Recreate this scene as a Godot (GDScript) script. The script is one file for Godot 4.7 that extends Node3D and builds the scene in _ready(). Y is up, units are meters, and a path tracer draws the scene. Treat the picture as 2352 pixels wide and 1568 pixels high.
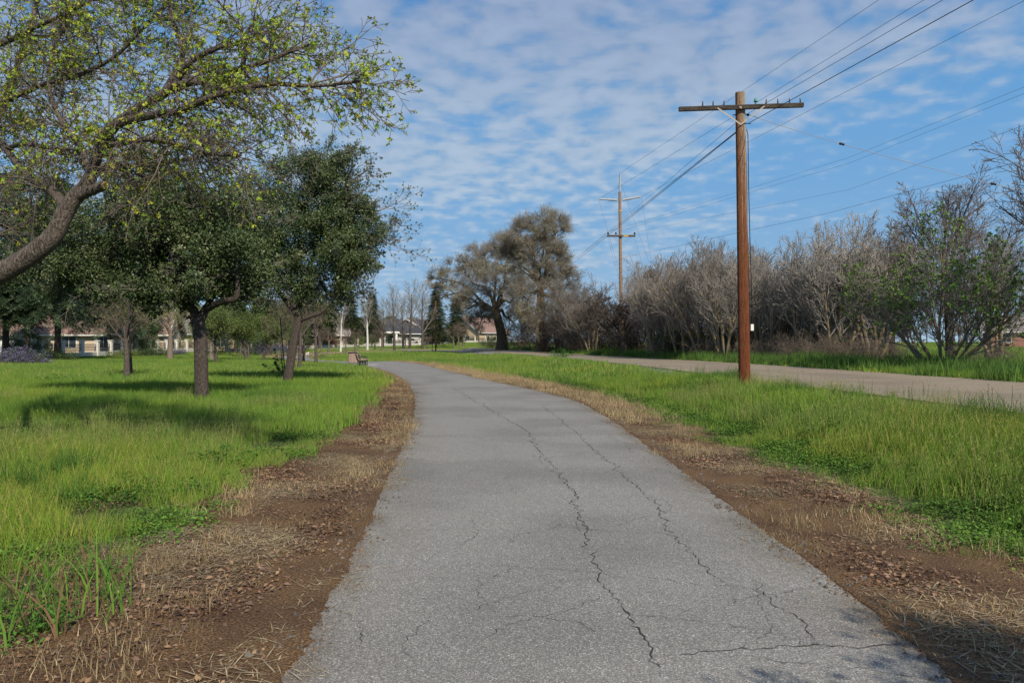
extends Node3D
# A paved walking path through a park, with utility poles, a country road and a thicket of bare trees.
const EYE := 1.5
var rng := RandomNumberGenerator.new()
var taken := {}
var M := {}
var bump_noise := FastNoiseLite.new()
var path_poly := PackedVector2Array()
var bare_poly := PackedVector2Array()
var far_poly := PackedVector2Array()
var far_bare := PackedVector2Array()
var road_poly := PackedVector2Array()
var shoulder_poly := PackedVector2Array()
var bank_poly := PackedVector2Array()

# ---------------------------------------------------------------- ground and places
func sm(a: float, b: float, x: float) -> float:
	var t := clampf((x - a) / (b - a), 0.0, 1.0)
	return t * t * (3.0 - 2.0 * t)

func gy(x: float, d: float) -> float:
	var rise: float = 0.0
	if d > 75.0:
		var q := minf(d, 268.0)
		if q > 95.0:
			rise = 0.0105 * (q - 85.0)
		else:
			rise = 0.0105 * (q - 75.0) * (q - 75.0) / 40.0
	var side := 0.42 * sm(3.5, 6.0, x + 0.12 * maxf(0.0, d - 30.0))
	return rise + side

func at(x: float, d: float, up := 0.0) -> Vector3:
	return Vector3(x, gy(x, d) + up, -d)

# a point at a given distance along a line of sight of the survey (2352 x 1568 sheet)
func sight(px: float, py: float, d: float) -> Vector3:
	return Vector3((px - 1176.0) / 1829.0 * d, EYE + (792.0 - py) / 1829.0 * d, -d)

func spot(px: float, py: float) -> Vector2:
	var d := 2.5
	var last := d
	while d < 600.0:
		var v := sight(px, py, d)
		if v.y <= gy(v.x, d):
			break
		last = d
		d *= 1.01
	for k in 12:
		var mid := (last + d) * 0.5
		var v := sight(px, py, mid)
		if v.y <= gy(v.x, mid):
			d = mid
		else:
			last = mid
	return Vector2((px - 1176.0) / 1829.0 * d, d)

# ---------------------------------------------------------------- naming
func numbered(called: String) -> String:
	if not taken.has(called):
		taken[called] = 0
		return called
	taken[called] += 1
	return "%s_%03d" % [called, taken[called]]

func tag(o: Node, label: String, category := "", group := "", kind := "") -> Node:
	if label != "":
		o.set_meta("label", label)
	if category != "":
		o.set_meta("category", category)
	if group != "":
		o.set_meta("group", group)
	if kind != "":
		o.set_meta("kind", kind)
	return o

func thing(called: String, label: String, category: String, where := Vector3.ZERO, yaw := 0.0, group := "") -> Node3D:
	var o := Node3D.new()
	o.name = numbered(called)
	add_child(o)
	o.position = where
	o.rotation.y = yaw
	tag(o, label, category, group)
	return o

func part(called: String, mesh: Mesh, mat: Material, parent: Node = null) -> MeshInstance3D:
	var o := MeshInstance3D.new()
	o.mesh = mesh
	if mat:
		o.material_override = mat
	if parent == null:
		o.name = numbered(called)
		add_child(o)
	else:
		o.name = called
		parent.add_child(o, true)
	return o

func twin(o: Node3D, where: Vector3, yaw: float, size: float, label: String) -> Node3D:
	var c: Node3D = o.duplicate()
	c.name = numbered(String(o.name).rstrip("0123456789").trim_suffix("_"))
	add_child(c)
	c.position = where
	c.rotation = Vector3(0, yaw, 0)
	c.scale = Vector3.ONE * size
	c.set_meta("label", label)
	return c

func many(called: String, mesh: Mesh, mat: Material, where: Array, tints: Array, parent: Node = null) -> MultiMeshInstance3D:
	var mm := MultiMesh.new()
	mm.transform_format = MultiMesh.TRANSFORM_3D
	mm.use_colors = true
	mm.mesh = mesh
	mm.instance_count = where.size()
	for i in where.size():
		mm.set_instance_transform(i, where[i])
		mm.set_instance_color(i, tints[i])
	var o := MultiMeshInstance3D.new()
	o.multimesh = mm
	o.material_override = mat
	o.set_meta("kind", "stuff")
	if parent == null:
		o.name = numbered(called)
		add_child(o)
	else:
		o.name = called
		parent.add_child(o, true)
	return o

# ---------------------------------------------------------------- random
func rf(a: float, b: float) -> float:
	return rng.randf_range(a, b)

func rv() -> Vector3:
	var z := rng.randf_range(-1.0, 1.0)
	var a := rng.randf_range(0.0, TAU)
	var r := sqrt(1.0 - z * z)
	return Vector3(r * cos(a), z, r * sin(a))

func spin() -> Basis:
	return Basis(rv(), rf(0.0, TAU))

# ---------------------------------------------------------------- mesh building
class Shape:
	var v := PackedVector3Array()
	var n := PackedVector3Array()
	var c := PackedColorArray()
	var uv := PackedVector2Array()
	var i := PackedInt32Array()
	var tint := Color(1, 1, 1)
	var colored := false

	func commit() -> ArrayMesh:
		var a := []
		a.resize(Mesh.ARRAY_MAX)
		a[Mesh.ARRAY_VERTEX] = v
		a[Mesh.ARRAY_NORMAL] = n
		if colored:
			a[Mesh.ARRAY_COLOR] = c
		if uv.size() == v.size() and v.size() > 0:
			a[Mesh.ARRAY_TEX_UV] = uv
		a[Mesh.ARRAY_INDEX] = i
		var m := ArrayMesh.new()
		if v.size() > 2:
			m.add_surface_from_arrays(Mesh.PRIMITIVE_TRIANGLES, a)
		return m

	func tri(a: Vector3, b: Vector3, d: Vector3) -> void:  # counter-clockwise seen from its front
		var k := v.size()
		var m := (b - a).cross(d - a).normalized()
		v.append(a); v.append(b); v.append(d)
		n.append(m); n.append(m); n.append(m)
		if colored:
			c.append(tint); c.append(tint); c.append(tint)
		i.append(k); i.append(k + 2); i.append(k + 1)

	func quad(a: Vector3, b: Vector3, d: Vector3, e: Vector3) -> void:
		var k := v.size()
		var m := (d - a).cross(e - b).normalized()
		v.append(a); v.append(b); v.append(d); v.append(e)
		for q in 4:
			n.append(m)
			if colored:
				c.append(tint)
		i.append(k); i.append(k + 2); i.append(k + 1)
		i.append(k); i.append(k + 3); i.append(k + 2)

	func box(at: Vector3, size: Vector3, turn := Basis.IDENTITY) -> void:
		var h := size * 0.5
		var p := []
		for q in 8:
			p.append(at + turn * Vector3(h.x * (1 if q & 1 else -1), h.y * (1 if q & 2 else -1), h.z * (1 if q & 4 else -1)))
		quad(p[4], p[5], p[7], p[6])
		quad(p[1], p[0], p[2], p[3])
		quad(p[5], p[1], p[3], p[7])
		quad(p[0], p[4], p[6], p[2])
		quad(p[6], p[7], p[3], p[2])
		quad(p[0], p[1], p[5], p[4])

	func bevel_box(at: Vector3, size: Vector3, b: float, turn := Basis.IDENTITY) -> void:
		var h := size * 0.5
		var g := h - Vector3.ONE * b
		var f := func(s: Vector3, k: int) -> Vector3:
			var q := Vector3(s.x * g.x, s.y * g.y, s.z * g.z)
			q[k] = s[k] * h[k]
			return at + turn * q
		for k in 3:
			var e := (k + 1) % 3
			var l := (k + 2) % 3
			for sg in [-1.0, 1.0]:
				var s := []
				for q in [[-1, -1], [1, -1], [1, 1], [-1, 1]]:
					var w := Vector3.ZERO
					w[k] = sg
					w[e] = q[0]
					w[l] = q[1]
					s.append(f.call(w, k))
				if sg > 0:
					quad(s[0], s[1], s[2], s[3])
				else:
					quad(s[3], s[2], s[1], s[0])
			# the four edges that run along axis k
			for se in [-1.0, 1.0]:
				for sl in [-1.0, 1.0]:
					var lo := Vector3.ZERO
					lo[k] = -1.0; lo[e] = se; lo[l] = sl
					var hi := lo
					hi[k] = 1.0
					var a1: Vector3 = f.call(lo, e)
					var a2: Vector3 = f.call(hi, e)
					var b1: Vector3 = f.call(lo, l)
					var b2: Vector3 = f.call(hi, l)
					if se * sl > 0:
						quad(a1, a2, b2, b1)
					else:
						quad(b1, b2, a2, a1)

	func tube(pts: PackedVector3Array, rad: PackedFloat32Array, sides: int, cap := false) -> void:
		var base := v.size()
		var count := pts.size()
		var t := (pts[1] - pts[0]).normalized()
		var u := t.cross(Vector3(0.31, 0.2, 0.93)).normalized()
		for k in count:
			if k > 0 and k < count - 1:
				t = (pts[k + 1] - pts[k - 1]).normalized()
			elif k == count - 1:
				t = (pts[k] - pts[k - 1]).normalized()
			u = (u - t * u.dot(t)).normalized()
			var w := t.cross(u)
			var r := rad[k]
			for s in sides:
				var ang := TAU * s / sides
				var m := u * cos(ang) + w * sin(ang)
				v.append(pts[k] + m * r)
				n.append(m)
				if colored:
					c.append(tint)
		for k in count - 1:
			var q := base + k * sides
			for s in sides:
				var s2 := (s + 1) % sides
				i.append(q + s); i.append(q + sides + s); i.append(q + s2)
				i.append(q + s2); i.append(q + sides + s); i.append(q + sides + s2)
		if cap:
			for e in [0, count - 1]:
				var q: int = base + e * sides
				var m := (pts[e] - pts[1 if e == 0 else count - 2]).normalized()
				var k := v.size()
				v.append(pts[e]); n.append(m)
				if colored:
					c.append(tint)
				for s in sides:
					v.append(v[q + s]); n.append(m)
					if colored:
						c.append(tint)
				for s in sides:
					var s2 := (s + 1) % sides
					if e == 0:
						i.append(k); i.append(k + 1 + s); i.append(k + 1 + s2)
					else:
						i.append(k); i.append(k + 1 + s2); i.append(k + 1 + s)

	func rod(a: Vector3, b: Vector3, ra: float, rb: float, sides: int, cap := true) -> void:
		tube(PackedVector3Array([a, b]), PackedFloat32Array([ra, rb]), sides, cap)

	func lathe(at: Vector3, prof: Array, sides: int) -> void:  # prof: [radius, height] from the bottom up
		var base := v.size()
		for k in prof.size():
			var p0: Array = prof[maxi(k - 1, 0)]
			var p1: Array = prof[mini(k + 1, prof.size() - 1)]
			var slope := Vector2(p1[1] - p0[1], -(p1[0] - p0[0])).normalized()
			for s in sides:
				var a := TAU * s / sides
				v.append(at + Vector3(cos(a) * prof[k][0], prof[k][1], sin(a) * prof[k][0]))
				n.append(Vector3(cos(a) * slope.x, slope.y, sin(a) * slope.x))
				if colored:
					c.append(tint)
		for k in prof.size() - 1:
			for s in sides:
				var s2 := (s + 1) % sides
				var q := base + k * sides
				i.append(q + s); i.append(q + s2); i.append(q + sides + s)
				i.append(q + s2); i.append(q + sides + s2); i.append(q + sides + s)

	func leaf(at: Vector3, b: Basis, length: float, width: float) -> void:
		var k := v.size()
		var tip := at + b.z * length
		var mid := at + b.z * length * 0.45
		v.append(at); v.append(mid + b.x * width * 0.5 + b.y * width * 0.18); v.append(tip); v.append(mid - b.x * width * 0.5 + b.y * width * 0.18)
		for q in 4:
			n.append(b.y)
			if colored:
				c.append(tint)
		i.append(k); i.append(k + 1); i.append(k + 2)
		i.append(k); i.append(k + 2); i.append(k + 3)

	func blade(at: Vector3, lean: Vector3, h: float, w: float, side: Vector3, segs: int) -> void:
		var k := v.size()
		var face := side.cross(Vector3.UP).normalized()
		for s in segs + 1:
			var t := float(s) / segs
			var p := at + Vector3.UP * h * t * (1.0 - 0.25 * t * lean.length()) + lean * h * t * t
			var ww := w * (1.0 - t * 0.92) * (0.8 + 0.8 * t if t < 0.4 else 1.12)
			if s == segs:
				v.append(p); n.append(face)
				if colored:
					c.append(tint)
			else:
				v.append(p - side * ww * 0.5); v.append(p + side * ww * 0.5)
				n.append(face); n.append(face)
				if colored:
					c.append(tint); c.append(tint)
		for s in segs:
			var q := k + s * 2
			if s == segs - 1:
				i.append(q); i.append(q + 2); i.append(q + 1)
			else:
				i.append(q); i.append(q + 2); i.append(q + 1)
				i.append(q + 1); i.append(q + 2); i.append(q + 3)

func smooth_line(p: PackedVector3Array, per: int) -> PackedVector3Array:
	var out := PackedVector3Array()
	for k in p.size() - 1:
		var a := p[maxi(k - 1, 0)]
		var d := p[mini(k + 2, p.size() - 1)]
		for s in per:
			out.append(p[k].cubic_interpolate(p[k + 1], a, d, float(s) / per))
	out.append(p[p.size() - 1])
	return out

func smooth2(p: PackedVector2Array, per: int) -> PackedVector2Array:
	var out := PackedVector2Array()
	for k in p.size() - 1:
		var a := p[maxi(k - 1, 0)]
		var d := p[mini(k + 2, p.size() - 1)]
		for s in per:
			out.append(p[k].cubic_interpolate(p[k + 1], a, d, float(s) / per))
	out.append(p[p.size() - 1])
	return out

# ---------------------------------------------------------------- materials
func lin(r: float, g: float, b: float) -> Color:
	return Color(r, g, b).linear_to_srgb()

func ntex(freq: float, stops: Array, size := 512, octaves := 4, kind := FastNoiseLite.TYPE_SIMPLEX_SMOOTH, seed_ := 1) -> NoiseTexture2D:
	var f := FastNoiseLite.new()
	f.noise_type = kind
	f.seed = seed_
	f.frequency = freq
	f.fractal_type = FastNoiseLite.FRACTAL_FBM if octaves > 1 else FastNoiseLite.FRACTAL_NONE
	f.fractal_octaves = octaves
	if kind == FastNoiseLite.TYPE_CELLULAR:
		f.cellular_return_type = FastNoiseLite.RETURN_CELL_VALUE
	var t := NoiseTexture2D.new()
	t.width = size
	t.height = size
	t.seamless = true
	t.noise = f
	if stops.size():
		var g := Gradient.new()
		var o := PackedFloat32Array()
		var c := PackedColorArray()
		for s in stops:
			o.append(s[0])
			c.append(s[1])
		g.offsets = o
		g.colors = c
		t.color_ramp = g
	return t

func mat(color: Color, rough := 0.85, tex: Texture2D = null, scale := Vector3.ONE, world := false) -> StandardMaterial3D:
	var m := StandardMaterial3D.new()
	m.albedo_color = color
	m.roughness = rough
	m.metallic_specular = 0.35
	if tex:
		m.albedo_texture = tex
		m.uv1_triplanar = true
		m.uv1_world_triplanar = world
		m.uv1_scale = scale
	return m

func leafy(color: Color, back := 0.5, rough := 0.6) -> StandardMaterial3D:
	var m := StandardMaterial3D.new()
	m.albedo_color = color
	m.roughness = rough
	m.metallic_specular = 0.4
	m.vertex_color_use_as_albedo = true
	m.cull_mode = BaseMaterial3D.CULL_DISABLED
	if back > 0.0:
		m.backlight_enabled = true
		m.backlight = Color(back, back, back * 0.7)
	return m

func relief(m: StandardMaterial3D, tex: Texture2D, cm: float) -> StandardMaterial3D:
	m.heightmap_enabled = true
	m.heightmap_texture = tex
	m.heightmap_scale = cm
	return m

# crushed stone: every texel a grain of its own tone
func speckle(size: int, seed_: int, base: Color, spread: float, bright: float) -> ImageTexture:
	rng.seed = seed_
	var data := PackedByteArray()
	data.resize(size * size * 3)
	for k in size * size:
		var q := rng.randi()
		var v := ((q & 255) + ((q >> 8) & 255) - 255) / 255.0 * spread
		if ((q >> 16) & 255) < bright * 255.0:
			v += 0.30
		data[k * 3] = clampi(int((base.r + v) * 255.0), 8, 240)
		data[k * 3 + 1] = clampi(int((base.g + v) * 255.0), 8, 240)
		data[k * 3 + 2] = clampi(int((base.b + v) * 255.0), 8, 240)
	return ImageTexture.create_from_image(Image.create_from_data(size, size, false, Image.FORMAT_RGB8, data))

func materials() -> void:
	var grit := speckle(1024, 19, Color(0.495, 0.492, 0.48), 0.17, 0.07)
	var blotch := ntex(0.006, [[0.0, lin(0.76, 0.76, 0.76)], [0.4, lin(0.9, 0.9, 0.9)], [0.6, Color.WHITE], [1.0, Color.WHITE]], 512, 5, FastNoiseLite.TYPE_SIMPLEX_SMOOTH, 9)
	var gritbump := ntex(0.34, [], 1024, 3, FastNoiseLite.TYPE_SIMPLEX, 3)
	M.path = mat(lin(1.0, 0.975, 0.93), 0.92, grit, Vector3.ONE * 0.21, true)
	M.path.detail_enabled = true
	M.path.detail_blend_mode = BaseMaterial3D.BLEND_MODE_MUL
	M.path.detail_albedo = blotch
	M.path.detail_uv_layer = BaseMaterial3D.DETAIL_UV_2
	M.path.uv2_triplanar = true
	M.path.uv2_world_triplanar = true
	M.path.uv2_scale = Vector3.ONE * 0.11
	M.path.vertex_color_use_as_albedo = true
	M.crack = mat(lin(0.035, 0.032, 0.03), 0.95)
	M.edge = mat(lin(0.07, 0.068, 0.065), 0.95, grit, Vector3.ONE * 0.6, true)
	var tan_grit := speckle(512, 23, Color(0.555, 0.505, 0.43), 0.16, 0.05)
	M.road = relief(mat(lin(0.95, 0.95, 0.95), 0.92, tan_grit, Vector3.ONE * 0.35, true), gritbump, 0.5)
	M.road.detail_enabled = true
	M.road.detail_blend_mode = BaseMaterial3D.BLEND_MODE_MUL
	M.road.detail_albedo = blotch
	M.road.detail_uv_layer = BaseMaterial3D.DETAIL_UV_2
	M.road.uv2_triplanar = true
	M.road.uv2_world_triplanar = true
	M.road.uv2_scale = Vector3.ONE * 0.06
	var soil := ntex(0.09, [[0.0, lin(0.055, 0.034, 0.02)], [0.4, lin(0.12, 0.078, 0.045)], [0.62, lin(0.19, 0.125, 0.07)], [1.0, lin(0.34, 0.25, 0.14)]], 1024, 6, FastNoiseLite.TYPE_SIMPLEX, 7)
	var soilbump := ntex(0.11, [], 512, 5, FastNoiseLite.TYPE_SIMPLEX, 8)
	M.soil = relief(mat(lin(0.9, 0.8, 0.68), 0.95, soil, Vector3.ONE * 0.5, true), soilbump, 0.9)
	M.soil.detail_enabled = true
	M.soil.detail_blend_mode = BaseMaterial3D.BLEND_MODE_MUL
	M.soil.detail_albedo = ntex(0.012, [[0.0, lin(0.5, 0.45, 0.45)], [0.5, lin(0.85, 0.85, 0.85)], [1.0, lin(1.0, 0.95, 0.8)]], 512, 4, FastNoiseLite.TYPE_SIMPLEX_SMOOTH, 12)
	M.soil.detail_uv_layer = BaseMaterial3D.DETAIL_UV_2
	M.soil.uv2_triplanar = true
	M.soil.uv2_world_triplanar = true
	M.soil.uv2_scale = Vector3.ONE * 0.2
	var turf := ntex(0.03, [[0.0, lin(0.03, 0.045, 0.012)], [0.5, lin(0.07, 0.1, 0.025)], [1.0, lin(0.13, 0.16, 0.045)]], 1024, 6, FastNoiseLite.TYPE_SIMPLEX, 17)
	M.turf = relief(mat(Color.WHITE, 0.95, turf, Vector3.ONE * 0.35, true), soilbump, 2.0)
	M.gravel = relief(mat(Color.WHITE, 0.95, ntex(0.16, [[0.0, lin(0.06, 0.06, 0.06)], [0.5, lin(0.2, 0.19, 0.175)], [1.0, lin(0.5, 0.48, 0.45)]], 512, 2, FastNoiseLite.TYPE_CELLULAR, 4), Vector3.ONE * 0.7, true), gritbump, 2.0)
	var bark := ntex(0.02, [[0.0, lin(0.055, 0.046, 0.04)], [0.45, lin(0.13, 0.112, 0.098)], [0.7, lin(0.2, 0.175, 0.155)], [1.0, lin(0.3, 0.27, 0.24)]], 512, 5, FastNoiseLite.TYPE_SIMPLEX, 21)
	var barkbump := ntex(0.03, [], 512, 4, FastNoiseLite.TYPE_SIMPLEX, 22)
	M.bark = relief(mat(lin(0.78, 0.74, 0.7), 0.95, bark, Vector3(2.2, 0.7, 2.2)), barkbump, 3.0)
	M.bark_dark = relief(mat(lin(0.62, 0.58, 0.56), 0.95, bark, Vector3(3, 0.6, 3)), barkbump, 3.0)
	M.bark_pale = relief(mat(lin(1.5, 1.4, 1.25), 0.9, bark, Vector3(3, 1.0, 3)), barkbump, 2.0)
	var lichen := ntex(0.012, [[0.0, lin(0.1, 0.085, 0.07)], [0.4, lin(0.17, 0.15, 0.13)], [0.58, lin(0.22, 0.19, 0.14)], [0.72, lin(0.3, 0.2, 0.055)], [1.0, lin(0.34, 0.23, 0.06)]], 512, 4, FastNoiseLite.TYPE_SIMPLEX, 31)
	M.bark_lichen = mat(Color.WHITE, 0.95, lichen, Vector3(0.8, 0.35, 0.8))
	M.bark_oak = mat(lin(0.55, 0.52, 0.48), 0.95, lichen, Vector3(0.5, 0.3, 0.5))
	M.twig_grey = mat(lin(0.225, 0.2, 0.172), 0.9)
	M.twig_pink = mat(lin(0.205, 0.17, 0.146), 0.9)
	M.twig_brown = mat(lin(0.15, 0.12, 0.095), 0.9)
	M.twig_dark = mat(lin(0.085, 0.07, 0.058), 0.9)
	M.twig_pale = mat(lin(0.3, 0.272, 0.235), 0.9)
	M.twig_tan = mat(lin(0.29, 0.268, 0.222), 0.9)
	M.twig_tan.vertex_color_use_as_albedo = true
	M.birch = mat(Color.WHITE, 0.8, ntex(0.03, [[0.0, lin(0.12, 0.11, 0.1)], [0.28, lin(0.55, 0.54, 0.5)], [1.0, lin(0.75, 0.74, 0.7)]], 256, 3, FastNoiseLite.TYPE_SIMPLEX, 41), Vector3(0.8, 2.4, 0.8))
	M.foliage = leafy(Color.WHITE, 0.45)
	M.glossy = leafy(Color.WHITE, 0.2, 0.42)
	M.needles = leafy(Color.WHITE, 0.15, 0.7)
	M.grass = leafy(Color.WHITE, 0.6, 0.7)
	M.dry = leafy(Color.WHITE, 0.3, 0.85)
	var grain := ntex(0.02, [[0.0, lin(0.06, 0.022, 0.01)], [0.4, lin(0.15, 0.05, 0.022)], [0.62, lin(0.2, 0.075, 0.033)], [0.85, lin(0.32, 0.16, 0.08)], [1.0, lin(0.5, 0.34, 0.2)]], 1024, 5, FastNoiseLite.TYPE_SIMPLEX, 51)
	var grainbump := ntex(0.03, [], 1024, 4, FastNoiseLite.TYPE_SIMPLEX, 51)
	M.pole_red = relief(mat(Color.WHITE, 0.85, grain, Vector3(2.6, 0.12, 2.6)), grainbump, 2.0)
	var weathered := ntex(0.02, [[0.0, lin(0.09, 0.045, 0.025)], [0.4, lin(0.22, 0.125, 0.07)], [0.65, lin(0.36, 0.27, 0.19)], [1.0, lin(0.52, 0.46, 0.38)]], 1024, 5, FastNoiseLite.TYPE_SIMPLEX, 53)
	M.pole_grey = relief(mat(Color.WHITE, 0.9, weathered, Vector3(2.6, 0.12, 2.6)), grainbump, 2.0)
	M.pole_wood = relief(mat(Color.WHITE, 0.85, ntex(0.02, [[0.0, lin(0.3, 0.28, 0.26)], [0.35, lin(0.7, 0.68, 0.66)], [0.6, lin(1, 1, 1)], [1.0, lin(1, 1, 1)]], 1024, 5, FastNoiseLite.TYPE_SIMPLEX, 51), Vector3(3.2, 0.10, 3.2)), grainbump, 2.5)
	M.pole_wood.vertex_color_use_as_albedo = true
	M.pole_far = mat(lin(1.0, 0.95, 0.9), 0.9, weathered, Vector3(1.5, 0.2, 1.5))
	M.arm = relief(mat(Color.WHITE, 0.9, ntex(0.02, [[0.0, lin(0.035, 0.028, 0.022)], [0.5, lin(0.085, 0.07, 0.056)], [1.0, lin(0.2, 0.17, 0.14)]], 512, 4, FastNoiseLite.TYPE_SIMPLEX, 54), Vector3(0.2, 4, 4)), grainbump, 1.5)
	M.galv = mat(lin(0.36, 0.32, 0.27), 0.6)
	M.galv.metallic = 0.3
	M.porcelain = mat(lin(0.36, 0.38, 0.4), 0.5)
	M.black = mat(lin(0.015, 0.015, 0.016), 0.5)
	M.wire = mat(lin(0.03, 0.03, 0.035), 0.6)
	M.wire_pale = mat(lin(0.28, 0.28, 0.29), 0.7)
	M.yellow = mat(lin(0.6, 0.36, 0.03), 0.6)
	M.glass = mat(lin(0.05, 0.25, 0.18), 0.15)
	M.white = mat(lin(0.72, 0.71, 0.68), 0.6)
	M.plaster = mat(lin(0.7, 0.67, 0.6), 0.9, ntex(0.02, [[0.0, lin(0.72, 0.72, 0.7)], [0.5, lin(0.92, 0.92, 0.9)], [1.0, Color.WHITE]], 256, 4), Vector3.ONE * 0.4, true)
	M.concrete = mat(Color.WHITE, 0.9, ntex(0.03, [[0.0, lin(0.22, 0.21, 0.2)], [1.0, lin(0.4, 0.39, 0.37)]], 256, 4), Vector3.ONE * 0.6, true)
	M.slat = mat(lin(0.44, 0.31, 0.245), 0.7, ntex(0.02, [[0.0, lin(0.7, 0.7, 0.7)], [1.0, Color.WHITE]], 256, 4), Vector3(0.4, 4, 4))
	M.pane = mat(lin(0.03, 0.04, 0.05), 0.1)
	M.paint = mat(Color.WHITE, 0.7)
	M.paint.vertex_color_use_as_albedo = true

func _ready() -> void:
	var cam := Camera3D.new()
	cam.name = "camera"
	add_child(cam)
	cam.position = Vector3(0, EYE, 0)
	cam.rotation.x = atan(8.0 / 1829.0)
	cam.fov = rad_to_deg(2.0 * atan(784.0 / 1829.0))
	cam.near = 0.05
	cam.far = 4000.0
	cam.current = true
	var env := Environment.new()
	env.background_mode = Environment.BG_SKY
	env.sky = make_sky()
	env.background_energy_multiplier = 1.0
	env.tonemap_mode = Environment.TONE_MAPPER_LINEAR
	env.tonemap_exposure = 1.0
	env.sdfgi_enabled = true
	env.ssao_enabled = true
	env.ssil_enabled = true
	var we := WorldEnvironment.new()
	we.name = "environment"
	we.environment = env
	add_child(we)
	var sun := DirectionalLight3D.new()
	sun.name = "sun"
	add_child(sun)
	var el := deg_to_rad(38.0)
	var to_sun := Vector3(0.40 * cos(el), sin(el), 0.9165 * cos(el))
	sun.look_at_from_position(Vector3.ZERO, -to_sun, Vector3.UP)
	sun.light_energy = 1.6
	sun.light_color = Color(1.0, 0.955, 0.88)
	sun.light_angular_distance = 0.7
	sun.shadow_enabled = true
	var t0 := Time.get_ticks_msec()
	materials()
	setting()
	print("setting ", Time.get_ticks_msec() - t0)
	town()
	front_oaks()
	leaning_tree()
	print("front ", Time.get_ticks_msec() - t0)
	park_trees()
	print("park ", Time.get_ticks_msec() - t0)
	thicket()
	print("thicket ", Time.get_ticks_msec() - t0)
	garden_bushes()
	poles()
	furniture()
	walkers()
	print("things ", Time.get_ticks_msec() - t0)
	vegetation()
	print("all ", Time.get_ticks_msec() - t0)

# ---------------------------------------------------------------- sky
func sky_color(dir: Vector3, n1: FastNoiseLite, n2: FastNoiseLite) -> Color:
	var e := asin(clampf(dir.y, -1.0, 1.0))
	var deg := rad_to_deg(maxf(e, 0.0))
	var t := 1.0 - exp(-deg / 8.0)
	var blue := Color(0.40, 0.565, 0.70).lerp(Color(0.11, 0.34, 0.68), t)
	blue = blue.lerp(Color(0.05, 0.165, 0.43), sm(12.0, 36.0, deg))
	var k := 1.0 / (dir.y + 0.09)
	var p := Vector2(dir.x, dir.z) * k
	p += Vector2(n2.get_noise_2d(p.x * 22.0, p.y * 22.0), n2.get_noise_2d(p.x * 22.0 + 70.0, p.y * 22.0)) * 0.07
	var puffs := n1.get_noise_2d(p.x * 6.4, p.y * 6.2) * 0.62 + 0.5
	var sheet := n2.get_noise_2d(p.x * 12.0 + 11.0, p.y * 14.0 - 40.0) * 0.5 + 0.5
	# the altocumulus sheet thins out towards the east and towards the horizon
	var az := atan2(dir.x, -dir.z)
	var cover := 0.20 - 0.42 * sm(0.08, 0.42, az) * sm(20.0, 12.0, deg) + (sheet - 0.5) * 0.75
	cover -= 0.34 * sm(14.0, 5.0, deg)
	var a := sm(0.12, 0.95, puffs + cover)
	var cloud := Color(0.45, 0.56, 0.69).lerp(Color(0.325, 0.41, 0.58), sm(9.0, 25.0, deg))
	cloud = cloud * (0.86 + 0.22 * puffs)
	return blue.lerp(cloud, a * 0.88)

func make_sky() -> Sky:
	var w := 4096
	var h := 2048
	var n1 := FastNoiseLite.new()
	n1.seed = 5
	n1.noise_type = FastNoiseLite.TYPE_SIMPLEX_SMOOTH
	n1.frequency = 1.0
	n1.fractal_octaves = 4
	n1.fractal_gain = 0.5
	var n2 := FastNoiseLite.new()
	n2.seed = 77
	n2.noise_type = FastNoiseLite.TYPE_SIMPLEX_SMOOTH
	n2.frequency = 0.06
	n2.fractal_octaves = 3
	var data := PackedByteArray()
	data.resize(w * h * 3)
	data.fill(96)
	var y := 0
	while y < h / 2:
		var front := y > h / 2 - 420
		var step := 2 if front else 8
		var e := (0.5 - (y + step * 0.5) / h) * PI
		var x := 0
		while x < w:
			var near := front and (x < 520 or x >= w - 520)
			var st := 2 if near else 8
			var a := (x + st * 0.5) / w * TAU
			var c := sky_color(Vector3(sin(a) * cos(e), sin(e), -cos(a) * cos(e)), n1, n2).linear_to_srgb()
			var r := clampi(int(c.r * 255.0 + 0.5), 0, 255)
			var g := clampi(int(c.g * 255.0 + 0.5), 0, 255)
			var b := clampi(int(c.b * 255.0 + 0.5), 0, 255)
			for q in st:
				var o := (y * w + x + q) * 3
				data[o] = r
				data[o + 1] = g
				data[o + 2] = b
			x += st
		y += step
	# repeat the computed rows over the rows between them
	var out := PackedByteArray()
	y = 0
	while y < h / 2:
		var step := 2 if y > h / 2 - 420 else 8
		var row := data.slice(y * w * 3, (y + 1) * w * 3)
		for q in step:
			out.append_array(row)
		y += step
	out.resize(h / 2 * w * 3)
	out.append_array(data.slice(h / 2 * w * 3))
	var im := Image.create_from_data(w, h, false, Image.FORMAT_RGB8, out)
	var s := Sky.new()
	var sm_ := PanoramaSkyMaterial.new()
	sm_.panorama = ImageTexture.create_from_image(im)
	s.sky_material = sm_
	return s

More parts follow.
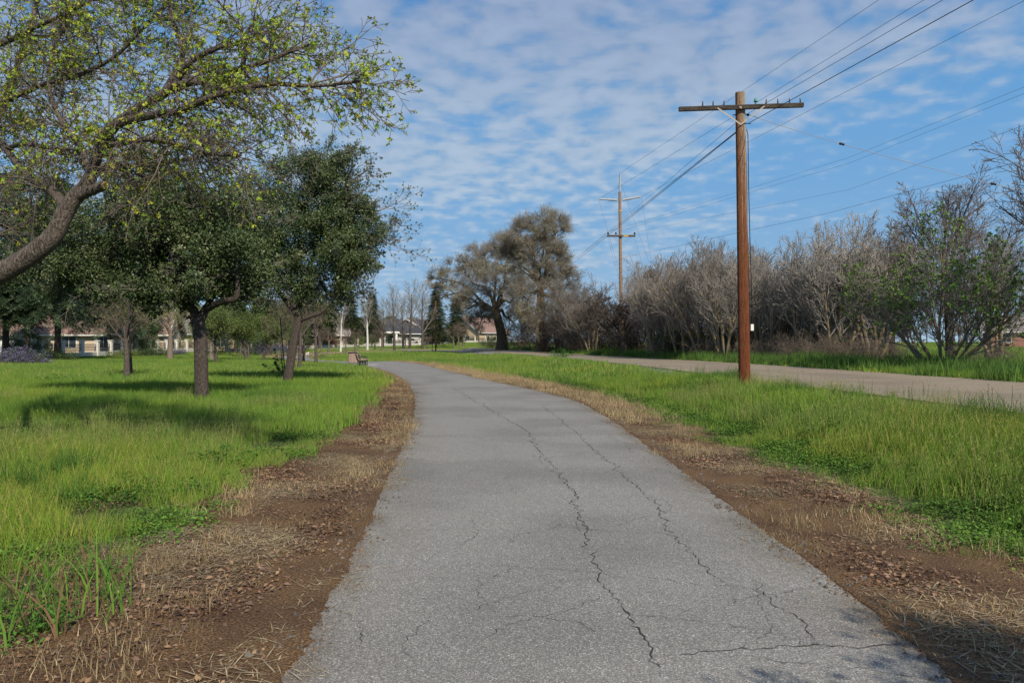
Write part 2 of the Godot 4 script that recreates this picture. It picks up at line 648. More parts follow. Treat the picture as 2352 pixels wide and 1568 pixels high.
# ---------------------------------------------------------------- ground, path, road
func ribbon(left: PackedVector3Array, right: PackedVector3Array, across: int, lift: float, skirt: float, shares := []) -> ArrayMesh:
	var s := Shape.new()
	s.colored = shares.size() > 0
	var n := left.size()
	for k in n:
		for a in across + 1:
			var p := left[k].lerp(right[k], shares[a] if shares.size() else float(a) / across)
			if s.colored:  # soil trodden and washed in from the sides
				var rim: float = minf(shares[a], 1.0 - shares[a])
				var soil := clampf(1.0 - rim / 0.1, 0.0, 1.0) * (0.55 + 0.9 * bump_noise.get_noise_2d(p.x * 25.0, p.z * 9.0))
				var worn := 1.0 + 0.10 * bump_noise.get_noise_2d(p.x * 9.0 + 500.0, p.z * 1.5)
				s.c.append(Color(worn, worn, worn).lerp(Color(0.62, 0.52, 0.42), clampf(soil, 0.0, 0.8)))
			p.y = gy(p.x, -p.z) + lift
			s.v.append(p)
			s.n.append(Vector3.UP)
			s.uv.append(Vector2(float(a) / across, k))
	var row := across + 1
	for k in n - 1:
		for a in across:
			var q := k * row + a
			s.i.append(q); s.i.append(q + row); s.i.append(q + 1)
			s.i.append(q + 1); s.i.append(q + row); s.i.append(q + row + 1)
	if skirt > 0.0:
		for k in n - 1:
			for e in 2:
				var a: int = k * row + (across if e else 0)
				var p := s.v[a]
				var q := s.v[a + row]
				var dn := Vector3(0, -skirt, 0)
				if e:
					s.quad(p, p + dn, q + dn, q)
				else:
					s.quad(q, q + dn, p + dn, p)
		for q in s.v.size() - s.uv.size():
			s.uv.append(Vector2.ZERO)
	return s.commit()

func flat(a: PackedVector3Array) -> PackedVector2Array:
	var o := PackedVector2Array()
	for p in a:
		o.append(Vector2(p.x, -p.z))
	return o

func ring2(l: PackedVector2Array, r: PackedVector2Array) -> PackedVector2Array:
	var o := l.duplicate()
	var b := r.duplicate()
	b.reverse()
	o.append_array(b)
	return o

func lift3(a: PackedVector2Array) -> PackedVector3Array:
	var o := PackedVector3Array()
	for p in a:
		o.append(Vector3(p.x, 0, -p.y))
	return o

func trace(list: Array) -> PackedVector2Array:
	var o := PackedVector2Array()
	for p in list:
		o.append(spot(p[0], p[1]))
	return o

func wobble(p: PackedVector2Array, amount: float, seed_: float) -> PackedVector2Array:
	var o := PackedVector2Array()
	for q in p:
		o.append(q + Vector2(bump_noise.get_noise_2d(q.x * 9.0 + seed_, q.y * 9.0), bump_noise.get_noise_2d(q.x * 9.0, q.y * 9.0 + seed_ + 50.0)) * amount)
	return o

func fine_wobble(p: PackedVector2Array, amount: float) -> PackedVector2Array:
	var o := PackedVector2Array()
	for q in p:
		o.append(q + Vector2(bump_noise.get_noise_2d(q.x * 40.0, q.y * 40.0), 0.0) * amount)
	return o

func setting() -> void:
	bump_noise.seed = 3
	bump_noise.frequency = 0.1
	bump_noise.fractal_octaves = 3
	# the ground: one sheet to the horizon
	var xs := []
	var zs := []
	var x := 0.0
	var step := 0.5
	while x < 900.0:
		xs.append(x)
		if x > 0.0:
			xs.append(-x)
		x += step
		if x > 10.0:
			step *= 1.11
	xs.sort()
	var d := -30.0
	while d < 1700.0:
		zs.append(d)
		d += 0.5 if d > -2.0 and d < 30.0 else (2.0 if d < 130.0 else maxf(4.0, d * 0.06))
	var s := Shape.new()
	for zz in zs:
		for xx in xs:
			var eps := 0.5
			var h := gy(xx, zz)
			s.v.append(Vector3(xx, h - 0.02, -zz))
			s.n.append(Vector3(h - gy(xx + eps, zz), eps, gy(xx, zz + eps) - h).normalized())
	var w := xs.size()
	for r in zs.size() - 1:
		for q in w - 1:
			var a := r * w + q
			s.i.append(a); s.i.append(a + w); s.i.append(a + 1)
			s.i.append(a + 1); s.i.append(a + w); s.i.append(a + w + 1)
	tag(part("ground", s.commit(), M.turf), "grassy park ground reaching to the horizon", "", "", "structure")

	# the path: pairs of points on its left and right edge
	var le := PackedVector2Array([Vector2(-1.0, -6.0), Vector2(-1.0, 0.0)])
	le.append_array(trace([[645, 1568], [740, 1400], [800, 1290], [850, 1190], [890, 1100], [915, 1045], [935, 1000], [947, 960], [951, 920], [945, 895], [930, 875], [905, 860], [870, 848], [838, 843.5], [815, 841.5]]))
	le.append_array(PackedVector2Array([Vector2(-14.6, 61.5), Vector2(-18.6, 68.0), Vector2(-22.5, 77.5), Vector2(-25.9, 88.5), Vector2(-28.2, 98.0), Vector2(-29.0, 108.0), Vector2(-26.5, 119.0), Vector2(-19.0, 131.0), Vector2(-5.0, 140.0)]))
	var re := PackedVector2Array([Vector2(2.0, -6.0), Vector2(2.0, 0.0)])
	re.append_array(trace([[2200, 1568], [1990, 1400], [1850, 1290], [1712, 1190], [1592, 1100], [1515, 1045], [1453, 1000], [1395, 960], [1318, 920], [1222, 895], [1130, 876], [1070, 862], [1005, 846], [960, 835.5], [900, 830]]))
	re.append_array(PackedVector2Array([Vector2(-13.0, 71.0), Vector2(-16.0, 73.5), Vector2(-19.4, 79.5), Vector2(-22.8, 89.5), Vector2(-25.0, 98.2), Vector2(-26.0, 107.0), Vector2(-24.0, 117.0), Vector2(-17.5, 128.0), Vector2(-5.0, 137.0)]))
	var l2 := fine_wobble(smooth2(le, 14), 0.018)
	var r2 := fine_wobble(smooth2(re, 14), 0.018)
	path_poly = ring2(l2, r2)
	var road_mesh := ribbon(lift3(l2), lift3(r2), 9, 0.02, 0.05, [0.0, 0.025, 0.07, 0.18, 0.38, 0.62, 0.82, 0.93, 0.975, 1.0])
	var path := part("path", road_mesh, M.path)
	tag(path, "worn grey asphalt walking path curving left through the grass", "", "", "structure")

	# bare verges of soil, dead leaves and straw on both sides
	var lo := PackedVector2Array([Vector2(-4.5, -6.0), Vector2(-3.6, 0.0)])
	lo.append_array(trace([[-260, 1568], [0, 1440], [190, 1330], [430, 1190], [560, 1092], [650, 1045], [735, 1000], [790, 955], [833, 920], [858, 893], [860, 872], [848, 858], [836, 850], [822, 846.5], [806, 843.5]]))
	var ro := PackedVector2Array([Vector2(3.9, -6.0), Vector2(3.75, 0.0)])
	ro.append_array(trace([[3040, 1568], [2600, 1400], [2352, 1296], [2085, 1190], [1880, 1100], [1725, 1042], [1622, 1000], [1533, 960], [1415, 920], [1318, 893], [1222, 874], [1138, 858], [1053, 842], [985, 831.5], [905, 827.5]]))
	var lo2 := wobble(smooth2(lo, 14), 0.35, 0.0)
	var ro2 := wobble(smooth2(ro, 14), 0.35, 30.0)
	var cut := lo2.size()
	part("verge", ribbon(lift3(lo2), lift3(l2.slice(0, cut)), 6, 0.008, 0.0), M.soil)
	tag(get_child(get_child_count() - 1), "bare brown soil verge left of the path", "", "", "structure")
	part("verge", ribbon(lift3(r2.slice(0, cut)), lift3(ro2), 6, 0.008, 0.0), M.soil)
	tag(get_child(get_child_count() - 1), "bare brown soil verge right of the path", "", "", "structure")
	bare_poly = ring2(lo2, ro2)
	spill(l2.slice(0, 150), r2.slice(0, 150), "crumbling soil rim spilling over the path's left edge")
	spill(r2.slice(0, 150), l2.slice(0, 150), "crumbling soil rim spilling over the path's right edge")
	# the far bend of the path has verges too
	var fl := PackedVector2Array()
	var fr := PackedVector2Array()
	for k in range(17, le.size()):
		var side := (re[k] - le[k]).normalized()
		fl.append(le[k] - side * (2.2 if k > 19 else 0.3))
		fr.append(re[k] + side * (2.4 if k > 19 else 0.3))
	var far_l := wobble(smooth2(fl, 6), 0.5, 5.0)
	var far_r := wobble(smooth2(fr, 6), 0.5, 15.0)
	far_bare = ring2(far_l, far_r)
	part("verge", ribbon(lift3(far_l), lift3(far_r), 6, 0.006, 0.0), M.soil)
	tag(get_child(get_child_count() - 1), "straw coloured verge round the far bend of the path", "", "", "structure")

	# cracks in the asphalt: thin dark open joints, each a part of the path
	rng.seed = 41
	crack(path, [[1512, 1568], [1500, 1520], [1478, 1470], [1448, 1432], [1430, 1400], [1408, 1372], [1378, 1342], [1365, 1290], [1345, 1240], [1330, 1190], [1325, 1140], [1300, 1115], [1270, 1075], [1240, 1040], [1215, 995], [1170, 970], [1130, 945], [1080, 915], [1040, 892]], 0.016)
	crack(path, [[1880, 1490], [1860, 1460], [1832, 1422], [1785, 1402], [1755, 1370], [1725, 1330]], 0.012)
	crack(path, [[1680, 1355], [1640, 1330], [1600, 1290], [1560, 1250], [1525, 1210], [1515, 1165], [1470, 1130], [1430, 1095], [1395, 1060], [1360, 1030], [1330, 1000], [1280, 960], [1245, 932]], 0.015)
	crack(path, [[1510, 1517], [1640, 1505], [1760, 1497], [1870, 1490], [1950, 1496], [2060, 1488], [2108, 1486]], 0.016)
	crack(path, [[1330, 1148], [1400, 1145], [1470, 1143], [1530, 1156], [1618, 1151]], 0.006)
	crack(path, [[852, 1225], [960, 1222], [1100, 1220]], 0.006)
	crack(path, [[1098, 1322], [1102, 1380], [1128, 1402], [1136, 1422]], 0.006)
	crack(path, [[1162, 1085], [1165, 1110], [1185, 1142]], 0.007)
	crack(path, [[940, 992], [1030, 996], [1130, 988], [1280, 975]], 0.006)
	crack(path, [[1215, 1045], [1250, 1070], [1300, 1120]], 0.006)
	crack(path, [[1100, 905], [1150, 935], [1190, 962]], 0.006)
	crack(path, [[1390, 990], [1440, 1030], [1500, 1068]], 0.007)
	crack(path, [[1040, 888], [1062, 902], [1075, 925]], 0.007)
	crack(path, [[1060, 868], [1100, 876], [1130, 884]], 0.008)

	for k in 46:  # hairline cracks
		var f := pow(rng.randf(), 1.4)
		var i0 := clampi(int(lerpf(26.0, 230.0, f)), 0, l2.size() - 12)
		var c := l2[i0].lerp(r2[i0], rf(0.06, 0.94))
		if c.y < 3.4 or c.y > 60.0:
			continue
		var dir := Vector2.from_angle(rf(-0.5, 0.5) + (PI * 0.5 if rng.randf() < 0.55 else 0.0))
		var len_ := rf(0.3, 1.3) * (1.0 + c.y * 0.04)
		var line := PackedVector2Array([c])
		for q in 3:
			dir = dir.rotated(rf(-0.7, 0.7))
			line.append(line[line.size() - 1] + dir * len_ / 3.0)
		crack_line(path, line, 0.0065, k * 3.1)

	# the country road on the right
	var mid := PackedVector2Array([Vector2(11.6, -20.0), Vector2(11.5, 0.0), Vector2(11.2, 13.0), Vector2(10.5, 25.0), Vector2(9.9, 40.0), Vector2(7.7, 60.0), Vector2(4.0, 85.0), Vector2(-1.5, 112.0), Vector2(-10.0, 133.0), Vector2(-24.0, 147.0), Vector2(-45.0, 152.0)])
	var m2 := smooth2(mid, 8)
	var rl := PackedVector2Array()
	var rr := PackedVector2Array()
	var sl := PackedVector2Array()
	var bl := PackedVector2Array()
	for k in m2.size():
		var t := (m2[mini(k + 1, m2.size() - 1)] - m2[maxi(k - 1, 0)]).normalized()
		var side := Vector2(t.y, -t.x)
		var half := 3.5
		rl.append(m2[k] - side * half)
		rr.append(m2[k] + side * half)
		sl.append(m2[k] - side * (half + 1.5))
		bl.append(m2[k] + side * (half + 5.0))
	rl = fine_wobble(rl, 0.12)
	rr = fine_wobble(rr, 0.12)
	road_poly = ring2(rl, rr)
	shoulder_poly = ring2(sl, rl)
	bank_poly = ring2(rr, bl)
	var road := part("road", ribbon(lift3(rl), lift3(rr), 6, 0.05, 0.1), M.road)
	for k in 26:
		var i0 := 18 + k % 30
		var c := rl[i0].lerp(rr[i0], rf(0.08, 0.92)) + Vector2(0, rf(-2, 2))
		var dir := Vector2.from_angle(rf(-0.25, 0.25) + (PI * 0.5 if k % 3 == 0 else 0.0))
		crack_line(road, PackedVector2Array([c, c + dir * rf(0.5, 1.2), c + dir.rotated(rf(-0.4, 0.4)) * rf(1.4, 3.0)]), 0.022, k * 5.3, 0.054)
	tag(road, "sandy grey country road beyond the grass strip", "", "", "structure")
	tag(part("gravel_shoulder", ribbon(lift3(sl), lift3(rl), 3, 0.012, 0.0), M.gravel), "grey gravel shoulder along the near side of the road", "", "", "structure")

# soil that lies unevenly over the edge of the asphalt
func spill(edge: PackedVector2Array, other: PackedVector2Array, label: String) -> void:
	var e := smooth2(edge, 4)
	var o := smooth2(other, 4)
	var s := Shape.new()
	for k in e.size():
		var side := (o[k] - e[k]).normalized()
		var q := e[k]
		var reach := maxf(0.0, 0.012 + 0.06 * bump_noise.get_noise_2d(q.x * 12.0, q.y * 12.0) + 0.045 * bump_noise.get_noise_2d(q.x * 60.0, q.y * 60.0) + 0.03 * bump_noise.get_noise_2d(q.x * 240.0, q.y * 240.0))
		var row := [[-0.30, 0.009], [-0.08, 0.022], [0.0, 0.028], [reach * 0.6, 0.027], [reach + 0.004, 0.0205]]
		for r in row:
			var p: Vector2 = q + side * r[0]
			s.v.append(Vector3(p.x, gy(p.x, p.y) + r[1], -p.y))
			s.n.append(Vector3.UP)
	var turned := (o[0] - e[0]).x < 0.0
	for k in e.size() - 1:
		for a in 4:
			var q := k * 5 + a
			if turned:
				s.i.append_array(PackedInt32Array([q, q + 1, q + 5, q + 1, q + 6, q + 5]))
			else:
				s.i.append_array(PackedInt32Array([q, q + 5, q + 1, q + 1, q + 5, q + 6]))
	tag(part("verge", s.commit(), M.soil), label, "", "", "structure")

func crack(owner_: Node, list: Array, width: float) -> void:
	crack_line(owner_, trace(list), width, list[0][0])

func crack_line(owner_: Node, p: PackedVector2Array, width: float, salt: float, up := 0.024) -> void:
	var fine := PackedVector2Array()
	for k in p.size() - 1:
		var len_ := p[k].distance_to(p[k + 1])
		var n := maxi(3, int(len_ / 0.035))
		n = mini(n, 60)
		var t := (p[k + 1] - p[k]).normalized()
		var side := Vector2(-t.y, t.x)
		for q in n:
			var f := float(q) / n
			var wob := bump_noise.get_noise_2d((k + f) * 40.0, salt) * 0.14 * minf(len_, 1.0) + rf(-0.014, 0.014)
			fine.append(p[k].lerp(p[k + 1], f) + side * wob * sin(PI * clampf(f * 0.9 + 0.05, 0.0, 1.0)) + side * rf(-0.012, 0.012))
	fine.append(p[p.size() - 1])
	var s := Shape.new()
	var prev_a := Vector3.ZERO
	var prev_b := Vector3.ZERO
	for k in fine.size():
		var t := (fine[mini(k + 1, fine.size() - 1)] - fine[maxi(k - 1, 0)]).normalized()
		var side := Vector2(-t.y, t.x)
		var end_: float = minf(1.0, minf(k, fine.size() - 1 - k) / 5.0)
		var ww: float = width * (0.18 + 0.75 * rf(0.0, 1.0) * rf(0.3, 1.0)) * end_ * 0.8 * (1.0 + fine[k].y * 0.018)
		var a2 := fine[k] - side * ww * 0.5
		var b2 := fine[k] + side * ww * 0.5
		var a := Vector3(a2.x, gy(a2.x, a2.y) + up, -a2.y)
		var b := Vector3(b2.x, gy(b2.x, b2.y) + up, -b2.y)
		if k > 0:
			s.quad(prev_a, a, b, prev_b)
		prev_a = a
		prev_b = b
	for q in s.n.size():
		s.n[q] = Vector3.UP
	part("crack", s.commit(), M.crack, owner_)

# ---------------------------------------------------------------- grass and litter
func blade_clump(count: int, radius: float, h0: float, h1: float, w: float, bend: float, tints: Array, segs: int, heads := 0) -> ArrayMesh:
	var s := Shape.new()
	s.colored = true
	for k in count:
		var a := rf(0.0, TAU)
		var r := radius * sqrt(rf(0.0, 1.0))
		var p := Vector3(cos(a) * r, -0.02, sin(a) * r)
		s.tint = (tints[rng.randi() % tints.size()] as Color) * rf(0.8, 1.15)
		var la := rf(0.0, TAU)
		var side := Vector3(cos(a * 7.0), 0, sin(a * 7.0))
		var lean := Vector3(cos(la), 0, sin(la)) * bend * rf(0.2, 1.0)
		var h := rf(h0, h1)
		s.blade(p, lean, h, w * rf(0.7, 1.3), side, segs)
		if k < heads:
			var top := p + Vector3.UP * h * (1.0 - 0.25 * lean.length()) + lean * h
			s.tint = Color(0.24, 0.26, 0.09)
			for q in 5:
				s.leaf(top - Vector3.UP * q * 0.02 - lean * q * 0.01, Basis(Vector3.UP, rf(0, TAU)) * Basis(Vector3.RIGHT, rf(-1.2, 0.8)), 0.03, 0.007)
	return s.commit()

func herb_clump(count: int, radius: float, height: float, leaf_l: float, tints: Array) -> ArrayMesh:
	var s := Shape.new()
	s.colored = true
	for k in count:
		var a := rf(0.0, TAU)
		var r := radius * sqrt(rf(0.0, 1.0))
		var y := height * rf(0.1, 1.0) * (1.0 - 0.5 * r / radius)
		s.tint = (tints[rng.randi() % tints.size()] as Color) * rf(0.75, 1.2)
		var b := Basis(Vector3.UP, rf(0.0, TAU)) * Basis(Vector3.RIGHT, rf(-0.7, 0.5)) * Basis(Vector3.BACK, rf(-0.5, 0.5))
		s.leaf(Vector3(cos(a) * r, y, sin(a) * r), b, leaf_l * rf(0.7, 1.3), leaf_l * 0.55)
	return s.commit()

func bare_at(p: Vector2) -> bool:
	return Geometry2D.is_point_in_polygon(p, bare_poly) or (p.y > 52.0 and p.y < 145.0 and Geometry2D.is_point_in_polygon(p, far_bare))

func hard_at(p: Vector2) -> bool:
	return Geometry2D.is_point_in_polygon(p, path_poly) or Geometry2D.is_point_in_polygon(p, road_poly)

func lawn(called: String, label: String, mesh: Mesh, material: Material, d0: float, d1: float, density: float, size0: float, size1: float, where: Callable, tint: Callable, x0 := -999.0, x1 := 999.0) -> void:
	var ts := []
	var cs := []
	var area := 0.0
	var wide := func(d: float) -> float: return 0.70 * d + 3.5
	area = (0.35 * (d1 * d1 - d0 * d0) + 3.5 * (d1 - d0)) * 2.0
	var tries := int(area * density)
	for k in tries:
		var d := sqrt(lerpf(d0 * d0, d1 * d1, rng.randf()))
		var w: float = wide.call(d)
		var x := rf(-w, w)
		if x < x0 or x > x1:
			continue
		var p := Vector2(x, d)
		var f: float = where.call(p)
		if f <= 0.0 or rng.randf() > f:
			continue
		var sz := rf(size0, size1) * (0.4 + 0.6 * f)
		ts.append(Transform3D(Basis(Vector3.UP, rf(0.0, TAU)).scaled(Vector3(sz, sz * rf(0.75, 1.2), sz)), at(x, d, -0.01)))
		cs.append(tint.call(p))
	if ts.size():
		tag(many(called, mesh, material, ts, cs), label, "", "", "stuff")
		print(called, " ", ts.size())

func grass_here(p: Vector2) -> float:
	var n := bump_noise.get_noise_2d(p.x * 4.0, p.y * 4.0)
	var j := Vector2(rf(-0.28, 0.28), rf(-0.35, 0.35)) * (1.0 + p.y * 0.02)
	if hard_at(p) or bare_at(p + j):
		return 0.0
	if hard_at(p + Vector2(0.12, 0)) or hard_at(p - Vector2(0.12, 0)):
		return 0.0
	if Geometry2D.is_point_in_polygon(p, shoulder_poly):
		return 0.25 if n > 0.05 else 0.0
	# thin, trampled grass near the lower left verge
	if p.x < 0.0 and p.y < 13.0:
		var near := sm(0.0, 2.6, edge_distance(p))
		return clampf(0.12 + 0.88 * near + n * 1.1, 0.04, 1.0)
	if p.x > 0.0 and p.y < 40.0:
		return clampf(0.08 + 0.92 * sm(0.35, 1.7, edge_distance(p)) + n * 0.5, 0.05, 1.0)
	return clampf(0.9 + n * 0.4, 0.5, 1.0)

var far_from_bare := PackedFloat32Array()

func survey_edges() -> void:  # how far each quarter metre of the lawn lies from the bare verges
	var w := 240
	var h := 232
	far_from_bare.resize(w * h)
	for y in h:
		for x in w:
			far_from_bare[y * w + x] = 0.0 if bare_at(Vector2(x * 0.25 - 30.0, y * 0.25 + 2.0)) else 99.0
	for y in range(1, h):
		for x in range(1, w - 1):
			var q := y * w + x
			far_from_bare[q] = minf(far_from_bare[q], minf(minf(far_from_bare[q - 1], far_from_bare[q - w]) + 0.25, minf(far_from_bare[q - w - 1], far_from_bare[q - w + 1]) + 0.35))
	for y in range(h - 2, -1, -1):
		for x in range(w - 2, 0, -1):
			var q := y * w + x
			far_from_bare[q] = minf(far_from_bare[q], minf(minf(far_from_bare[q + 1], far_from_bare[q + w]) + 0.25, minf(far_from_bare[q + w - 1], far_from_bare[q + w + 1]) + 0.35))

# on the path and more than a hand's breadth from its edge
func inner_path(p: Vector2) -> bool:
	return hard_at(p) and hard_at(p + Vector2(0.11, 0)) and hard_at(p - Vector2(0.11, 0))

func edge_distance(p: Vector2) -> float:
	var x := clampi(int((p.x + 30.0) * 4.0 + 0.5), 0, 239)
	var y := clampi(int((p.y - 2.0) * 4.0 + 0.5), 0, 231)
	return far_from_bare[y * 240 + x]

func grass_tint(p: Vector2) -> Color:
	var n := bump_noise.get_noise_2d(p.x * 2.2 + 90.0, p.y * 1.4)
	var m := bump_noise.get_noise_2d(p.x * 0.7, p.y * 0.5 + 300.0)
	var c := Color(1, 1, 1).lerp(Color(1.25, 1.08, 0.9), clampf(0.22 + n * 1.6, 0.0, 1.0))
	c = c.lerp(Color(0.7, 0.82, 0.8), clampf(m * 2.0, 0.0, 0.85))
	var f := rf(0.82, 1.15)
	return Color(c.r * f, c.g * f, c.b * f)

func vegetation() -> void:
	survey_edges()
	rng.seed = 101
	var green := [Color(0.125, 0.25, 0.03), Color(0.155, 0.275, 0.034), Color(0.10, 0.215, 0.03), Color(0.21, 0.30, 0.05), Color(0.28, 0.30, 0.10)]
	var lush := [Color(0.07, 0.145, 0.024), Color(0.09, 0.175, 0.028), Color(0.055, 0.12, 0.022)]
	var clover := [Color(0.065, 0.155, 0.018), Color(0.09, 0.195, 0.024), Color(0.12, 0.215, 0.03)]
	var straw := [Color(0.30, 0.225, 0.12), Color(0.38, 0.30, 0.17), Color(0.22, 0.15, 0.075), Color(0.46, 0.38, 0.24)]
	var fine := blade_clump(34, 0.14, 0.10, 0.30, 0.0075, 0.55, green, 3, 2)
	var mid := blade_clump(30, 0.24, 0.12, 0.34, 0.014, 0.5, green, 3, 2)
	var far := blade_clump(34, 0.6, 0.14, 0.36, 0.035, 0.5, green, 2)
	var vast := blade_clump(46, 1.6, 0.12, 0.28, 0.10, 0.5, green, 2)
	var low := herb_clump(46, 0.16, 0.09, 0.028, clover)
	var hay := blade_clump(14, 0.12, 0.06, 0.22, 0.006, 0.8, straw, 2)
	lawn("meadow_grass", "near green meadow grass beside the path", fine, M.grass, 3.6, 13.0, 190.0, 0.75, 1.3, grass_here, grass_tint)
	lawn("meadow_grass", "green meadow grass between the trees and along the road", mid, M.grass, 13.0, 30.0, 55.0, 0.8, 1.3, grass_here, grass_tint)
	lawn("meadow_grass", "green meadow grass in the middle of the park", far, M.grass, 30.0, 90.0, 8.5, 0.8, 1.3, grass_here, grass_tint)
	lawn("meadow_grass", "distant green grass before the low walls", vast, M.grass, 90.0, 300.0, 0.62, 0.8, 1.3, grass_here, grass_tint)
	var seedy := blade_clump(16, 0.2, 0.3, 0.5, 0.006, 0.45, [Color(0.22, 0.28, 0.07), Color(0.18, 0.26, 0.05), Color(0.28, 0.28, 0.10)], 4, 10)
	var deep := blade_clump(44, 0.26, 0.28, 0.5, 0.012, 0.7, [Color(0.06, 0.15, 0.02), Color(0.08, 0.18, 0.025), Color(0.05, 0.12, 0.02)], 4)
	var seed_here := func(p: Vector2) -> float:
		if edge_distance(p) < 0.9 or hard_at(p) or bare_at(p):
			return 0.0
		return clampf(bump_noise.get_noise_2d(p.x * 3.0 + 17.0, p.y * 2.0 + 60.0) * 2.6, 0.0, 1.0)
	var deep_here := func(p: Vector2) -> float:
		if edge_distance(p) < 1.2 or hard_at(p) or bare_at(p):
			return 0.0
		return clampf(bump_noise.get_noise_2d(p.x * 4.0 - 80.0, p.y * 3.0 + 20.0) * 5.0 - 0.9, 0.0, 1.0)
	var any_tint := func(_p: Vector2) -> Color:
		var f := rf(0.8, 1.2)
		return Color(f, f, f)
	lawn("seeding_grass", "pale seeding grass stalks standing above the meadow", seedy, M.grass, 5.0, 24.0, 20.0, 0.7, 1.15, seed_here, any_tint)
	lawn("coarse_grass", "patches of coarse dark green grass in the meadow", deep, M.grass, 5.0, 26.0, 22.0, 0.6, 1.1, deep_here, any_tint)
	var herb_here := func(p: Vector2) -> float:
		if hard_at(p) or bare_at(p + Vector2(rf(-0.3, 0.3), rf(-0.3, 0.3))):
			return 0.0
		var e := edge_distance(p)
		return (1.0 if e < 1.6 else 0.3) * clampf(0.75 + bump_noise.get_noise_2d(p.x * 7.0, p.y * 7.0) * 2.0, 0.0, 1.0)
	var plain_tint := func(p: Vector2) -> Color:
		var f := rf(0.8, 1.2) * (1.0 + 0.5 * bump_noise.get_noise_2d(p.x * 5.0, p.y * 5.0))
		return Color(f, f, f)
	lawn("clover", "low clover and vetch along the edges of the verges", low, M.grass, 3.6, 16.0, 120.0, 0.7, 1.5, herb_here, plain_tint)
	lawn("clover", "low leafy weeds along the verges farther on", low, M.grass, 16.0, 40.0, 16.0, 1.3, 2.4, herb_here, plain_tint)
	# dry straw and dead leaves lie on the bare verges
	var verge_here := func(p: Vector2) -> float:
		if inner_path(p) or not bare_at(p + Vector2(rf(-0.25, 0.25), rf(-0.25, 0.25))):
			return 0.0
		return clampf(0.3 + bump_noise.get_noise_2d(p.x * 6.0 + 40.0, p.y * 5.0) * 2.4, 0.08, 1.0)
	var far_verge := func(p: Vector2) -> float:
		if hard_at(p) or not bare_at(p + Vector2(rf(-0.4, 0.4), rf(-0.4, 0.4))):
			return 0.0
		return 0.55 + (0.45 if p.x > -3.0 + (28.0 - p.y) * 0.1 else 0.0)
	lawn("dry_grass", "pale dry straw tufts standing on the bare verges", hay, M.dry, 3.4, 15.0, 80.0, 0.5, 1.1, verge_here, plain_tint)
	lawn("dry_grass", "straw coloured dead grass edging the path farther on", hay, M.dry, 15.0, 75.0, 40.0, 0.9, 1.7, far_verge, plain_tint)
	lawn("dry_grass", "straw coloured dead grass round the far bend", hay, M.dry, 75.0, 130.0, 9.0, 2.0, 3.2, far_verge, plain_tint, -36.0, -5.0)
	# flat straws
	var flat_straw := Shape.new()
	flat_straw.colored = true
	for k in 22:
		flat_straw.tint = straw[rng.randi() % 4] * rf(0.6, 1.1)
		var a := rf(0, TAU)
		var b := Basis(Vector3.UP, a) * Basis(Vector3.RIGHT, rf(-0.16, 0.05))
		flat_straw.leaf(Vector3(rf(-0.2, 0.2), rf(0.01, 0.03), rf(-0.2, 0.2)), b, rf(0.04, 0.2), rf(0.003, 0.007))
	var straw_here := func(p: Vector2) -> float:
		if inner_path(p) or not bare_at(p + Vector2(rf(-0.4, 0.4), rf(-0.4, 0.4))):
			return 0.0
		return clampf(0.52 + bump_noise.get_noise_2d(p.x * 6.0 + 140.0, p.y * 5.0) * 1.8, 0.2, 1.0)
	lawn("straw_litter", "flattened straws strewn over the bare verges", flat_straw.commit(), M.dry, 3.3, 26.0, 230.0, 0.6, 1.3, straw_here, plain_tint)
	var litter := Shape.new()
	litter.colored = true
	for k in 34:
		litter.tint = [Color(0.17, 0.09, 0.055), Color(0.24, 0.15, 0.095), Color(0.12, 0.065, 0.04), Color(0.28, 0.18, 0.10), Color(0.15, 0.095, 0.07)][rng.randi() % 5] * rf(0.7, 1.2)
		var b := Basis(Vector3.UP, rf(0, TAU)) * Basis(Vector3.RIGHT, rf(-0.5, 0.4)) * Basis(Vector3.BACK, rf(-0.5, 0.5))
		litter.leaf(Vector3(rf(-0.22, 0.22), rf(0.014, 0.036), rf(-0.22, 0.22)), b, rf(0.008, 0.045) + 0.012 * rng.randf() * rng.randf(), rf(0.006, 0.024))
	var leaf_here := func(p: Vector2) -> float:
		if hard_at(p) or hard_at(p + Vector2(0.2, 0)) or hard_at(p - Vector2(0.2, 0)) or not bare_at(p + Vector2(rf(-0.6, 0.6), rf(-0.6, 0.6)) * (3.0 if p.x < 0.0 and p.y < 12.0 else 0.6)):
			return 0.0
		var right := 0.75 if p.x > 1.0 else 1.0
		return clampf((0.6 + bump_noise.get_noise_2d(p.x * 5.0 + 7.0, p.y * 4.0 + 9.0) * 1.8) * right, 0.16, 1.0)
	lawn("leaf_litter", "brown dead oak leaves scattered on the verges", litter.commit(), M.dry, 3.3, 34.0, 230.0, 0.6, 1.25, leaf_here, plain_tint)
	# crumbs of soil and asphalt
	var clods := Shape.new()
	clods.colored = true
	for k in 34:
		clods.tint = [Color(0.10, 0.065, 0.04), Color(0.15, 0.1, 0.06), Color(0.075, 0.05, 0.032), Color(0.2, 0.15, 0.1)][rng.randi() % 4] * rf(0.8, 1.2)
		var c := Vector3(rf(-0.25, 0.25), 0.0, rf(-0.25, 0.25))
		var r := rf(0.005, 0.02) * rf(0.5, 1.0)
		var top := c + Vector3(rf(-0.3, 0.3) * r, r * rf(0.7, 1.3), rf(-0.3, 0.3) * r)
		var ring := []
		for q in 5:
			var a := TAU * q / 5.0 + rf(-0.3, 0.3)
			ring.append(c + Vector3(cos(a), 0.0, sin(a)) * r * rf(0.8, 1.5))
		for q in 5:
			clods.tri(ring[(q + 1) % 5], ring[q], top)
	var clod_here := func(p: Vector2) -> float:
		if hard_at(p) or not bare_at(p):
			return 0.0
		return 0.85
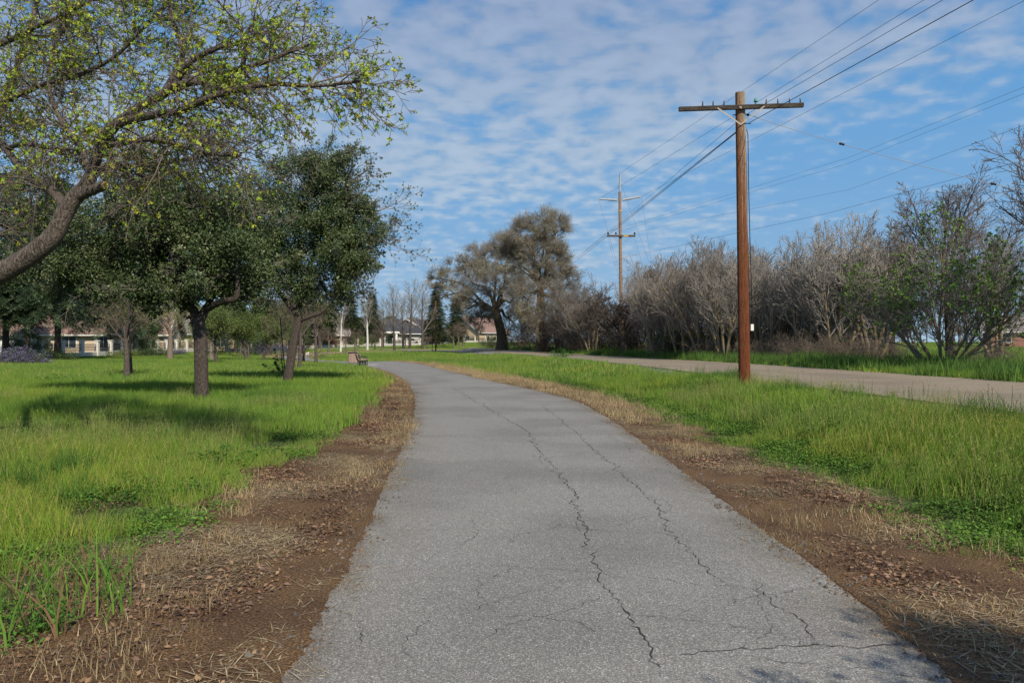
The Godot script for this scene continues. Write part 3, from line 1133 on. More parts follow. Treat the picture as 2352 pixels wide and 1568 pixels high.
	lawn("soil_crumbs", "small clods of soil on the bare verges", clods.commit(), M.dry, 3.3, 16.0, 120.0, 0.7, 1.4, clod_here, plain_tint)
	var crumbs := Shape.new()
	crumbs.colored = true
	for k in 16:
		crumbs.tint = [Color(0.10, 0.098, 0.09), Color(0.14, 0.12, 0.10), Color(0.12, 0.085, 0.055), Color(0.16, 0.11, 0.07)][rng.randi() % 4]
		var c := Vector3(rf(-0.1, 0.1), 0.026, rf(-0.14, 0.14))
		var r := rf(0.004, 0.017)
		var top := c + Vector3(0, r * 0.9, 0)
		var ring := []
		for q in 5:
			var a := TAU * q / 5.0 + rf(-0.3, 0.3)
			ring.append(c + Vector3(cos(a), -0.3, sin(a)) * r * rf(0.8, 1.5))
		for q in 5:
			crumbs.tri(ring[(q + 1) % 5], ring[q], top)
	var rim_here := func(p: Vector2) -> float:
		var e := 0.05 + 0.1 * rng.randf()
		return 0.8 if hard_at(p + Vector2(e, 0)) != hard_at(p - Vector2(e, 0)) else 0.0
	lawn("grit", "crumbs of asphalt and soil along the path's broken edges", crumbs.commit(), M.dry, 3.3, 16.0, 170.0, 0.6, 1.3, rim_here, plain_tint, -4.0, 2.6)
	# tall grass on the bank beyond the road
	var tall := blade_clump(46, 0.5, 0.35, 0.75, 0.03, 0.5, lush, 3)
	var bank_here := func(p: Vector2) -> float:
		return 1.0 if Geometry2D.is_point_in_polygon(p, bank_poly) and not Geometry2D.is_point_in_polygon(p, road_poly) else 0.0
	var bank_tint := func(_p: Vector2) -> Color:
		var f := rf(0.8, 1.25)
		return Color(f, f, f)
	lawn("tall_grass", "tall dark green grass on the bank beyond the road", tall, M.grass, 18.0, 120.0, 3.2, 0.8, 1.25, bank_here, bank_tint, 0.0)
	# weeds with yellow flower heads in the grass strip by the pole
	var weed := Shape.new()
	weed.colored = true
	for k in 7:
		weed.tint = Color(0.12, 0.2, 0.04)
		var b := Vector3(rf(-0.2, 0.2), 0, rf(-0.2, 0.2))
		var top := b + Vector3(rf(-0.08, 0.08), rf(0.3, 0.62), rf(-0.08, 0.08))
		weed.rod(b, top, 0.004, 0.003, 3, false)
		for q in 6:
			weed.leaf(b.lerp(top, rf(0.1, 0.9)), Basis(Vector3.UP, rf(0, TAU)) * Basis(Vector3.RIGHT, -0.6), 0.06, 0.012)
		weed.tint = Color(0.55, 0.30, 0.02)
		for q in 5:
			weed.leaf(top, Basis(Vector3.UP, rf(0, TAU)) * Basis(Vector3.RIGHT, rf(-1.2, 0.2)), 0.022, 0.018)
	var weed_here := func(p: Vector2) -> float:
		if p.x < 1.0 or hard_at(p) or edge_distance(p) < 1.6:
			return 0.0
		return clampf(0.5 + bump_noise.get_noise_2d(p.x * 3.0, p.y * 3.0) * 2.0, 0.1, 1.0)
	lawn("wildflowers", "thin weeds with orange yellow flower heads in the right hand grass", weed.commit(), M.grass, 8.0, 34.0, 3.0, 0.5, 0.85, weed_here, plain_tint, 2.0, 8.0)

# ---------------------------------------------------------------- trees
# P: per level arrays n (children), len (share of the parent's length), ang, seg, gnarl, trop, start, rr (share of the parent's radius), sides; taper and rmin
func grow(sh: Array, p: Vector3, dir: Vector3, length: float, r0: float, lv: int, P: Dictionary, tips: Array) -> void:
	var seg: int = P.seg[lv]
	var last: bool = lv == P.seg.size() - 1
	var pts := PackedVector3Array()
	var rad := PackedFloat32Array()
	var dirs := []
	var d := dir
	var gn: float = P.gnarl[lv]
	var tr: float = P.trop[lv]
	var r1: float = maxf(r0 * P.taper, P.rmin)
	for k in seg + 1:
		pts.append(p)
		rad.append(lerpf(r0, r1, float(k) / seg))
		dirs.append(d)
		if k < seg:
			d = (d + rv() * gn + Vector3.UP * tr).normalized()
			p += d * (length / seg)
	var s: Shape = sh[1 if lv >= P.split else 0]
	s.tube(pts, rad, P.sides[lv])
	if last:
		tips.append([p, d])
		return
	var n: int = P.n[lv]
	var az := rf(0.0, TAU)
	for k in n:
		var t: float = lerpf(P.start[lv], 1.0, (k + rf(0.2, 0.95)) / n)
		var f := t * seg
		var q := mini(int(f), seg - 1)
		var base := pts[q].lerp(pts[q + 1], f - q)
		var along: Vector3 = dirs[q + 1] if q + 1 < dirs.size() else d
		az += 2.4 + rf(-0.6, 0.6)
		var u := along.cross(Vector3(0.27, 0.13, 0.95)).normalized()
		var w := along.cross(u)
		var ang: float = P.ang[lv] * rf(0.65, 1.3) * (1.0 if t < 0.97 else 0.5)
		var cd := (along * cos(ang) + (u * cos(az) + w * sin(az)) * sin(ang)).normalized()
		var cl: float = length * P.len[lv] * rf(0.65, 1.25) * (1.15 - 0.55 * (t - P.start[lv]) / maxf(0.05, 1.0 - P.start[lv]))
		var cr: float = maxf(lerpf(r0, r1, t) * P.rr[lv] * rf(0.8, 1.1), P.rmin)
		grow(sh, base, cd, cl, cr, lv + 1, P, tips)

func limb(s: Shape, pts: PackedVector3Array, r0: float, r1: float, sides: int, per := 4, cap := false, knots := 0.06) -> PackedVector3Array:
	var p := smooth_line(pts, per)
	var rad := PackedFloat32Array()
	for k in p.size():
		var t := float(k) / (p.size() - 1)
		rad.append(lerpf(r0, r1, pow(t, 0.85)) * (1.0 + rf(-knots, knots)))
	s.tube(p, rad, sides, cap)
	return p

func flare(s: Shape, pts: PackedVector3Array, r0: float, r1: float, sides: int, per := 5) -> PackedVector3Array:
	var p := smooth_line(pts, per)
	var rad := PackedFloat32Array()
	for k in p.size():
		var t := float(k) / (p.size() - 1)
		var up := p[k].y - p[0].y
		rad.append(lerpf(r0, r1, t) * (1.0 + 0.45 * exp(-up / (r0 * 1.6))) * (1.0 + rf(-0.04, 0.04)))
	s.tube(p, rad, sides)
	return p

func sprigs(called: String, parent: Node, tips: Array, mesh: Mesh, material: Material, size0: float, size1: float, tints: Array, share := 1.0) -> void:
	var ts := []
	var cs := []
	for t in tips:
		if rng.randf() > share:
			continue
		var y: Vector3 = t[1]
		var x := y.cross(rv()).normalized()
		var z := x.cross(y)
		ts.append(Transform3D(Basis(x, y, z).scaled_local(Vector3.ONE * rf(size0, size1)), t[0]))
		var c: Color = tints[rng.randi() % tints.size()]
		var f := rf(0.8, 1.2)
		cs.append(Color(c.r * f, c.g * f, c.b * f))
	if ts.size():
		many(called, mesh, material, ts, cs, parent)

func rosette(n: int, l: float, w: float) -> ArrayMesh:  # young leaves round a shoot that points up
	var s := Shape.new()
	s.colored = true
	for k in n:
		s.tint = Color.WHITE * rf(0.8, 1.15)
		var b := Basis(Vector3.UP, TAU * k / n + rf(-0.4, 0.4)) * Basis(Vector3.RIGHT, rf(-1.15, 0.15))
		s.leaf(Vector3(0, rf(-0.02, 0.02), 0), b, l * rf(0.6, 1.2), w)
	return s.commit()

func leaf_cloud(n: int, radius: float, l: float, w: float) -> ArrayMesh:
	var s := Shape.new()
	s.colored = true
	for k in n:
		s.tint = Color.WHITE * rf(0.7, 1.25)
		s.leaf(rv() * radius * pow(rng.randf(), 0.5), spin(), l * rf(0.7, 1.3), w)
	return s.commit()

# leaves through a crown made of lobes: [centre, radii, how many clumps]
func crown(parent: Node, lobes: Array, mesh: Mesh, material: Material, tints: Array, size0: float, size1: float, hollow := 0.45, holes := 0.0) -> void:
	var ts := []
	var cs := []
	for l in lobes:
		for k in l[2]:
			var q := rv() * pow(rf(hollow * hollow, 1.0), 0.5)
			var p: Vector3 = l[0] + Vector3(q.x * l[1].x, q.y * l[1].y, q.z * l[1].z)
			var g := bump_noise.get_noise_3d(p.x * 12.0, p.y * 12.0, p.z * 12.0)
			if g < holes - 0.35:
				continue
			ts.append(Transform3D(spin().scaled(Vector3.ONE * rf(size0, size1)), p))
			var c: Color = tints[rng.randi() % tints.size()]
			var f := rf(0.75, 1.2)
			cs.append(Color(c.r * f, c.g * f, c.b * f))
	many("foliage", mesh, material, ts, cs, parent)

func local(px: float, py: float, d: float, base: Vector3) -> Vector3:
	return sight(px, py, d) - base

func wood(parent: Node, sh: Array, m0: Material, m1: Material) -> void:
	if sh[0].v.size():
		part("trunk", sh[0].commit(), m0, parent)
	if sh[1].v.size():
		part("branches", sh[1].commit(), m1, parent)

# the leaning tree at the left whose boughs reach over the lawn
func leaning_tree() -> void:
	rng.seed = 7
	var d := 10.0
	var base := at(-9.4, d + 0.3)
	var t := thing("leaning_tree", "leaning tree with fresh yellow-green leaves reaching in from the left", "tree", base)
	var sh := [Shape.new(), Shape.new()]
	var f := func(list: Array) -> PackedVector3Array:
		var o := PackedVector3Array()
		for q in list:
			o.append(local(q[0], q[1], q[2], base))
		return o
	# trunk, out of the ground beyond the frame and up to the fork
	var tr := PackedVector3Array([Vector3(0, -0.1, 0), Vector3(0.35, 0.9, 0.0)])
	tr.append_array(f.call([[-120, 672, 10.1], [-30, 640, 10.0], [40, 605, 9.95], [100, 562, 9.9], [128, 530, 9.9], [150, 482, 9.9], [172, 452, 9.9], [195, 428, 9.9]]))
	flare(sh[0], tr, 0.155, 0.09, 14)
	var A: PackedVector3Array = f.call([[188, 436, 9.9], [206, 405, 9.9], [219, 362, 9.85], [232, 328, 9.8], [262, 288, 9.7], [292, 264, 9.6], [330, 238, 9.5], [372, 217, 9.4], [398, 196, 9.3], [430, 190, 9.2], [470, 184, 9.1], [508, 170, 9.0], [552, 156, 8.9], [606, 143, 8.8], [660, 120, 8.7], [710, 100, 8.7]])
	var stub: PackedVector3Array = f.call([[172, 452, 9.9], [205, 438, 9.82], [240, 425, 9.75]])
	limb(sh[0], stub, 0.075, 0.056, 12, 3, true, 0.02)
	var B: PackedVector3Array = f.call([[270, 282, 9.65], [315, 270, 9.4], [373, 259, 9.1], [415, 253, 8.9], [470, 228, 8.7], [535, 207, 8.5], [622, 192, 8.3], [700, 196, 8.1], [770, 193, 8.0], [830, 184, 7.9]])
	var C: PackedVector3Array = f.call([[228, 348, 9.8], [255, 334, 9.6], [290, 326, 9.4], [352, 319, 9.1], [415, 334, 8.9], [486, 353, 8.7], [550, 357, 8.5]])
	var Dl: PackedVector3Array = f.call([[215, 392, 9.85], [250, 384, 10.1], [290, 380, 10.4], [373, 375, 10.8], [436, 365, 11.1], [498, 352, 11.4]])
	var E: PackedVector3Array = f.call([[372, 217, 9.4], [390, 185, 9.6], [416, 138, 9.8], [409, 83, 10.0], [392, 35, 10.1], [380, -40, 10.3]])
	var G: PackedVector3Array = f.call([[398, 192, 9.3], [436, 140, 9.2], [500, 108, 9.1], [556, 95, 9.0], [600, 62, 8.9]])
	var H: PackedVector3Array = f.call([[556, 152, 8.9], [562, 110, 9.0], [566, 72, 9.1], [590, 40, 9.1]])
	var I: PackedVector3Array = f.call([[150, 482, 9.9], [120, 440, 10.3], [60, 400, 10.8], [10, 340, 11.2], [-60, 250, 11.5], [-90, 120, 11.7], [-60, 0, 11.8]])
	var J: PackedVector3Array = f.call([[-60, 250, 11.5], [10, 230, 11.2], [90, 195, 10.9], [180, 170, 10.6], [260, 130, 10.4], [330, 60, 10.2], [380, 5, 10.1]])
	var K: PackedVector3Array = f.call([[-90, 120, 11.7], [0, 100, 11.3], [80, 60, 11.0], [170, 20, 10.8], [250, -30, 10.6]])
	var L: PackedVector3Array = f.call([[206, 405, 9.9], [180, 330, 10.3], [140, 280, 10.6], [110, 200, 10.8], [120, 110, 11.0], [160, 40, 11.1], [190, -30, 11.2]])
	var N: PackedVector3Array = f.call([[10, 340, 11.2], [60, 330, 10.8], [120, 340, 10.5], [190, 345, 10.2], [270, 372, 9.9], [330, 410, 9.6]])
	var O: PackedVector3Array = f.call([[-20, 655, 10.2], [-30, 560, 10.8], [-50, 440, 11.3], [-30, 330, 11.7], [20, 200, 11.9], [60, 80, 12.0], [90, -20, 12.2]])
	var limbs := [[A, 0.085, 0.014], [B, 0.058, 0.012], [C, 0.05, 0.014], [Dl, 0.045, 0.014], [E, 0.045, 0.022], [G, 0.05, 0.012], [H, 0.032, 0.012], [I, 0.07, 0.03], [J, 0.05, 0.012], [K, 0.045, 0.015], [L, 0.045, 0.015], [N, 0.035, 0.012], [O, 0.085, 0.03]]
	var P := {"n": [8, 4, 0], "len": [0.45, 0.45, 0.3], "ang": [0.8, 0.8, 0.7], "seg": [7, 4, 3], "gnarl": [0.16, 0.2, 0.25], "trop": [-0.05, -0.03, 0.02], "start": [0.15, 0.2, 0.3], "rr": [0.6, 0.65, 0.7], "sides": [4, 3, 3], "taper": 0.4, "rmin": 0.003, "split": 0}
	var tips := []
	for l in limbs:
		var p: PackedVector3Array = limb(sh[0], l[0], l[1], l[2], 9, 4)
		var total := 0.0
		for k in p.size() - 1:
			total += p[k].distance_to(p[k + 1])
		var n := int(total / 0.092)
		for k in n:
			var along_t := lerpf(0.14, 1.0, (k + rf(0, 1)) / n)
			var q := clampi(int(along_t * (p.size() - 1)), 0, p.size() - 2)
			var along := (p[q + 1] - p[q]).normalized()
			var dir := (along * rf(0.3, 1.0) + rv() * 0.75 + Vector3(0.2, 0.05, 0)).normalized()
			var rr := lerpf(l[1], l[2], along_t)
			grow(sh, p[q].lerp(p[q + 1], rng.randf()), dir, rf(0.4, 1.3) * (1.05 - 0.35 * along_t), minf(rr * 0.5, 0.010), 0, P, tips)
	part("trunk", sh[0].commit(), M.bark, t)
	part("twigs", sh[1].commit(), M.twig_brown, t)
	var cut := Shape.new()
	var c0: Vector3 = stub[2]
	var cn := (stub[2] - stub[1]).normalized()
	cut.tube(PackedVector3Array([c0 + cn * 0.001, c0 + cn * 0.004]), PackedFloat32Array([0.049, 0.047]), 14, true)
	tag(part("cut_face", cut.commit(), mat(lin(0.55, 0.36, 0.2), 0.8), t), "pale sawn end of a cut bough")
	var young := rosette(10, 0.040, 0.018)
	var up := []
	for q in tips:
		var y: float = q[0].y + base.y
		if rng.randf() < (0.80 if y > 3.7 else 0.26):
			up.append(q)
	print("leaning tips ", tips.size())
	sprigs("foliage", t, up, young, M.foliage, 0.6, 1.2, [Color(0.34, 0.42, 0.035), Color(0.26, 0.38, 0.035), Color(0.40, 0.42, 0.045), Color(0.18, 0.30, 0.03)])

func oak(label: String, base: Vector3, limbs: Array, lobes: Array, r0: float, sprays: Array, seed_: int) -> void:
	rng.seed = seed_
	var t := thing("evergreen_oak", label, "tree", base)
	var sh := [Shape.new(), Shape.new()]
	for l in limbs:
		var p := PackedVector3Array()
		for q in l[0]:
			p.append(local(q[0], q[1], q[2], base))
		if l[3]:
			p[0] = Vector3(0, -0.05, 0)
			flare(sh[0], p, l[1], l[2], 14)
		else:
			limb(sh[0], p, l[1], l[2], 10)
	var tips := []
	var P := {"n": [7, 6, 4, 0], "len": [0.5, 0.5, 0.5, 0.3], "ang": [0.8, 0.8, 0.8, 0.7], "seg": [6, 5, 4, 3], "gnarl": [0.22, 0.28, 0.3, 0.3], "trop": [0.03, 0.02, 0.0, 0.0], "start": [0.25, 0.2, 0.2, 0.3], "rr": [0.55, 0.6, 0.6, 0.7], "sides": [6, 4, 3, 3], "taper": 0.35, "rmin": 0.005, "split": 1}
	var spots := []
	var loose := []
	for l in lobes:
		var c := [local(l[0], l[1], l[2], base), l[3] as Vector3, int(l[4] * 0.7)]
		spots.append(c)
		for q in 7:
			var o := rv() * rf(0.7, 1.0)
			var sub: float = rf(0.28, 0.5)
			spots.append([c[0] + Vector3(o.x * l[3].x, o.y * l[3].y, o.z * l[3].z), Vector3.ONE * l[3].x * sub + Vector3(0, -0.12, 0), int(l[4] * 0.17)])
			if q < 3 and o.y > -0.3:
				var tip: Vector3 = c[0] + Vector3(o.x * l[3].x, o.y * l[3].y, o.z * l[3].z) * 1.0
				loose.append([tip, Vector3(o.x, o.y * 0.5 + 0.1, o.z).normalized(), rf(0.5, 1.1)])
		var from: Vector3 = local(limbs[0][0][-1][0], limbs[0][0][-1][1], limbs[0][0][-1][2], base)
		var best := 999.0
		for m in limbs:
			var e: Array = m[0][-1]
			var v := local(e[0], e[1], e[2], base)
			if v.distance_to(c[0]) < best:
				best = v.distance_to(c[0])
				from = v
		var dir: Vector3 = (c[0] - from).normalized()
		grow(sh, from, dir, from.distance_to(c[0]) + l[3].x * 0.6, 0.07, 0, P, tips)
	var shoots := []
	var Q := {"n": [9, 5, 0], "len": [0.4, 0.5, 0.3], "ang": [0.6, 0.7, 0.7], "seg": [8, 4, 3], "gnarl": [0.12, 0.2, 0.3], "trop": [0.0, 0.02, 0.02], "start": [0.3, 0.3, 0.3], "rr": [0.6, 0.6, 0.7], "sides": [4, 3, 3], "taper": 0.4, "rmin": 0.004, "split": 0}
	for s in sprays:
		var a := local(s[0], s[1], s[2], base)
		var b := local(s[3], s[4], s[5], base)
		grow(sh, a, (b - a).normalized(), a.distance_to(b), 0.02, 0, Q, shoots)
	for s in loose:
		grow(sh, s[0], s[1], s[2], 0.012, 0, Q, shoots)
	wood(t, sh, M.bark_dark, M.twig_grey)
	var tints := [Color(0.06, 0.095, 0.034), Color(0.08, 0.12, 0.04), Color(0.10, 0.14, 0.048), Color(0.045, 0.075, 0.028), Color(0.13, 0.155, 0.07)]
	crown(t, spots, leaf_cloud(30, 0.26, 0.078, 0.034), M.glossy, tints, 0.75, 1.35, 0.3, 0.22)
	sprigs("foliage", t, tips, rosette(7, 0.07, 0.03), M.glossy, 0.9, 1.5, tints)
	sprigs("foliage", t, shoots, rosette(6, 0.065, 0.028), M.glossy, 0.9, 1.5, tints)

func front_oaks() -> void:
	var b1 := at(spot(463, 929).x, spot(463, 929).y)
	var d := -b1.z
	oak("dark evergreen oak with a thick upright trunk on the lawn", b1, [
		[[[463, 930, d], [462, 880, d], [461, 820, d], [459, 770, d], [452, 728, d]], 0.155, 0.17, true],
		[[[455, 735, d], [440, 708, d], [420, 690, d], [395, 680, d + 0.2], [370, 668, d + 0.4], [345, 668, d + 0.6], [320, 658, d + 0.8]], 0.125, 0.06, false],
		[[[458, 740, d], [470, 712, d], [482, 690, d + 0.3], [486, 650, d + 0.5], [480, 610, d + 0.6]], 0.12, 0.06, false],
		[[[470, 712, d], [495, 698, d - 0.3], [520, 690, d - 0.5], [541, 684, d - 0.6], [545, 655, d - 0.6], [540, 620, d - 0.6]], 0.095, 0.05, false],
		[[[420, 690, d], [410, 650, d - 0.6], [400, 600, d - 0.9]], 0.09, 0.05, false],
		], [
		[400, 590, d, Vector3(1.3, 1.0, 1.3), 330], [480, 560, d + 0.4, Vector3(1.3, 1.1, 1.4), 340], [320, 610, d + 0.8, Vector3(1.1, 0.75, 1.1), 260], [545, 600, d - 0.5, Vector3(0.9, 0.8, 1.0), 210],
		[270, 560, d + 0.8, Vector3(1.2, 0.9, 1.2), 240], [370, 500, d - 0.2, Vector3(1.3, 0.9, 1.3), 250], [460, 480, d, Vector3(1.1, 0.7, 1.1), 180], [200, 600, d + 1.0, Vector3(0.9, 0.7, 0.9), 150],
		[420, 640, d + 0.6, Vector3(1.3, 0.42, 1.2), 190], [345, 655, d, Vector3(0.9, 0.42, 0.9), 120], [530, 650, d + 0.3, Vector3(0.7, 0.4, 0.8), 90], [255, 640, d + 0.5, Vector3(0.8, 0.4, 0.8), 100], [150, 540, d + 1.5, Vector3(1.2, 0.9, 1.2), 170], [120, 640, d + 1.5, Vector3(1.0, 0.5, 1.0), 110], [390, 440, d + 0.5, Vector3(1.1, 0.7, 1.1), 150], [480, 665, d - 0.6, Vector3(0.7, 0.25, 0.7), 50], [400, 668, d - 0.5, Vector3(0.7, 0.25, 0.7), 50], [280, 470, d + 1.0, Vector3(1.1, 0.7, 1.1), 120],
		], 0.17, [[300, 640, d, 240, 690, d - 0.3], [520, 660, d, 590, 690, d], [420, 640, d - 0.8, 395, 700, d - 1.0]], 21)
	var q := spot(658, 886)
	var b2 := at(q.x, q.y)
	d = q.y
	oak("evergreen oak with a slim trunk leaning right near the path", b2, [
		[[[658, 886, d], [664, 850, d], [670, 810, d], [677, 770, d], [685, 735, d], [682, 712, d]], 0.155, 0.15, true],
		[[[684, 728, d], [668, 705, d], [655, 690, d + 0.3], [640, 670, d + 0.5], [620, 640, d + 0.8]], 0.12, 0.06, false],
		[[[682, 720, d], [690, 690, d], [700, 650, d + 0.2], [715, 600, d + 0.3], [735, 540, d + 0.3]], 0.13, 0.06, false],
		[[[684, 738, d], [710, 728, d - 0.2], [738, 718, d - 0.4], [755, 700, d - 0.5], [768, 682, d - 0.6]], 0.075, 0.04, false],
		], [
		[700, 590, d, Vector3(1.7, 1.3, 1.7), 420], [620, 600, d + 0.4, Vector3(1.4, 1.1, 1.5), 320], [770, 600, d - 0.3, Vector3(1.2, 1.1, 1.3), 260], [740, 500, d + 0.2, Vector3(1.6, 1.3, 1.6), 400],
		[650, 500, d, Vector3(1.5, 1.2, 1.5), 320], [760, 410, d + 0.2, Vector3(1.05, 0.9, 1.1), 220], [690, 410, d + 0.3, Vector3(1.3, 0.9, 1.3), 220], [800, 480, d, Vector3(0.9, 0.9, 1.0), 150],
		[740, 370, d, Vector3(0.7, 0.55, 0.7), 90], [800, 640, d - 0.4, Vector3(0.6, 0.5, 0.7), 80], [640, 660, d + 0.2, Vector3(1.4, 0.42, 1.2), 170], [745, 670, d, Vector3(1.1, 0.4, 1.0), 130],
		[570, 560, d + 0.8, Vector3(1.1, 1.2, 1.2), 210], [600, 440, d + 0.8, Vector3(1.0, 0.9, 1.1), 150], [825, 545, d, Vector3(0.85, 0.7, 0.8), 100], [815, 605, d - 0.3, Vector3(0.8, 0.6, 0.8), 90], [855, 520, d, Vector3(0.5, 0.4, 0.6), 36], [540, 500, d + 0.6, Vector3(1.1, 1.0, 1.2), 150], [560, 650, d + 0.6, Vector3(0.9, 0.4, 0.9), 90], [785, 365, d, Vector3(0.35, 0.35, 0.4), 24],
		], 0.19, [[820, 500, d, 955, 455, d], [820, 540, d, 965, 575, d], [825, 520, d, 945, 515, d], [800, 610, d, 850, 660, d], [780, 400, d, 815, 350, d], [800, 440, d, 850, 470, d], [800, 570, d, 845, 600, d - 0.3], [800, 460, d, 900, 500, d], [790, 560, d, 890, 545, d], [780, 640, d, 840, 690, d], [740, 360, d, 760, 320, d], [640, 670, d, 600, 715, d], [720, 670, d, 700, 720, d]], 22)

# a bare tree, standing at the origin
func bare_tree(called: String, label: String, group: String, P: Dictionary, stems: Array, m0: Material, m1: Material, seed_: int, leaf: Mesh = null, leaf_tints := [], share := 1.0, size := 1.0, leaf_mat: Material = null) -> Node3D:
	rng.seed = seed_
	var t := thing(called, label, "tree", Vector3.ZERO, 0.0, group)
	var sh := [Shape.new(), Shape.new()]
	var tips := []
	for s in stems:  # [foot, direction, length, radius]
		grow(sh, s[0], (s[1] as Vector3).normalized(), s[2], s[3], 0, P, tips)
	wood(t, sh, m0, m1)
	if leaf:
		sprigs("foliage", t, tips, leaf, leaf_mat if leaf_mat else M.foliage, 0.7 * size, 1.3 * size, leaf_tints, share)
	print(called, " tips ", tips.size(), " verts ", sh[0].v.size() + sh[1].v.size())
	return t

# nothing grows on the road: how far along its line of sight a plant must stand back
func off_road(px: float, d: float) -> float:
	var k := (px - 1176.0) / 1829.0
	for q in 40:
		var p := Vector2(k * d, d)
		if not (Geometry2D.is_point_in_polygon(p, road_poly) or Geometry2D.is_point_in_polygon(p - Vector2(1.3, 0), road_poly)):
			break
		d += 1.0
	return d

func put(t: Node3D, px: float, d0: float, yaw: float, size0: float, up := -0.05) -> void:
	var d := off_road(px, d0)
	var size := size0 * d / d0
	var x := (px - 1176.0) / 1829.0 * d
	t.position = at(x, d, up)
	t.rotation.y = yaw
	t.scale = Vector3.ONE * size

func again(t: Node3D, px: float, d0: float, yaw: float, size0: float, label: String) -> void:
	var d := off_road(px, d0)
	var size := size0 * d / d0
	twin(t, at((px - 1176.0) / 1829.0 * d, d, -0.05), yaw, size, label)

func conifer(called: String, label: String, group: String, height: float, spread: float, r: float, whorls: int, per: int, droop: float, clear: float, seed_: int, tints: Array, spray: Mesh, ssize: float) -> Node3D:
	rng.seed = seed_
	var t := thing(called, label, "tree", Vector3.ZERO, 0.0, group)
	var s := Shape.new()
	flare(s, PackedVector3Array([Vector3(0, -0.2, 0), Vector3(0.05, height * 0.4, 0), Vector3(0, height, 0)]), r, 0.03, 9)
	var ts := []
	var cs := []
	for k in whorls:
		var f := (k + rf(0.0, 1.0)) / whorls
		var y := lerpf(clear, height * 0.985, f)
		var reach := spread * pow(1.0 - f, 0.75) * rf(0.65, 1.15) + 0.25
		var az := rf(0, TAU)
		for b in per:
			az += TAU / per + rf(-0.4, 0.4)
			var l := reach * rf(0.6, 1.15)
			var out := Vector3(cos(az), 0.0, sin(az))
			var p := PackedVector3Array()
			var rad := PackedFloat32Array()
			for q in 5:
				var u := q / 4.0
				p.append(Vector3(0, y, 0) + out * l * u + Vector3.UP * (l * 0.18 * sin(u * PI) - droop * l * u * u))
				rad.append(lerpf(0.02 + l * 0.012, 0.008, u))
			s.tube(p, rad, 4)
			var n := maxi(3, int(l / (0.28 * ssize)))
			for q in n:
				var u := lerpf(0.2, 1.05, (q + rf(0, 1)) / n)
				var c := Vector3(0, y, 0) + out * l * u + Vector3.UP * (l * 0.18 * sin(minf(u, 1.0) * PI) - droop * l * u * u)
				for side in [-1.0, 1.0]:
					var ang: float = az + side * rf(0.3, 1.1)
					var bas := Basis(Vector3.UP, -ang + PI * 0.5) * Basis(Vector3.RIGHT, rf(0.0, 0.55) + droop * 0.4) * Basis(Vector3.BACK, rf(-0.4, 0.4))
					ts.append(Transform3D(bas.scaled(Vector3.ONE * ssize * rf(0.7, 1.25)), c))
					var col: Color = tints[rng.randi() % tints.size()]
					var fb := rf(0.75, 1.25)
					cs.append(Color(col.r * fb, col.g * fb, col.b * fb))
	part("trunk", s.commit(), M.bark_dark, t)
	many("needles", spray, M.needles, ts, cs, t)
	print(called, " sprays ", ts.size())
	return t

func needle_spray(n: int, l: float, nl: float, nw: float) -> ArrayMesh:  # a flat spray that points along +z
	var s := Shape.new()
	s.colored = true
	for k in n:
		var u := float(k) / n
		for side in [-1.0, 1.0]:
			s.tint = Color.WHITE * rf(0.75, 1.25)
			var b := Basis(Vector3.UP, side * rf(0.5, 1.1)) * Basis(Vector3.RIGHT, rf(-0.3, 0.5))
			s.leaf(Vector3(0, -0.1 * u * u * l, u * l), b, nl * (1.15 - 0.6 * u) * rf(0.7, 1.2), nw)
	s.tint = Color.WHITE
	s.leaf(Vector3(0, -0.08 * l, l * 0.9), Basis.IDENTITY, nl, nw)
	return s.commit()

# thin bare twigs that spread from one point towards +y
func twig_brush(n: int, l0: float, l1: float, r: float, spread: float) -> ArrayMesh:
	var s := Shape.new()
	s.colored = true
	for k in n:
		s.tint = Color.WHITE * rf(0.65, 1.3)
		var d := (Vector3.UP + rv() * spread).normalized()
		var p := rv() * 0.25
		var l := rf(l0, l1)
		var m := p + d * l * 0.5 + rv() * l * 0.09
		var e := p + d * l + rv() * l * 0.12
		s.tube(PackedVector3Array([p, m, e]), PackedFloat32Array([r * 1.5, r, r * 0.6]), 3)
		for q in 2:
			var b := m.lerp(e, rf(0.0, 0.8))
			s.rod(b, b + (d + rv() * 0.9).normalized() * l * rf(0.25, 0.5), r * 0.8, r * 0.5, 3, false)
	return s.commit()

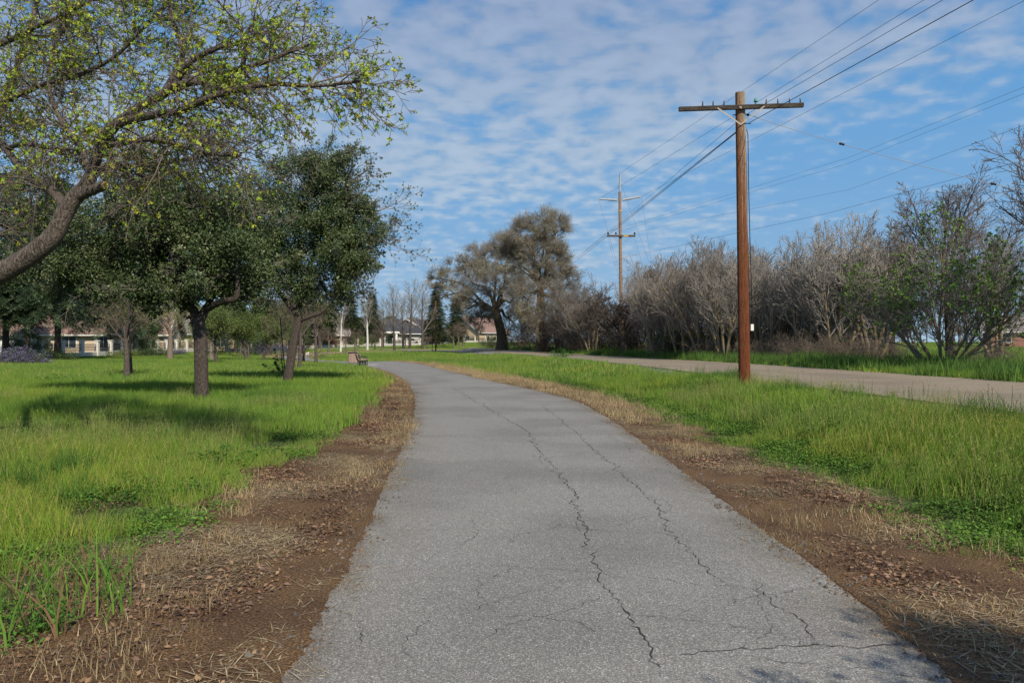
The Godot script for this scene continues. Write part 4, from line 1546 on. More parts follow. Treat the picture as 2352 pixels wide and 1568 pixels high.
# an old bare oak: limbs lead to the lobes of its crown, which bristle with twigs and opening buds
func old_oak(label: String, base: Vector3, trunk: Array, r0: float, r1: float, lobes: Array, brush: Mesh, buds: Mesh, seed_: int, mass := 1.0) -> Node3D:
	rng.seed = seed_
	var t := thing("valley_oak", label, "tree", base, 0.0, "old bare oaks at the road bend")
	var sh := [Shape.new(), Shape.new()]
	var p := PackedVector3Array()
	for q in trunk:
		p.append(local(q[0], q[1], q[2], base))
	p[0] = Vector3(0, -0.1, 0)
	flare(sh[0], p, r0, r1, 12)
	var fork := p[p.size() - 1]
	var P := {"n": [7, 6, 6, 0], "len": [0.42, 0.5, 0.5, 0.3], "ang": [0.8, 0.8, 0.8, 0.7], "seg": [9, 6, 4, 3], "gnarl": [0.2, 0.3, 0.32, 0.3], "trop": [0.0, 0.0, 0.0, 0.0], "start": [0.3, 0.2, 0.2, 0.3], "rr": [0.5, 0.55, 0.6, 0.7], "sides": [7, 5, 3, 3], "taper": 0.35, "rmin": 0.016, "split": 2}
	var tips := []
	var at_ := []
	var cs := []
	var bt := []
	for l in lobes:
		var c := local(l[0], l[1], l[2], base)
		var rad: Vector3 = l[3]
		var mid := fork.lerp(c, 0.5) + Vector3(rf(-0.6, 0.6), rf(0.1, 0.9), rf(-0.6, 0.6))
		limb(sh[0], PackedVector3Array([fork, fork.lerp(mid, 0.5) + rv() * 0.4, mid, mid.lerp(c, 0.5) + rv() * 0.5, c]), r1 * rf(0.45, 0.7), 0.07, 8, 4)
		for k in 4:
			var out := rv()
			grow(sh, mid.lerp(c, rf(0.3, 1.0)), (out + (c - fork).normalized() * 0.6).normalized(), rad.x * rf(0.8, 1.1), 0.08, 0, P, tips)
		for k in int(l[4] * mass):
			var q := rv()
			if q.y < -0.55:
				q.y = -q.y
			var f := pow(rf(0.12, 1.0), 0.5)
			var pos := c + Vector3(q.x * rad.x, q.y * rad.y, q.z * rad.z) * f
			if bump_noise.get_noise_3d(pos.x * 5.0, pos.y * 5.0, pos.z * 5.0) < -0.18:
				continue
			var y := (q + rv() * 0.5 + Vector3(0, 0.15, 0)).normalized()
			var x := y.cross(rv()).normalized()
			at_.append(Transform3D(Basis(x, y, x.cross(y)).scaled_local(Vector3.ONE * rf(0.7, 1.2)), pos))
			var g := rf(0.75, 1.2)
			cs.append(Color(g, g * rf(0.95, 1.0), g * rf(0.86, 1.0)))
			if rng.randf() < 0.35:
				bt.append([pos + y * rf(0.3, 1.1), y])
	wood(t, sh, M.bark_oak, M.twig_tan)
	many("twigs", brush, M.twig_tan, at_, cs, t)
	sprigs("buds", t, bt, buds, M.foliage, 0.8, 1.4, [Color(0.24, 0.22, 0.09), Color(0.28, 0.25, 0.12), Color(0.19, 0.175, 0.075)])
	sprigs("buds", t, tips, buds, M.foliage, 0.8, 1.3, [Color(0.24, 0.22, 0.09), Color(0.28, 0.25, 0.12)], 0.15)
	return t

# ---------------------------------------------------------------- the park trees behind
func park_trees() -> void:
	var V := {"n": [5, 7, 6, 4, 0], "len": [1.1, 0.6, 0.5, 0.5, 0.3], "ang": [0.55, 0.6, 0.7, 0.75, 0.6], "seg": [4, 6, 5, 4, 3], "gnarl": [0.06, 0.14, 0.2, 0.25, 0.3], "trop": [0.05, 0.04, 0.02, 0.0, 0.0], "start": [0.72, 0.2, 0.15, 0.15, 0.3], "rr": [0.62, 0.5, 0.6, 0.65, 0.7], "sides": [9, 6, 4, 3, 3], "taper": 0.45, "rmin": 0.007, "split": 2}
	var W := V.duplicate(true)
	W.n = [4, 8, 7, 4, 0]
	var T := {"n": [14, 7, 5, 0], "len": [0.42, 0.45, 0.5, 0.3], "ang": [0.55, 0.55, 0.6, 0.6], "seg": [9, 6, 4, 3], "gnarl": [0.06, 0.12, 0.2, 0.3], "trop": [0.06, 0.09, 0.04, 0.0], "start": [0.28, 0.15, 0.15, 0.3], "rr": [0.45, 0.5, 0.6, 0.7], "sides": [8, 4, 3, 3], "taper": 0.2, "rmin": 0.012, "split": 1}
	var budding := leaf_cloud(7, 0.12, 0.06, 0.03)
	var olive := [Color(0.20, 0.22, 0.07), Color(0.16, 0.19, 0.06), Color(0.24, 0.24, 0.10)]
	var green := [Color(0.10, 0.15, 0.035), Color(0.13, 0.18, 0.04), Color(0.08, 0.12, 0.03)]
	var a := bare_tree("park_tree", "grey barked tree with a low left bough, left of the thick oak trunk", "young park trees", V, [[Vector3.ZERO, Vector3(0.05, 1, 0.02), 2.1, 0.15]], M.bark, M.twig_brown, 61, budding, olive, 0.35, 1.0)
	put(a, 290, 34.0, 0.4, 0.98)
	again(a, 299, 36.5, 2.6, 0.9, "brown trunk half hidden directly behind the low-boughed grey tree on the lawn")
	var b := bare_tree("park_tree", "slim olive leaved tree forking low, right of the thick oak trunk", "young park trees", W, [[Vector3.ZERO, Vector3(-0.05, 1, 0.0), 1.7, 0.13]], M.bark, M.twig_brown, 62, leaf_cloud(16, 0.26, 0.07, 0.036), green, 0.95, 1.25)
	put(b, 497, 60.0, 1.2, 1.15)
	again(b, 565, 72.0, 0.3, 1.2, "olive leaved fork-trunked tree, left one of the pair between the two front oaks")
	again(b, 604, 70.0, 3.3, 1.15, "olive leaved fork-trunked tree with ochre cut boughs, nearer the slim oak")
	again(b, 551, 90.0, 4.3, 1.2, "small shaded tree in front of the dark hedge between the oaks")
	again(b, 571, 84.0, 5.3, 1.0, "thin tree just behind the left fork-trunked olive tree")
	again(b, 620, 98.0, 2.0, 0.95, "pale crooked tree before the mauve bush between the oaks")
	again(b, 660, 98.0, 2.9, 1.1, "small tree half hidden behind the slim leaning oak trunk")
	var c := bare_tree("park_tree", "young tree tied to a wooden stake, just right of the slim oak", "young park trees", V, [[Vector3.ZERO, Vector3(0.0, 1, 0.0), 2.6, 0.13]], M.bark, M.twig_brown, 63, budding, olive, 0.4, 1.0)
	put(c, 687, 46.5, 1.0, 1.0)
	again(c, 649, 65.0, 3.7, 0.9, "crooked slim tree seen left of the slim oak trunk")
	again(c, 697, 62.0, 5.0, 0.95, "leaning slim tree between the staked tree and the walkers")
	again(c, 726, 58.5, 2.2, 1.05, "fork-trunked bare tree right of the walkers and dog")
	var p := bare_tree("pale_tree", "cream barked plane tree with a stubby right bough before the gabled house", "pale barked trees", W, [[Vector3.ZERO, Vector3(0.0, 1, 0.0), 2.6, 0.32]], M.bark_pale, M.twig_pale, 64, leaf_cloud(16, 0.3, 0.09, 0.05), olive, 0.5, 1.1)
	put(p, 390, 76.0, 0.9, 1.1)
	again(p, 485, 72.0, 3.9, 0.85, "whitish barked tree just left of the slim low-forking tree")
	var w := bare_tree("white_birch", "white barked bare birch, tallest of the birches beyond the bench", "white birches beyond the bench", T, [[Vector3.ZERO, Vector3(0.0, 1, 0.0), 8.2, 0.19]], M.birch, M.twig_pale, 65, budding, [Color(0.3, 0.27, 0.2)], 0.25, 1.0)
	put(w, 843.5, 134.0, 0.0, 1.12)
	again(w, 782, 124.0, 2.0, 0.95, "white barked bare birch left of the litter bin and bench")
	var s := bare_tree("tall_bare_tree", "tall bare tree with pale tips before the dark roofed house", "tall bare trees beyond the bench", T, [[Vector3.ZERO, Vector3(0.0, 1, 0.0), 8.0, 0.22]], M.bark_dark, M.twig_grey, 66, budding, [Color(0.33, 0.30, 0.17)], 0.5, 1.1)
	put(s, 906, 138.0, 0.0, 1.15)
	again(s, 941, 140.0, 2.1, 1.22, "tall bare tree, middle one of the three before the grey house gable")
	again(s, 970, 138.0, 4.2, 1.18, "tall bare tree nearest the big cypress and the plain pole")
	again(s, 926, 158.0, 5.2, 1.1, "thin tall bare tree behind the front row, near the white car")
	again(s, 880, 165.0, 1.1, 1.05, "thin tall bare tree behind the birch, at the dark roof's left end")
	var v := bare_tree("bare_tree", "small round crowned bare tree behind the litter bin", "small bare park trees", W, [[Vector3.ZERO, Vector3(0.0, 1, 0.0), 1.5, 0.13]], M.twig_brown, M.twig_brown, 67)
	put(v, 815, 116.0, 0.0, 1.25)
	again(v, 794, 108.0, 1.3, 1.05, "small bare double-stemmed tree left of the litter bin")
	again(v, 861, 142.0, 2.3, 1.1, "small leaning bare tree just right of the tallest birch")
	again(v, 877, 139.0, 3.3, 1.45, "round crowned bare tree with ochre trunk at the white pillar")
	again(v, 931, 142.0, 4.3, 1.15, "small bare tree before the pillar by the white car")
	again(v, 983, 150.0, 5.3, 0.95, "smallest bare sapling left of the plain pole")
	again(v, 1041, 150.0, 0.7, 1.6, "purplish bare tree beside the path bend, left of its pair")
	again(v, 1053, 150.0, 1.7, 1.5, "purplish bare tree close to the far road bend, middle of the trio")
	again(v, 1064, 152.0, 2.7, 1.65, "purplish bare tree nearest the tan house with the red roof")
	again(v, 755, 118.0, 3.7, 1.3, "bare tree before the white wall, right of the walkers")
	again(v, 738, 128.0, 4.7, 1.2, "bare tree close to the white wall behind the walkers")
	again(v, 1100, 215.0, 5.7, 1.9, "bare tree in the garden before the tan house")
	# cypresses and cedars
	var spray := needle_spray(9, 0.8, 0.34, 0.05)
	var dark := [Color(0.035, 0.06, 0.022), Color(0.05, 0.075, 0.025), Color(0.07, 0.08, 0.025), Color(0.028, 0.05, 0.02)]
	var cy := conifer("cypress", "big dark cypress behind the plain pole", "cypresses along the far wall", 16.0, 3.9, 0.28, 46, 8, 0.05, 1.2, 71, dark, spray, 1.25)
	put(cy, 1001, 162.0, 0.0, 0.76)
	again(cy, 1047, 176.0, 2.0, 0.68, "smaller dark cypress right of the big one, by the red roofed house")
	again(cy, 805, 185.0, 4.0, 0.78, "dark cypress left of the tallest birch, behind the wall")
	again(cy, 855, 195.0, 1.0, 0.82, "dark cypress directly behind the tallest birch")
	again(cy, 752, 175.0, 3.0, 0.6, "low dark cypress at the edge of the slim oak's crown")
	again(cy, 700, 160.0, 5.0, 0.62, "dark cypress hidden behind the walkers and the slim oak")
	var soft := needle_spray(10, 0.9, 0.36, 0.045)
	var blue := [Color(0.05, 0.085, 0.045), Color(0.065, 0.105, 0.05), Color(0.04, 0.07, 0.035), Color(0.08, 0.12, 0.055)]
	var ce := conifer("cedar", "drooping blue-green cedar on the left, before the pink roofed house", "drooping cedars at the left edge", 17.0, 5.6, 0.34, 30, 7, 0.24, 3.8, 72, blue, soft, 1.2)
	put(ce, 131, 72.0, 0.0, 1.0)
	again(ce, 12, 72.0, 2.1, 1.02, "drooping blue-green cedar cut by the left edge of the view")
	again(ce, 250, 100.0, 4.0, 0.95, "drooping cedar farther back, behind the low-boughed grey tree")
	# evergreen background masses between the oaks
	var round_ := bare_tree("garden_tree", "dark leafy garden tree behind the wall, between the two front oaks", "leafy garden trees behind the walls", W, [[Vector3.ZERO, Vector3(0.0, 1, 0.0), 2.0, 0.2]], M.bark_dark, M.twig_dark, 68, leaf_cloud(22, 0.4, 0.13, 0.07), [Color(0.05, 0.075, 0.025), Color(0.07, 0.1, 0.03), Color(0.04, 0.065, 0.02)], 1.0, 1.5)
	put(round_, 540, 112.0, 0.0, 1.7)
	again(round_, 612, 122.0, 1.0, 1.8, "dark leafy garden tree behind the mauve bush and the wall")
	again(round_, 668, 130.0, 2.0, 1.9, "dark leafy garden tree behind the slim oak's trunk")
	again(round_, 735, 150.0, 3.0, 1.9, "leafy garden tree behind the bright stretch of white wall")
	again(round_, 330, 112.0, 4.0, 1.35, "dark round leafy tree left of the gabled house")
	again(round_, 780, 190.0, 5.0, 1.7, "leafy garden tree behind the wall left of the litter bin")
	again(round_, 830, 205.0, 0.5, 1.6, "leafy garden tree behind the tallest birch's foot")
	again(round_, 1075, 300.0, 1.5, 2.1, "leafy tree behind the red roof, left end")
	again(round_, 1115, 310.0, 2.5, 2.4, "leafy tree behind the red roof, right end")
	again(round_, 420, 140.0, 3.5, 1.9, "leafy tree rising behind the gabled house")
	again(round_, 900, 260.0, 4.5, 2.0, "distant leafy tree above the dark roof")
	again(round_, 955, 265.0, 5.5, 1.9, "distant leafy tree above the grey gable")
	again(round_, 60, 105.0, 0.9, 2.0, "dark leafy tree behind the left cedars")
	# the leafy park tree behind the photographer, whose shade falls on the verge at the lower right
	rng.seed = 5
	twin(b, at(3.75, 0.2, -0.05), 0.6, 0.9, "leafy fork-trunked tree beside the path behind the viewpoint")

# ---------------------------------------------------------------- the big trees and the thicket along the road
func thicket() -> void:
	var K := {"n": [7, 8, 9, 7, 5, 0], "len": [1.75, 0.55, 0.5, 0.5, 0.5, 0.3], "ang": [0.75, 0.75, 0.8, 0.8, 0.8, 0.7], "seg": [5, 8, 6, 5, 4, 3], "gnarl": [0.1, 0.28, 0.32, 0.34, 0.35, 0.3], "trop": [0.02, 0.05, 0.02, 0.0, 0.0, 0.0], "start": [0.6, 0.25, 0.15, 0.15, 0.15, 0.3], "rr": [0.6, 0.5, 0.55, 0.6, 0.65, 0.7], "sides": [10, 7, 5, 3, 3, 3], "taper": 0.4, "rmin": 0.017, "split": 3}
	rng.seed = 80
	var buds := leaf_cloud(7, 0.3, 0.10, 0.05)
	var twigs := twig_brush(24, 0.6, 1.5, 0.012, 0.75)
	var d1 := 114.0
	var q1 := Vector2((1153.0 - 1176.0) / 1829.0 * d1, d1)
	var o1 := old_oak("wide old oak with a broad grey twiggy crown reaching left over the road bend", at(q1.x, q1.y), [[1153, 803, d1], [1152, 770, d1], [1144, 735, d1], [1138, 712, d1]], 0.75, 0.55, [
		[1035, 668, d1, Vector3(3.0, 1.7, 3.0), 70], [1072, 630, d1, Vector3(3.6, 2.4, 3.4), 110], [1120, 605, d1 + 1.0, Vector3(4.0, 2.8, 3.6), 140], [1165, 590, d1, Vector3(3.6, 3.0, 3.6), 130], [1010, 640, d1 - 1.0, Vector3(2.2, 1.3, 2.2), 40],
		[1090, 690, d1 - 1.0, Vector3(3.6, 2.2, 3.4), 90], [1150, 660, d1 - 2.0, Vector3(4.2, 3.0, 3.4), 140], [1105, 735, d1 - 1.0, Vector3(2.8, 1.6, 2.6), 50], [1190, 690, d1, Vector3(3.4, 3.0, 3.2), 110], [1060, 705, d1, Vector3(2.4, 1.3, 2.2), 36], [1180, 740, d1, Vector3(3.0, 2.4, 2.6), 80]], twigs, buds, 81, 0.62)
	var d2 := 100.0
	var q2 := Vector2((1244.0 - 1176.0) / 1829.0 * d2, d2)
	var o2 := old_oak("tallest old oak with a rounded grey twiggy crown over the road bend", at(q2.x, q2.y), [[1244, 808, d2], [1243, 770, d2], [1240, 730, d2], [1242, 690, d2], [1241, 665, d2]], 0.62, 0.45, [
		[1248, 520, d2, Vector3(2.9, 1.9, 2.8), 100], [1205, 545, d2, Vector3(3.0, 2.4, 2.8), 110], [1282, 528, d2, Vector3(1.9, 1.8, 2.2), 60], [1230, 585, d2, Vector3(3.8, 2.8, 3.2), 150], [1275, 600, d2, Vector3(2.4, 2.8, 2.8), 110],
		[1190, 610, d2 + 1.0, Vector3(2.8, 2.6, 2.8), 110], [1250, 650, d2, Vector3(3.8, 2.8, 3.0), 140], [1295, 660, d2, Vector3(2.4, 2.6, 2.6), 90], [1210, 690, d2 - 1.0, Vector3(3.2, 2.6, 2.8), 110], [1165, 570, d2 + 2.0, Vector3(1.8, 1.8, 2.0), 50], [1290, 720, d2 - 2.0, Vector3(2.6, 2.4, 2.4), 80], [1240, 745, d2 - 2.0, Vector3(3.0, 2.2, 2.4), 80]], twigs, buds, 82, 0.6)
	var G := K.duplicate(true)
	G.gnarl = [0.2, 0.42, 0.42, 0.4, 0.35, 0.3]
	G.n = [6, 7, 7, 6, 4, 0]
	G.trop = [0.0, 0.0, 0.03, 0.05, 0.03, 0.0]
	var o3 := bare_tree("gnarled_oak", "low gnarled bare oak with twisted dark limbs below the far utility pole", "", G, [[Vector3.ZERO, Vector3(-0.25, 1, 0.0), 2.4, 0.42]], M.bark_dark, M.twig_dark, 83)
	put(o3, 1432, 70.0, 2.2, 1.0)
	# many-stemmed bare trees
	var H := {"n": [10, 8, 6, 0], "len": [0.48, 0.5, 0.5, 0.3], "ang": [0.55, 0.6, 0.65, 0.6], "seg": [9, 6, 5, 4], "gnarl": [0.13, 0.18, 0.22, 0.25], "trop": [0.03, 0.07, 0.06, 0.05], "start": [0.27, 0.15, 0.15, 0.3], "rr": [0.5, 0.55, 0.65, 0.7], "sides": [7, 4, 3, 3], "taper": 0.32, "rmin": 0.0115, "split": 1}
	var protos := []
	var names := ["grey many-stemmed bare tree just right of the old oaks", "pinkish twigged bare tree standing right of the gnarled oak", "bare tree with ochre lichened stems left of the red pole", "spreading bare tree right behind the red pole"]
	for k in 4:
		rng.seed = 90 + k
		var stems := []
		for q in 5 + k % 2:
			var az := TAU * q / 5.0 + rf(-0.4, 0.4)
			var lean := rf(0.12, 0.45)
			stems.append([Vector3(cos(az), 0, sin(az)) * rf(0.1, 0.5) - Vector3(0, 0.05, 0), Vector3(cos(az) * lean, 1, sin(az) * lean), rf(4.8, 6.6), rf(0.09, 0.145)])
		protos.append(bare_tree("thicket_tree", names[k], "bare trees of the roadside thicket", H, stems, M.bark_lichen, [M.twig_grey, M.twig_pink, M.twig_grey, M.twig_pale][k], 95 + k))
	put(protos[0], 1330, 76.0, 0.3, 0.97)
	put(protos[1], 1500, 66.0, 1.0, 1.0)
	put(protos[2], 1622, 56.0, 2.0, 1.08)
	put(protos[3], 1765, 52.0, 0.5, 0.9)
	var rest := [[1, 1285, 92.0, 1.1, "bare tree between the tallest oak and the grey many-stemmed tree"], [2, 1362, 84.0, 0.95, "bare tree behind the left limbs of the gnarled oak"], [3, 1510, 57.0, 0.9, "bare tree in front of the gnarled oak's right side"],
		[1, 1545, 72.0, 1.3, "tall pinkish bare tree in the second row, left of the thicket's crest"], [0, 1570, 58.0, 1.05, "grey bare tree in the front row, left of the lichened stems"], [1, 1650, 64.0, 1.4, "highest pinkish bare tree at the thicket's crest"], [3, 1668, 53.0, 1.0, "bare tree leaning out just left of the red pole"],
		[0, 1690, 62.0, 1.3, "bare tree hidden mostly behind the red pole"], [2, 1728, 55.0, 1.05, "bare tree with ochre stems close to the small white box on the pole"], [1, 1800, 58.0, 1.1, "pinkish bare tree in the second row right of the pole"], [2, 1846, 49.0, 1.12, "tall bare tree with splayed top right of the red pole"],
		[0, 1880, 56.0, 0.95, "low bare tree in the dip of the thicket"], [3, 1918, 47.0, 0.95, "bare tree with an arching ochre bough near the dip"], [0, 1955, 50.0, 1.12, "bare upright tree left of the green leafed shrub"], [1, 2000, 47.0, 1.25, "tall thin bare tree close to the green leafed shrub's left side"],
		[2, 2035, 52.0, 1.3, "tall bare tree behind the left side of the green leafed shrub"], [1, 1425, 90.0, 1.0, "bare tree behind the gnarled oak near the far pole's foot"], [0, 1600, 76.0, 1.35, "bare tree in the back row behind the lichened stems"], [2, 1480, 82.0, 1.2, "bare tree in the back row right of the far pole"], [3, 1310, 66.0, 0.7, "low pale bare bush on the bank below the tallest oak"], [1, 1250, 88.0, 0.7, "low bare bush at the tallest oak's foot"], [0, 1200, 96.0, 0.7, "low brown bare bush between the two old oaks' trunks"], [2, 2290, 44.0, 1.0, "bare tree behind the green leafed shrub's right side"], [2, 1585, 64.0, 1.1, "bare tree in the second row left of the lichened stems"], [3, 1705, 60.0, 1.1, "bare tree in the second row peeping out right of the red pole"], [0, 1785, 55.0, 0.95, "bare tree in the front row beside the spreading tree"], [1, 1862, 53.0, 0.9, "slim bare tree just right of the splayed tree"], [2, 1900, 54.0, 0.85, "low bare tree filling the left of the thicket's dip"], [0, 1940, 56.0, 0.95, "bare tree filling the right of the thicket's dip"], [3, 1982, 53.0, 1.1, "bare tree left of the tall thin tree by the shrub"], [1, 1540, 60.0, 1.0, "bare tree left of the front row's grey tree"], [2, 1345, 88.0, 0.9, "bare tree in the back row right of the tallest oak"]]
	for k in rest.size():
		var r: Array = rest[k]
		again(protos[r[0]], r[1], r[2], k * 1.7 + 0.4, r[3] * 0.92, r[4])
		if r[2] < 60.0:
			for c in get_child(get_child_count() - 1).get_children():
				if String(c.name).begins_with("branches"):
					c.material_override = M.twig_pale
	# brushwood at the foot
	var B := {"n": [9, 6, 0], "len": [0.55, 0.5, 0.3], "ang": [0.7, 0.8, 0.6], "seg": [8, 5, 4], "gnarl": [0.2, 0.3, 0.3], "trop": [-0.03, 0.0, 0.0], "start": [0.15, 0.15, 0.3], "rr": [0.6, 0.65, 0.7], "sides": [4, 3, 3], "taper": 0.4, "rmin": 0.007, "split": 0}
	rng.seed = 77
	var stems2 := []
	for q in 26:
		var az := rf(0, TAU)
		stems2.append([Vector3(cos(az), 0, sin(az)) * rf(0.1, 1.4), Vector3(cos(az) * rf(0.2, 1.0), 1, sin(az) * rf(0.2, 1.0)), rf(1.6, 3.0), 0.022])
	var brush := bare_tree("brushwood", "tangle of bare brown brushwood under the lichened stems", "bare brushwood under the thicket", B, stems2, M.twig_brown, M.twig_brown, 78)
	brush.set_meta("category", "shrub")
	put(brush, 1640, 54.5, 0.0, 0.6)
	var spots2 := [[1215, 99.0, 1.3, "brown brushwood below the two old oaks"], [1275, 84.0, 1.2, "brown brushwood on the bank right of the tallest oak"], [1345, 74.0, 1.1, "brown brushwood left of the gnarled oak's foot"], [1545, 60.0, 1.0, "brown brushwood beside the dark ivy mass"], [1760, 50.0, 1.0, "brown brushwood just right of the pole"], [1830, 47.5, 1.0, "brown brushwood under the splayed tree"], [1890, 46.0, 1.1, "brown brushwood at the dip of the thicket"], [1950, 45.0, 1.0, "brown brushwood under the arching ochre bough"], [2010, 44.0, 0.95, "brown brushwood left of the shrub's foot"], [2280, 38.0, 0.8, "brown brushwood right of the green leafed shrub"], [1180, 104.0, 1.2, "brown brushwood round the left old oak's trunk"], [1120, 122.0, 0.9, "brown brushwood at the end of the thicket by the road bend"]]
	for k in spots2.size():
		again(brush, spots2[k][0], spots2[k][1], k * 2.3, spots2[k][2] * 0.62, spots2[k][3])
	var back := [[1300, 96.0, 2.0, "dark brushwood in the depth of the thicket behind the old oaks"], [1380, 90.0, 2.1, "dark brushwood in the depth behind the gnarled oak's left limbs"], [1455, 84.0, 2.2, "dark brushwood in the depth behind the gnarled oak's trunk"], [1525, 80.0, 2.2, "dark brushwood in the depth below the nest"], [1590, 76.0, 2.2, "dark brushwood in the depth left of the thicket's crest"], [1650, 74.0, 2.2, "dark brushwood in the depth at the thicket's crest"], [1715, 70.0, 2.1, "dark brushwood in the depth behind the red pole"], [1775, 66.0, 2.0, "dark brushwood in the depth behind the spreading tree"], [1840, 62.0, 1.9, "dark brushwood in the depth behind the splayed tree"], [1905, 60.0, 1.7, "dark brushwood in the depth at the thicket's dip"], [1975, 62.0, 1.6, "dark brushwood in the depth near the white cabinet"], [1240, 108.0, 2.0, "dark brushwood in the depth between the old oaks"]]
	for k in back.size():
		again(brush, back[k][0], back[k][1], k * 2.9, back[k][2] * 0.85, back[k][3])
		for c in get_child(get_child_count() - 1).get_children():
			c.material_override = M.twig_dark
	# evergreen undergrowth
	rng.seed = 33
	var ivy_tints := [Color(0.045, 0.07, 0.022), Color(0.06, 0.09, 0.028), Color(0.035, 0.055, 0.018), Color(0.08, 0.1, 0.03)]
	var cloud := leaf_cloud(30, 0.42, 0.10, 0.06)
	bush("evergreen_bush", "dark evergreen bush under the gnarled oak", 1370, 92.0, [[Vector3(0, 1.7, 0), Vector3(2.2, 1.8, 1.6), 260], [Vector3(2.2, 1.3, 0), Vector3(1.5, 1.4, 1.2), 140]], cloud, ivy_tints)
	bush("evergreen_bush", "dark evergreen bush right of the gnarled oak's trunk", 1472, 84.0, [[Vector3(0, 1.9, 0), Vector3(2.0, 1.9, 1.5), 260], [Vector3(-1.6, 1.2, 0), Vector3(1.3, 1.2, 1.1), 120]], cloud, ivy_tints)
	bush("evergreen_bush", "dark evergreen bush beneath the lichened stems", 1560, 61.0, [[Vector3(0, 1.3, 0), Vector3(2.0, 1.3, 1.2), 200]], cloud, ivy_tints)
	bush("evergreen_bush", "dark evergreen bush left of the red pole", 1640, 58.0, [[Vector3(0, 1.1, 0), Vector3(1.9, 1.1, 1.2), 170]], cloud, ivy_tints)
	bush("evergreen_bush", "dark low bush at the left old oak's foot", 1133, 116.0, [[Vector3(0, 1.0, 0), Vector3(2.4, 1.2, 1.4), 150]], cloud, ivy_tints)
	# the shrub that is already in leaf
	rng.seed = 55
	var S := {"n": [14, 10, 6, 0], "len": [0.5, 0.5, 0.5, 0.3], "ang": [0.5, 0.55, 0.6, 0.6], "seg": [9, 6, 4, 3], "gnarl": [0.1, 0.16, 0.2, 0.25], "trop": [0.01, 0.05, 0.06, 0.04], "start": [0.2, 0.15, 0.2, 0.3], "rr": [0.55, 0.6, 0.65, 0.7], "sides": [7, 4, 3, 3], "taper": 0.3, "rmin": 0.006, "split": 1}
	var stems3 := []
	for q in 9:
		var az := TAU * q / 9.0 + rf(-0.3, 0.3)
		var lean := rf(0.3, 1.3)
		stems3.append([Vector3(cos(az), 0, sin(az)) * rf(0.1, 0.4), Vector3(cos(az) * lean, 1, sin(az) * lean), rf(3.3, 4.6), rf(0.05, 0.09)])
	var hand := rosette(8, 0.13, 0.055)
	var shrub := bare_tree("leafing_shrub", "wide shrub with fresh green leaf tufts on grey stems beyond the road", "", S, stems3, M.bark_lichen, M.twig_grey, 56, hand, [Color(0.13, 0.24, 0.035), Color(0.16, 0.28, 0.04), Color(0.10, 0.19, 0.03)], 0.36, 0.85)
	shrub.set_meta("category", "shrub")
	put(shrub, 2165, 33.0, 0.0, 1.12)
	var U := {"n": [8, 9, 7, 5, 0], "len": [0.75, 0.5, 0.5, 0.5, 0.3], "ang": [0.55, 0.6, 0.65, 0.7, 0.6], "seg": [6, 8, 6, 4, 3], "gnarl": [0.05, 0.12, 0.18, 0.24, 0.3], "trop": [0.05, 0.06, 0.04, 0.03, 0.02], "start": [0.45, 0.2, 0.15, 0.15, 0.3], "rr": [0.5, 0.55, 0.6, 0.65, 0.7], "sides": [8, 6, 4, 3, 3], "taper": 0.45, "rmin": 0.008, "split": 2}
	var u := bare_tree("bare_ash", "tall fan shaped bare tree rising behind the green leafed shrub", "tall bare trees behind the shrub", U, [[Vector3.ZERO, Vector3(0.03, 1, 0), 4.8, 0.2]], M.bark_dark, M.twig_pink, 84)
	put(u, 2185, 47.0, 0.0, 1.45)
	again(u, 2050, 48.0, 2.0, 1.05, "narrow tall bare tree at the green leafed shrub's left shoulder")
	again(u, 2270, 52.0, 4.0, 1.25, "tall bare tree partly behind the right edge tree")
	var e := bare_tree("edge_tree", "dark bare tree reaching in from the right edge of the view", "", U, [[Vector3.ZERO, Vector3(-0.1, 1, 0), 4.6, 0.24]], M.bark_dark, M.twig_brown, 85)
	put(e, 2450, 27.0, 1.0, 1.15)
	var c0: Node3D = protos[1]
	# far trees over the fields at the right
	var far := [[1770, 205.0, 0.85, "far bare tree over the fields just right of the pole"], [1830, 230.0, 1.0, "far bare tree over the fields behind the splayed tree"], [1895, 200.0, 0.9, "far bare tree over the fields seen through the thicket's dip"], [1950, 240.0, 1.1, "far bare tree over the fields above the white cabinet"], [2010, 215.0, 0.9, "far bare tree over the fields left of the green leafed shrub"], [2075, 250.0, 1.1, "far bare tree over the fields through the shrub's left side"], [2130, 205.0, 0.85, "far bare tree over the fields behind the shrub's middle"], [2210, 235.0, 1.0, "far bare tree over the fields behind the shrub's right side"], [2270, 210.0, 0.9, "far bare tree over the fields left of the brick pink house"], [2330, 245.0, 1.1, "far bare tree over the fields behind the brick pink house"], [2400, 220.0, 1.0, "far bare tree over the fields beyond the right edge of the view"]]
	for k in far.size():
		again([u, c0][k % 2], far[k][0], far[k][1], k * 1.3, far[k][2], far[k][3])
		get_child(get_child_count() - 1).set_meta("group", "far bare trees over the fields")

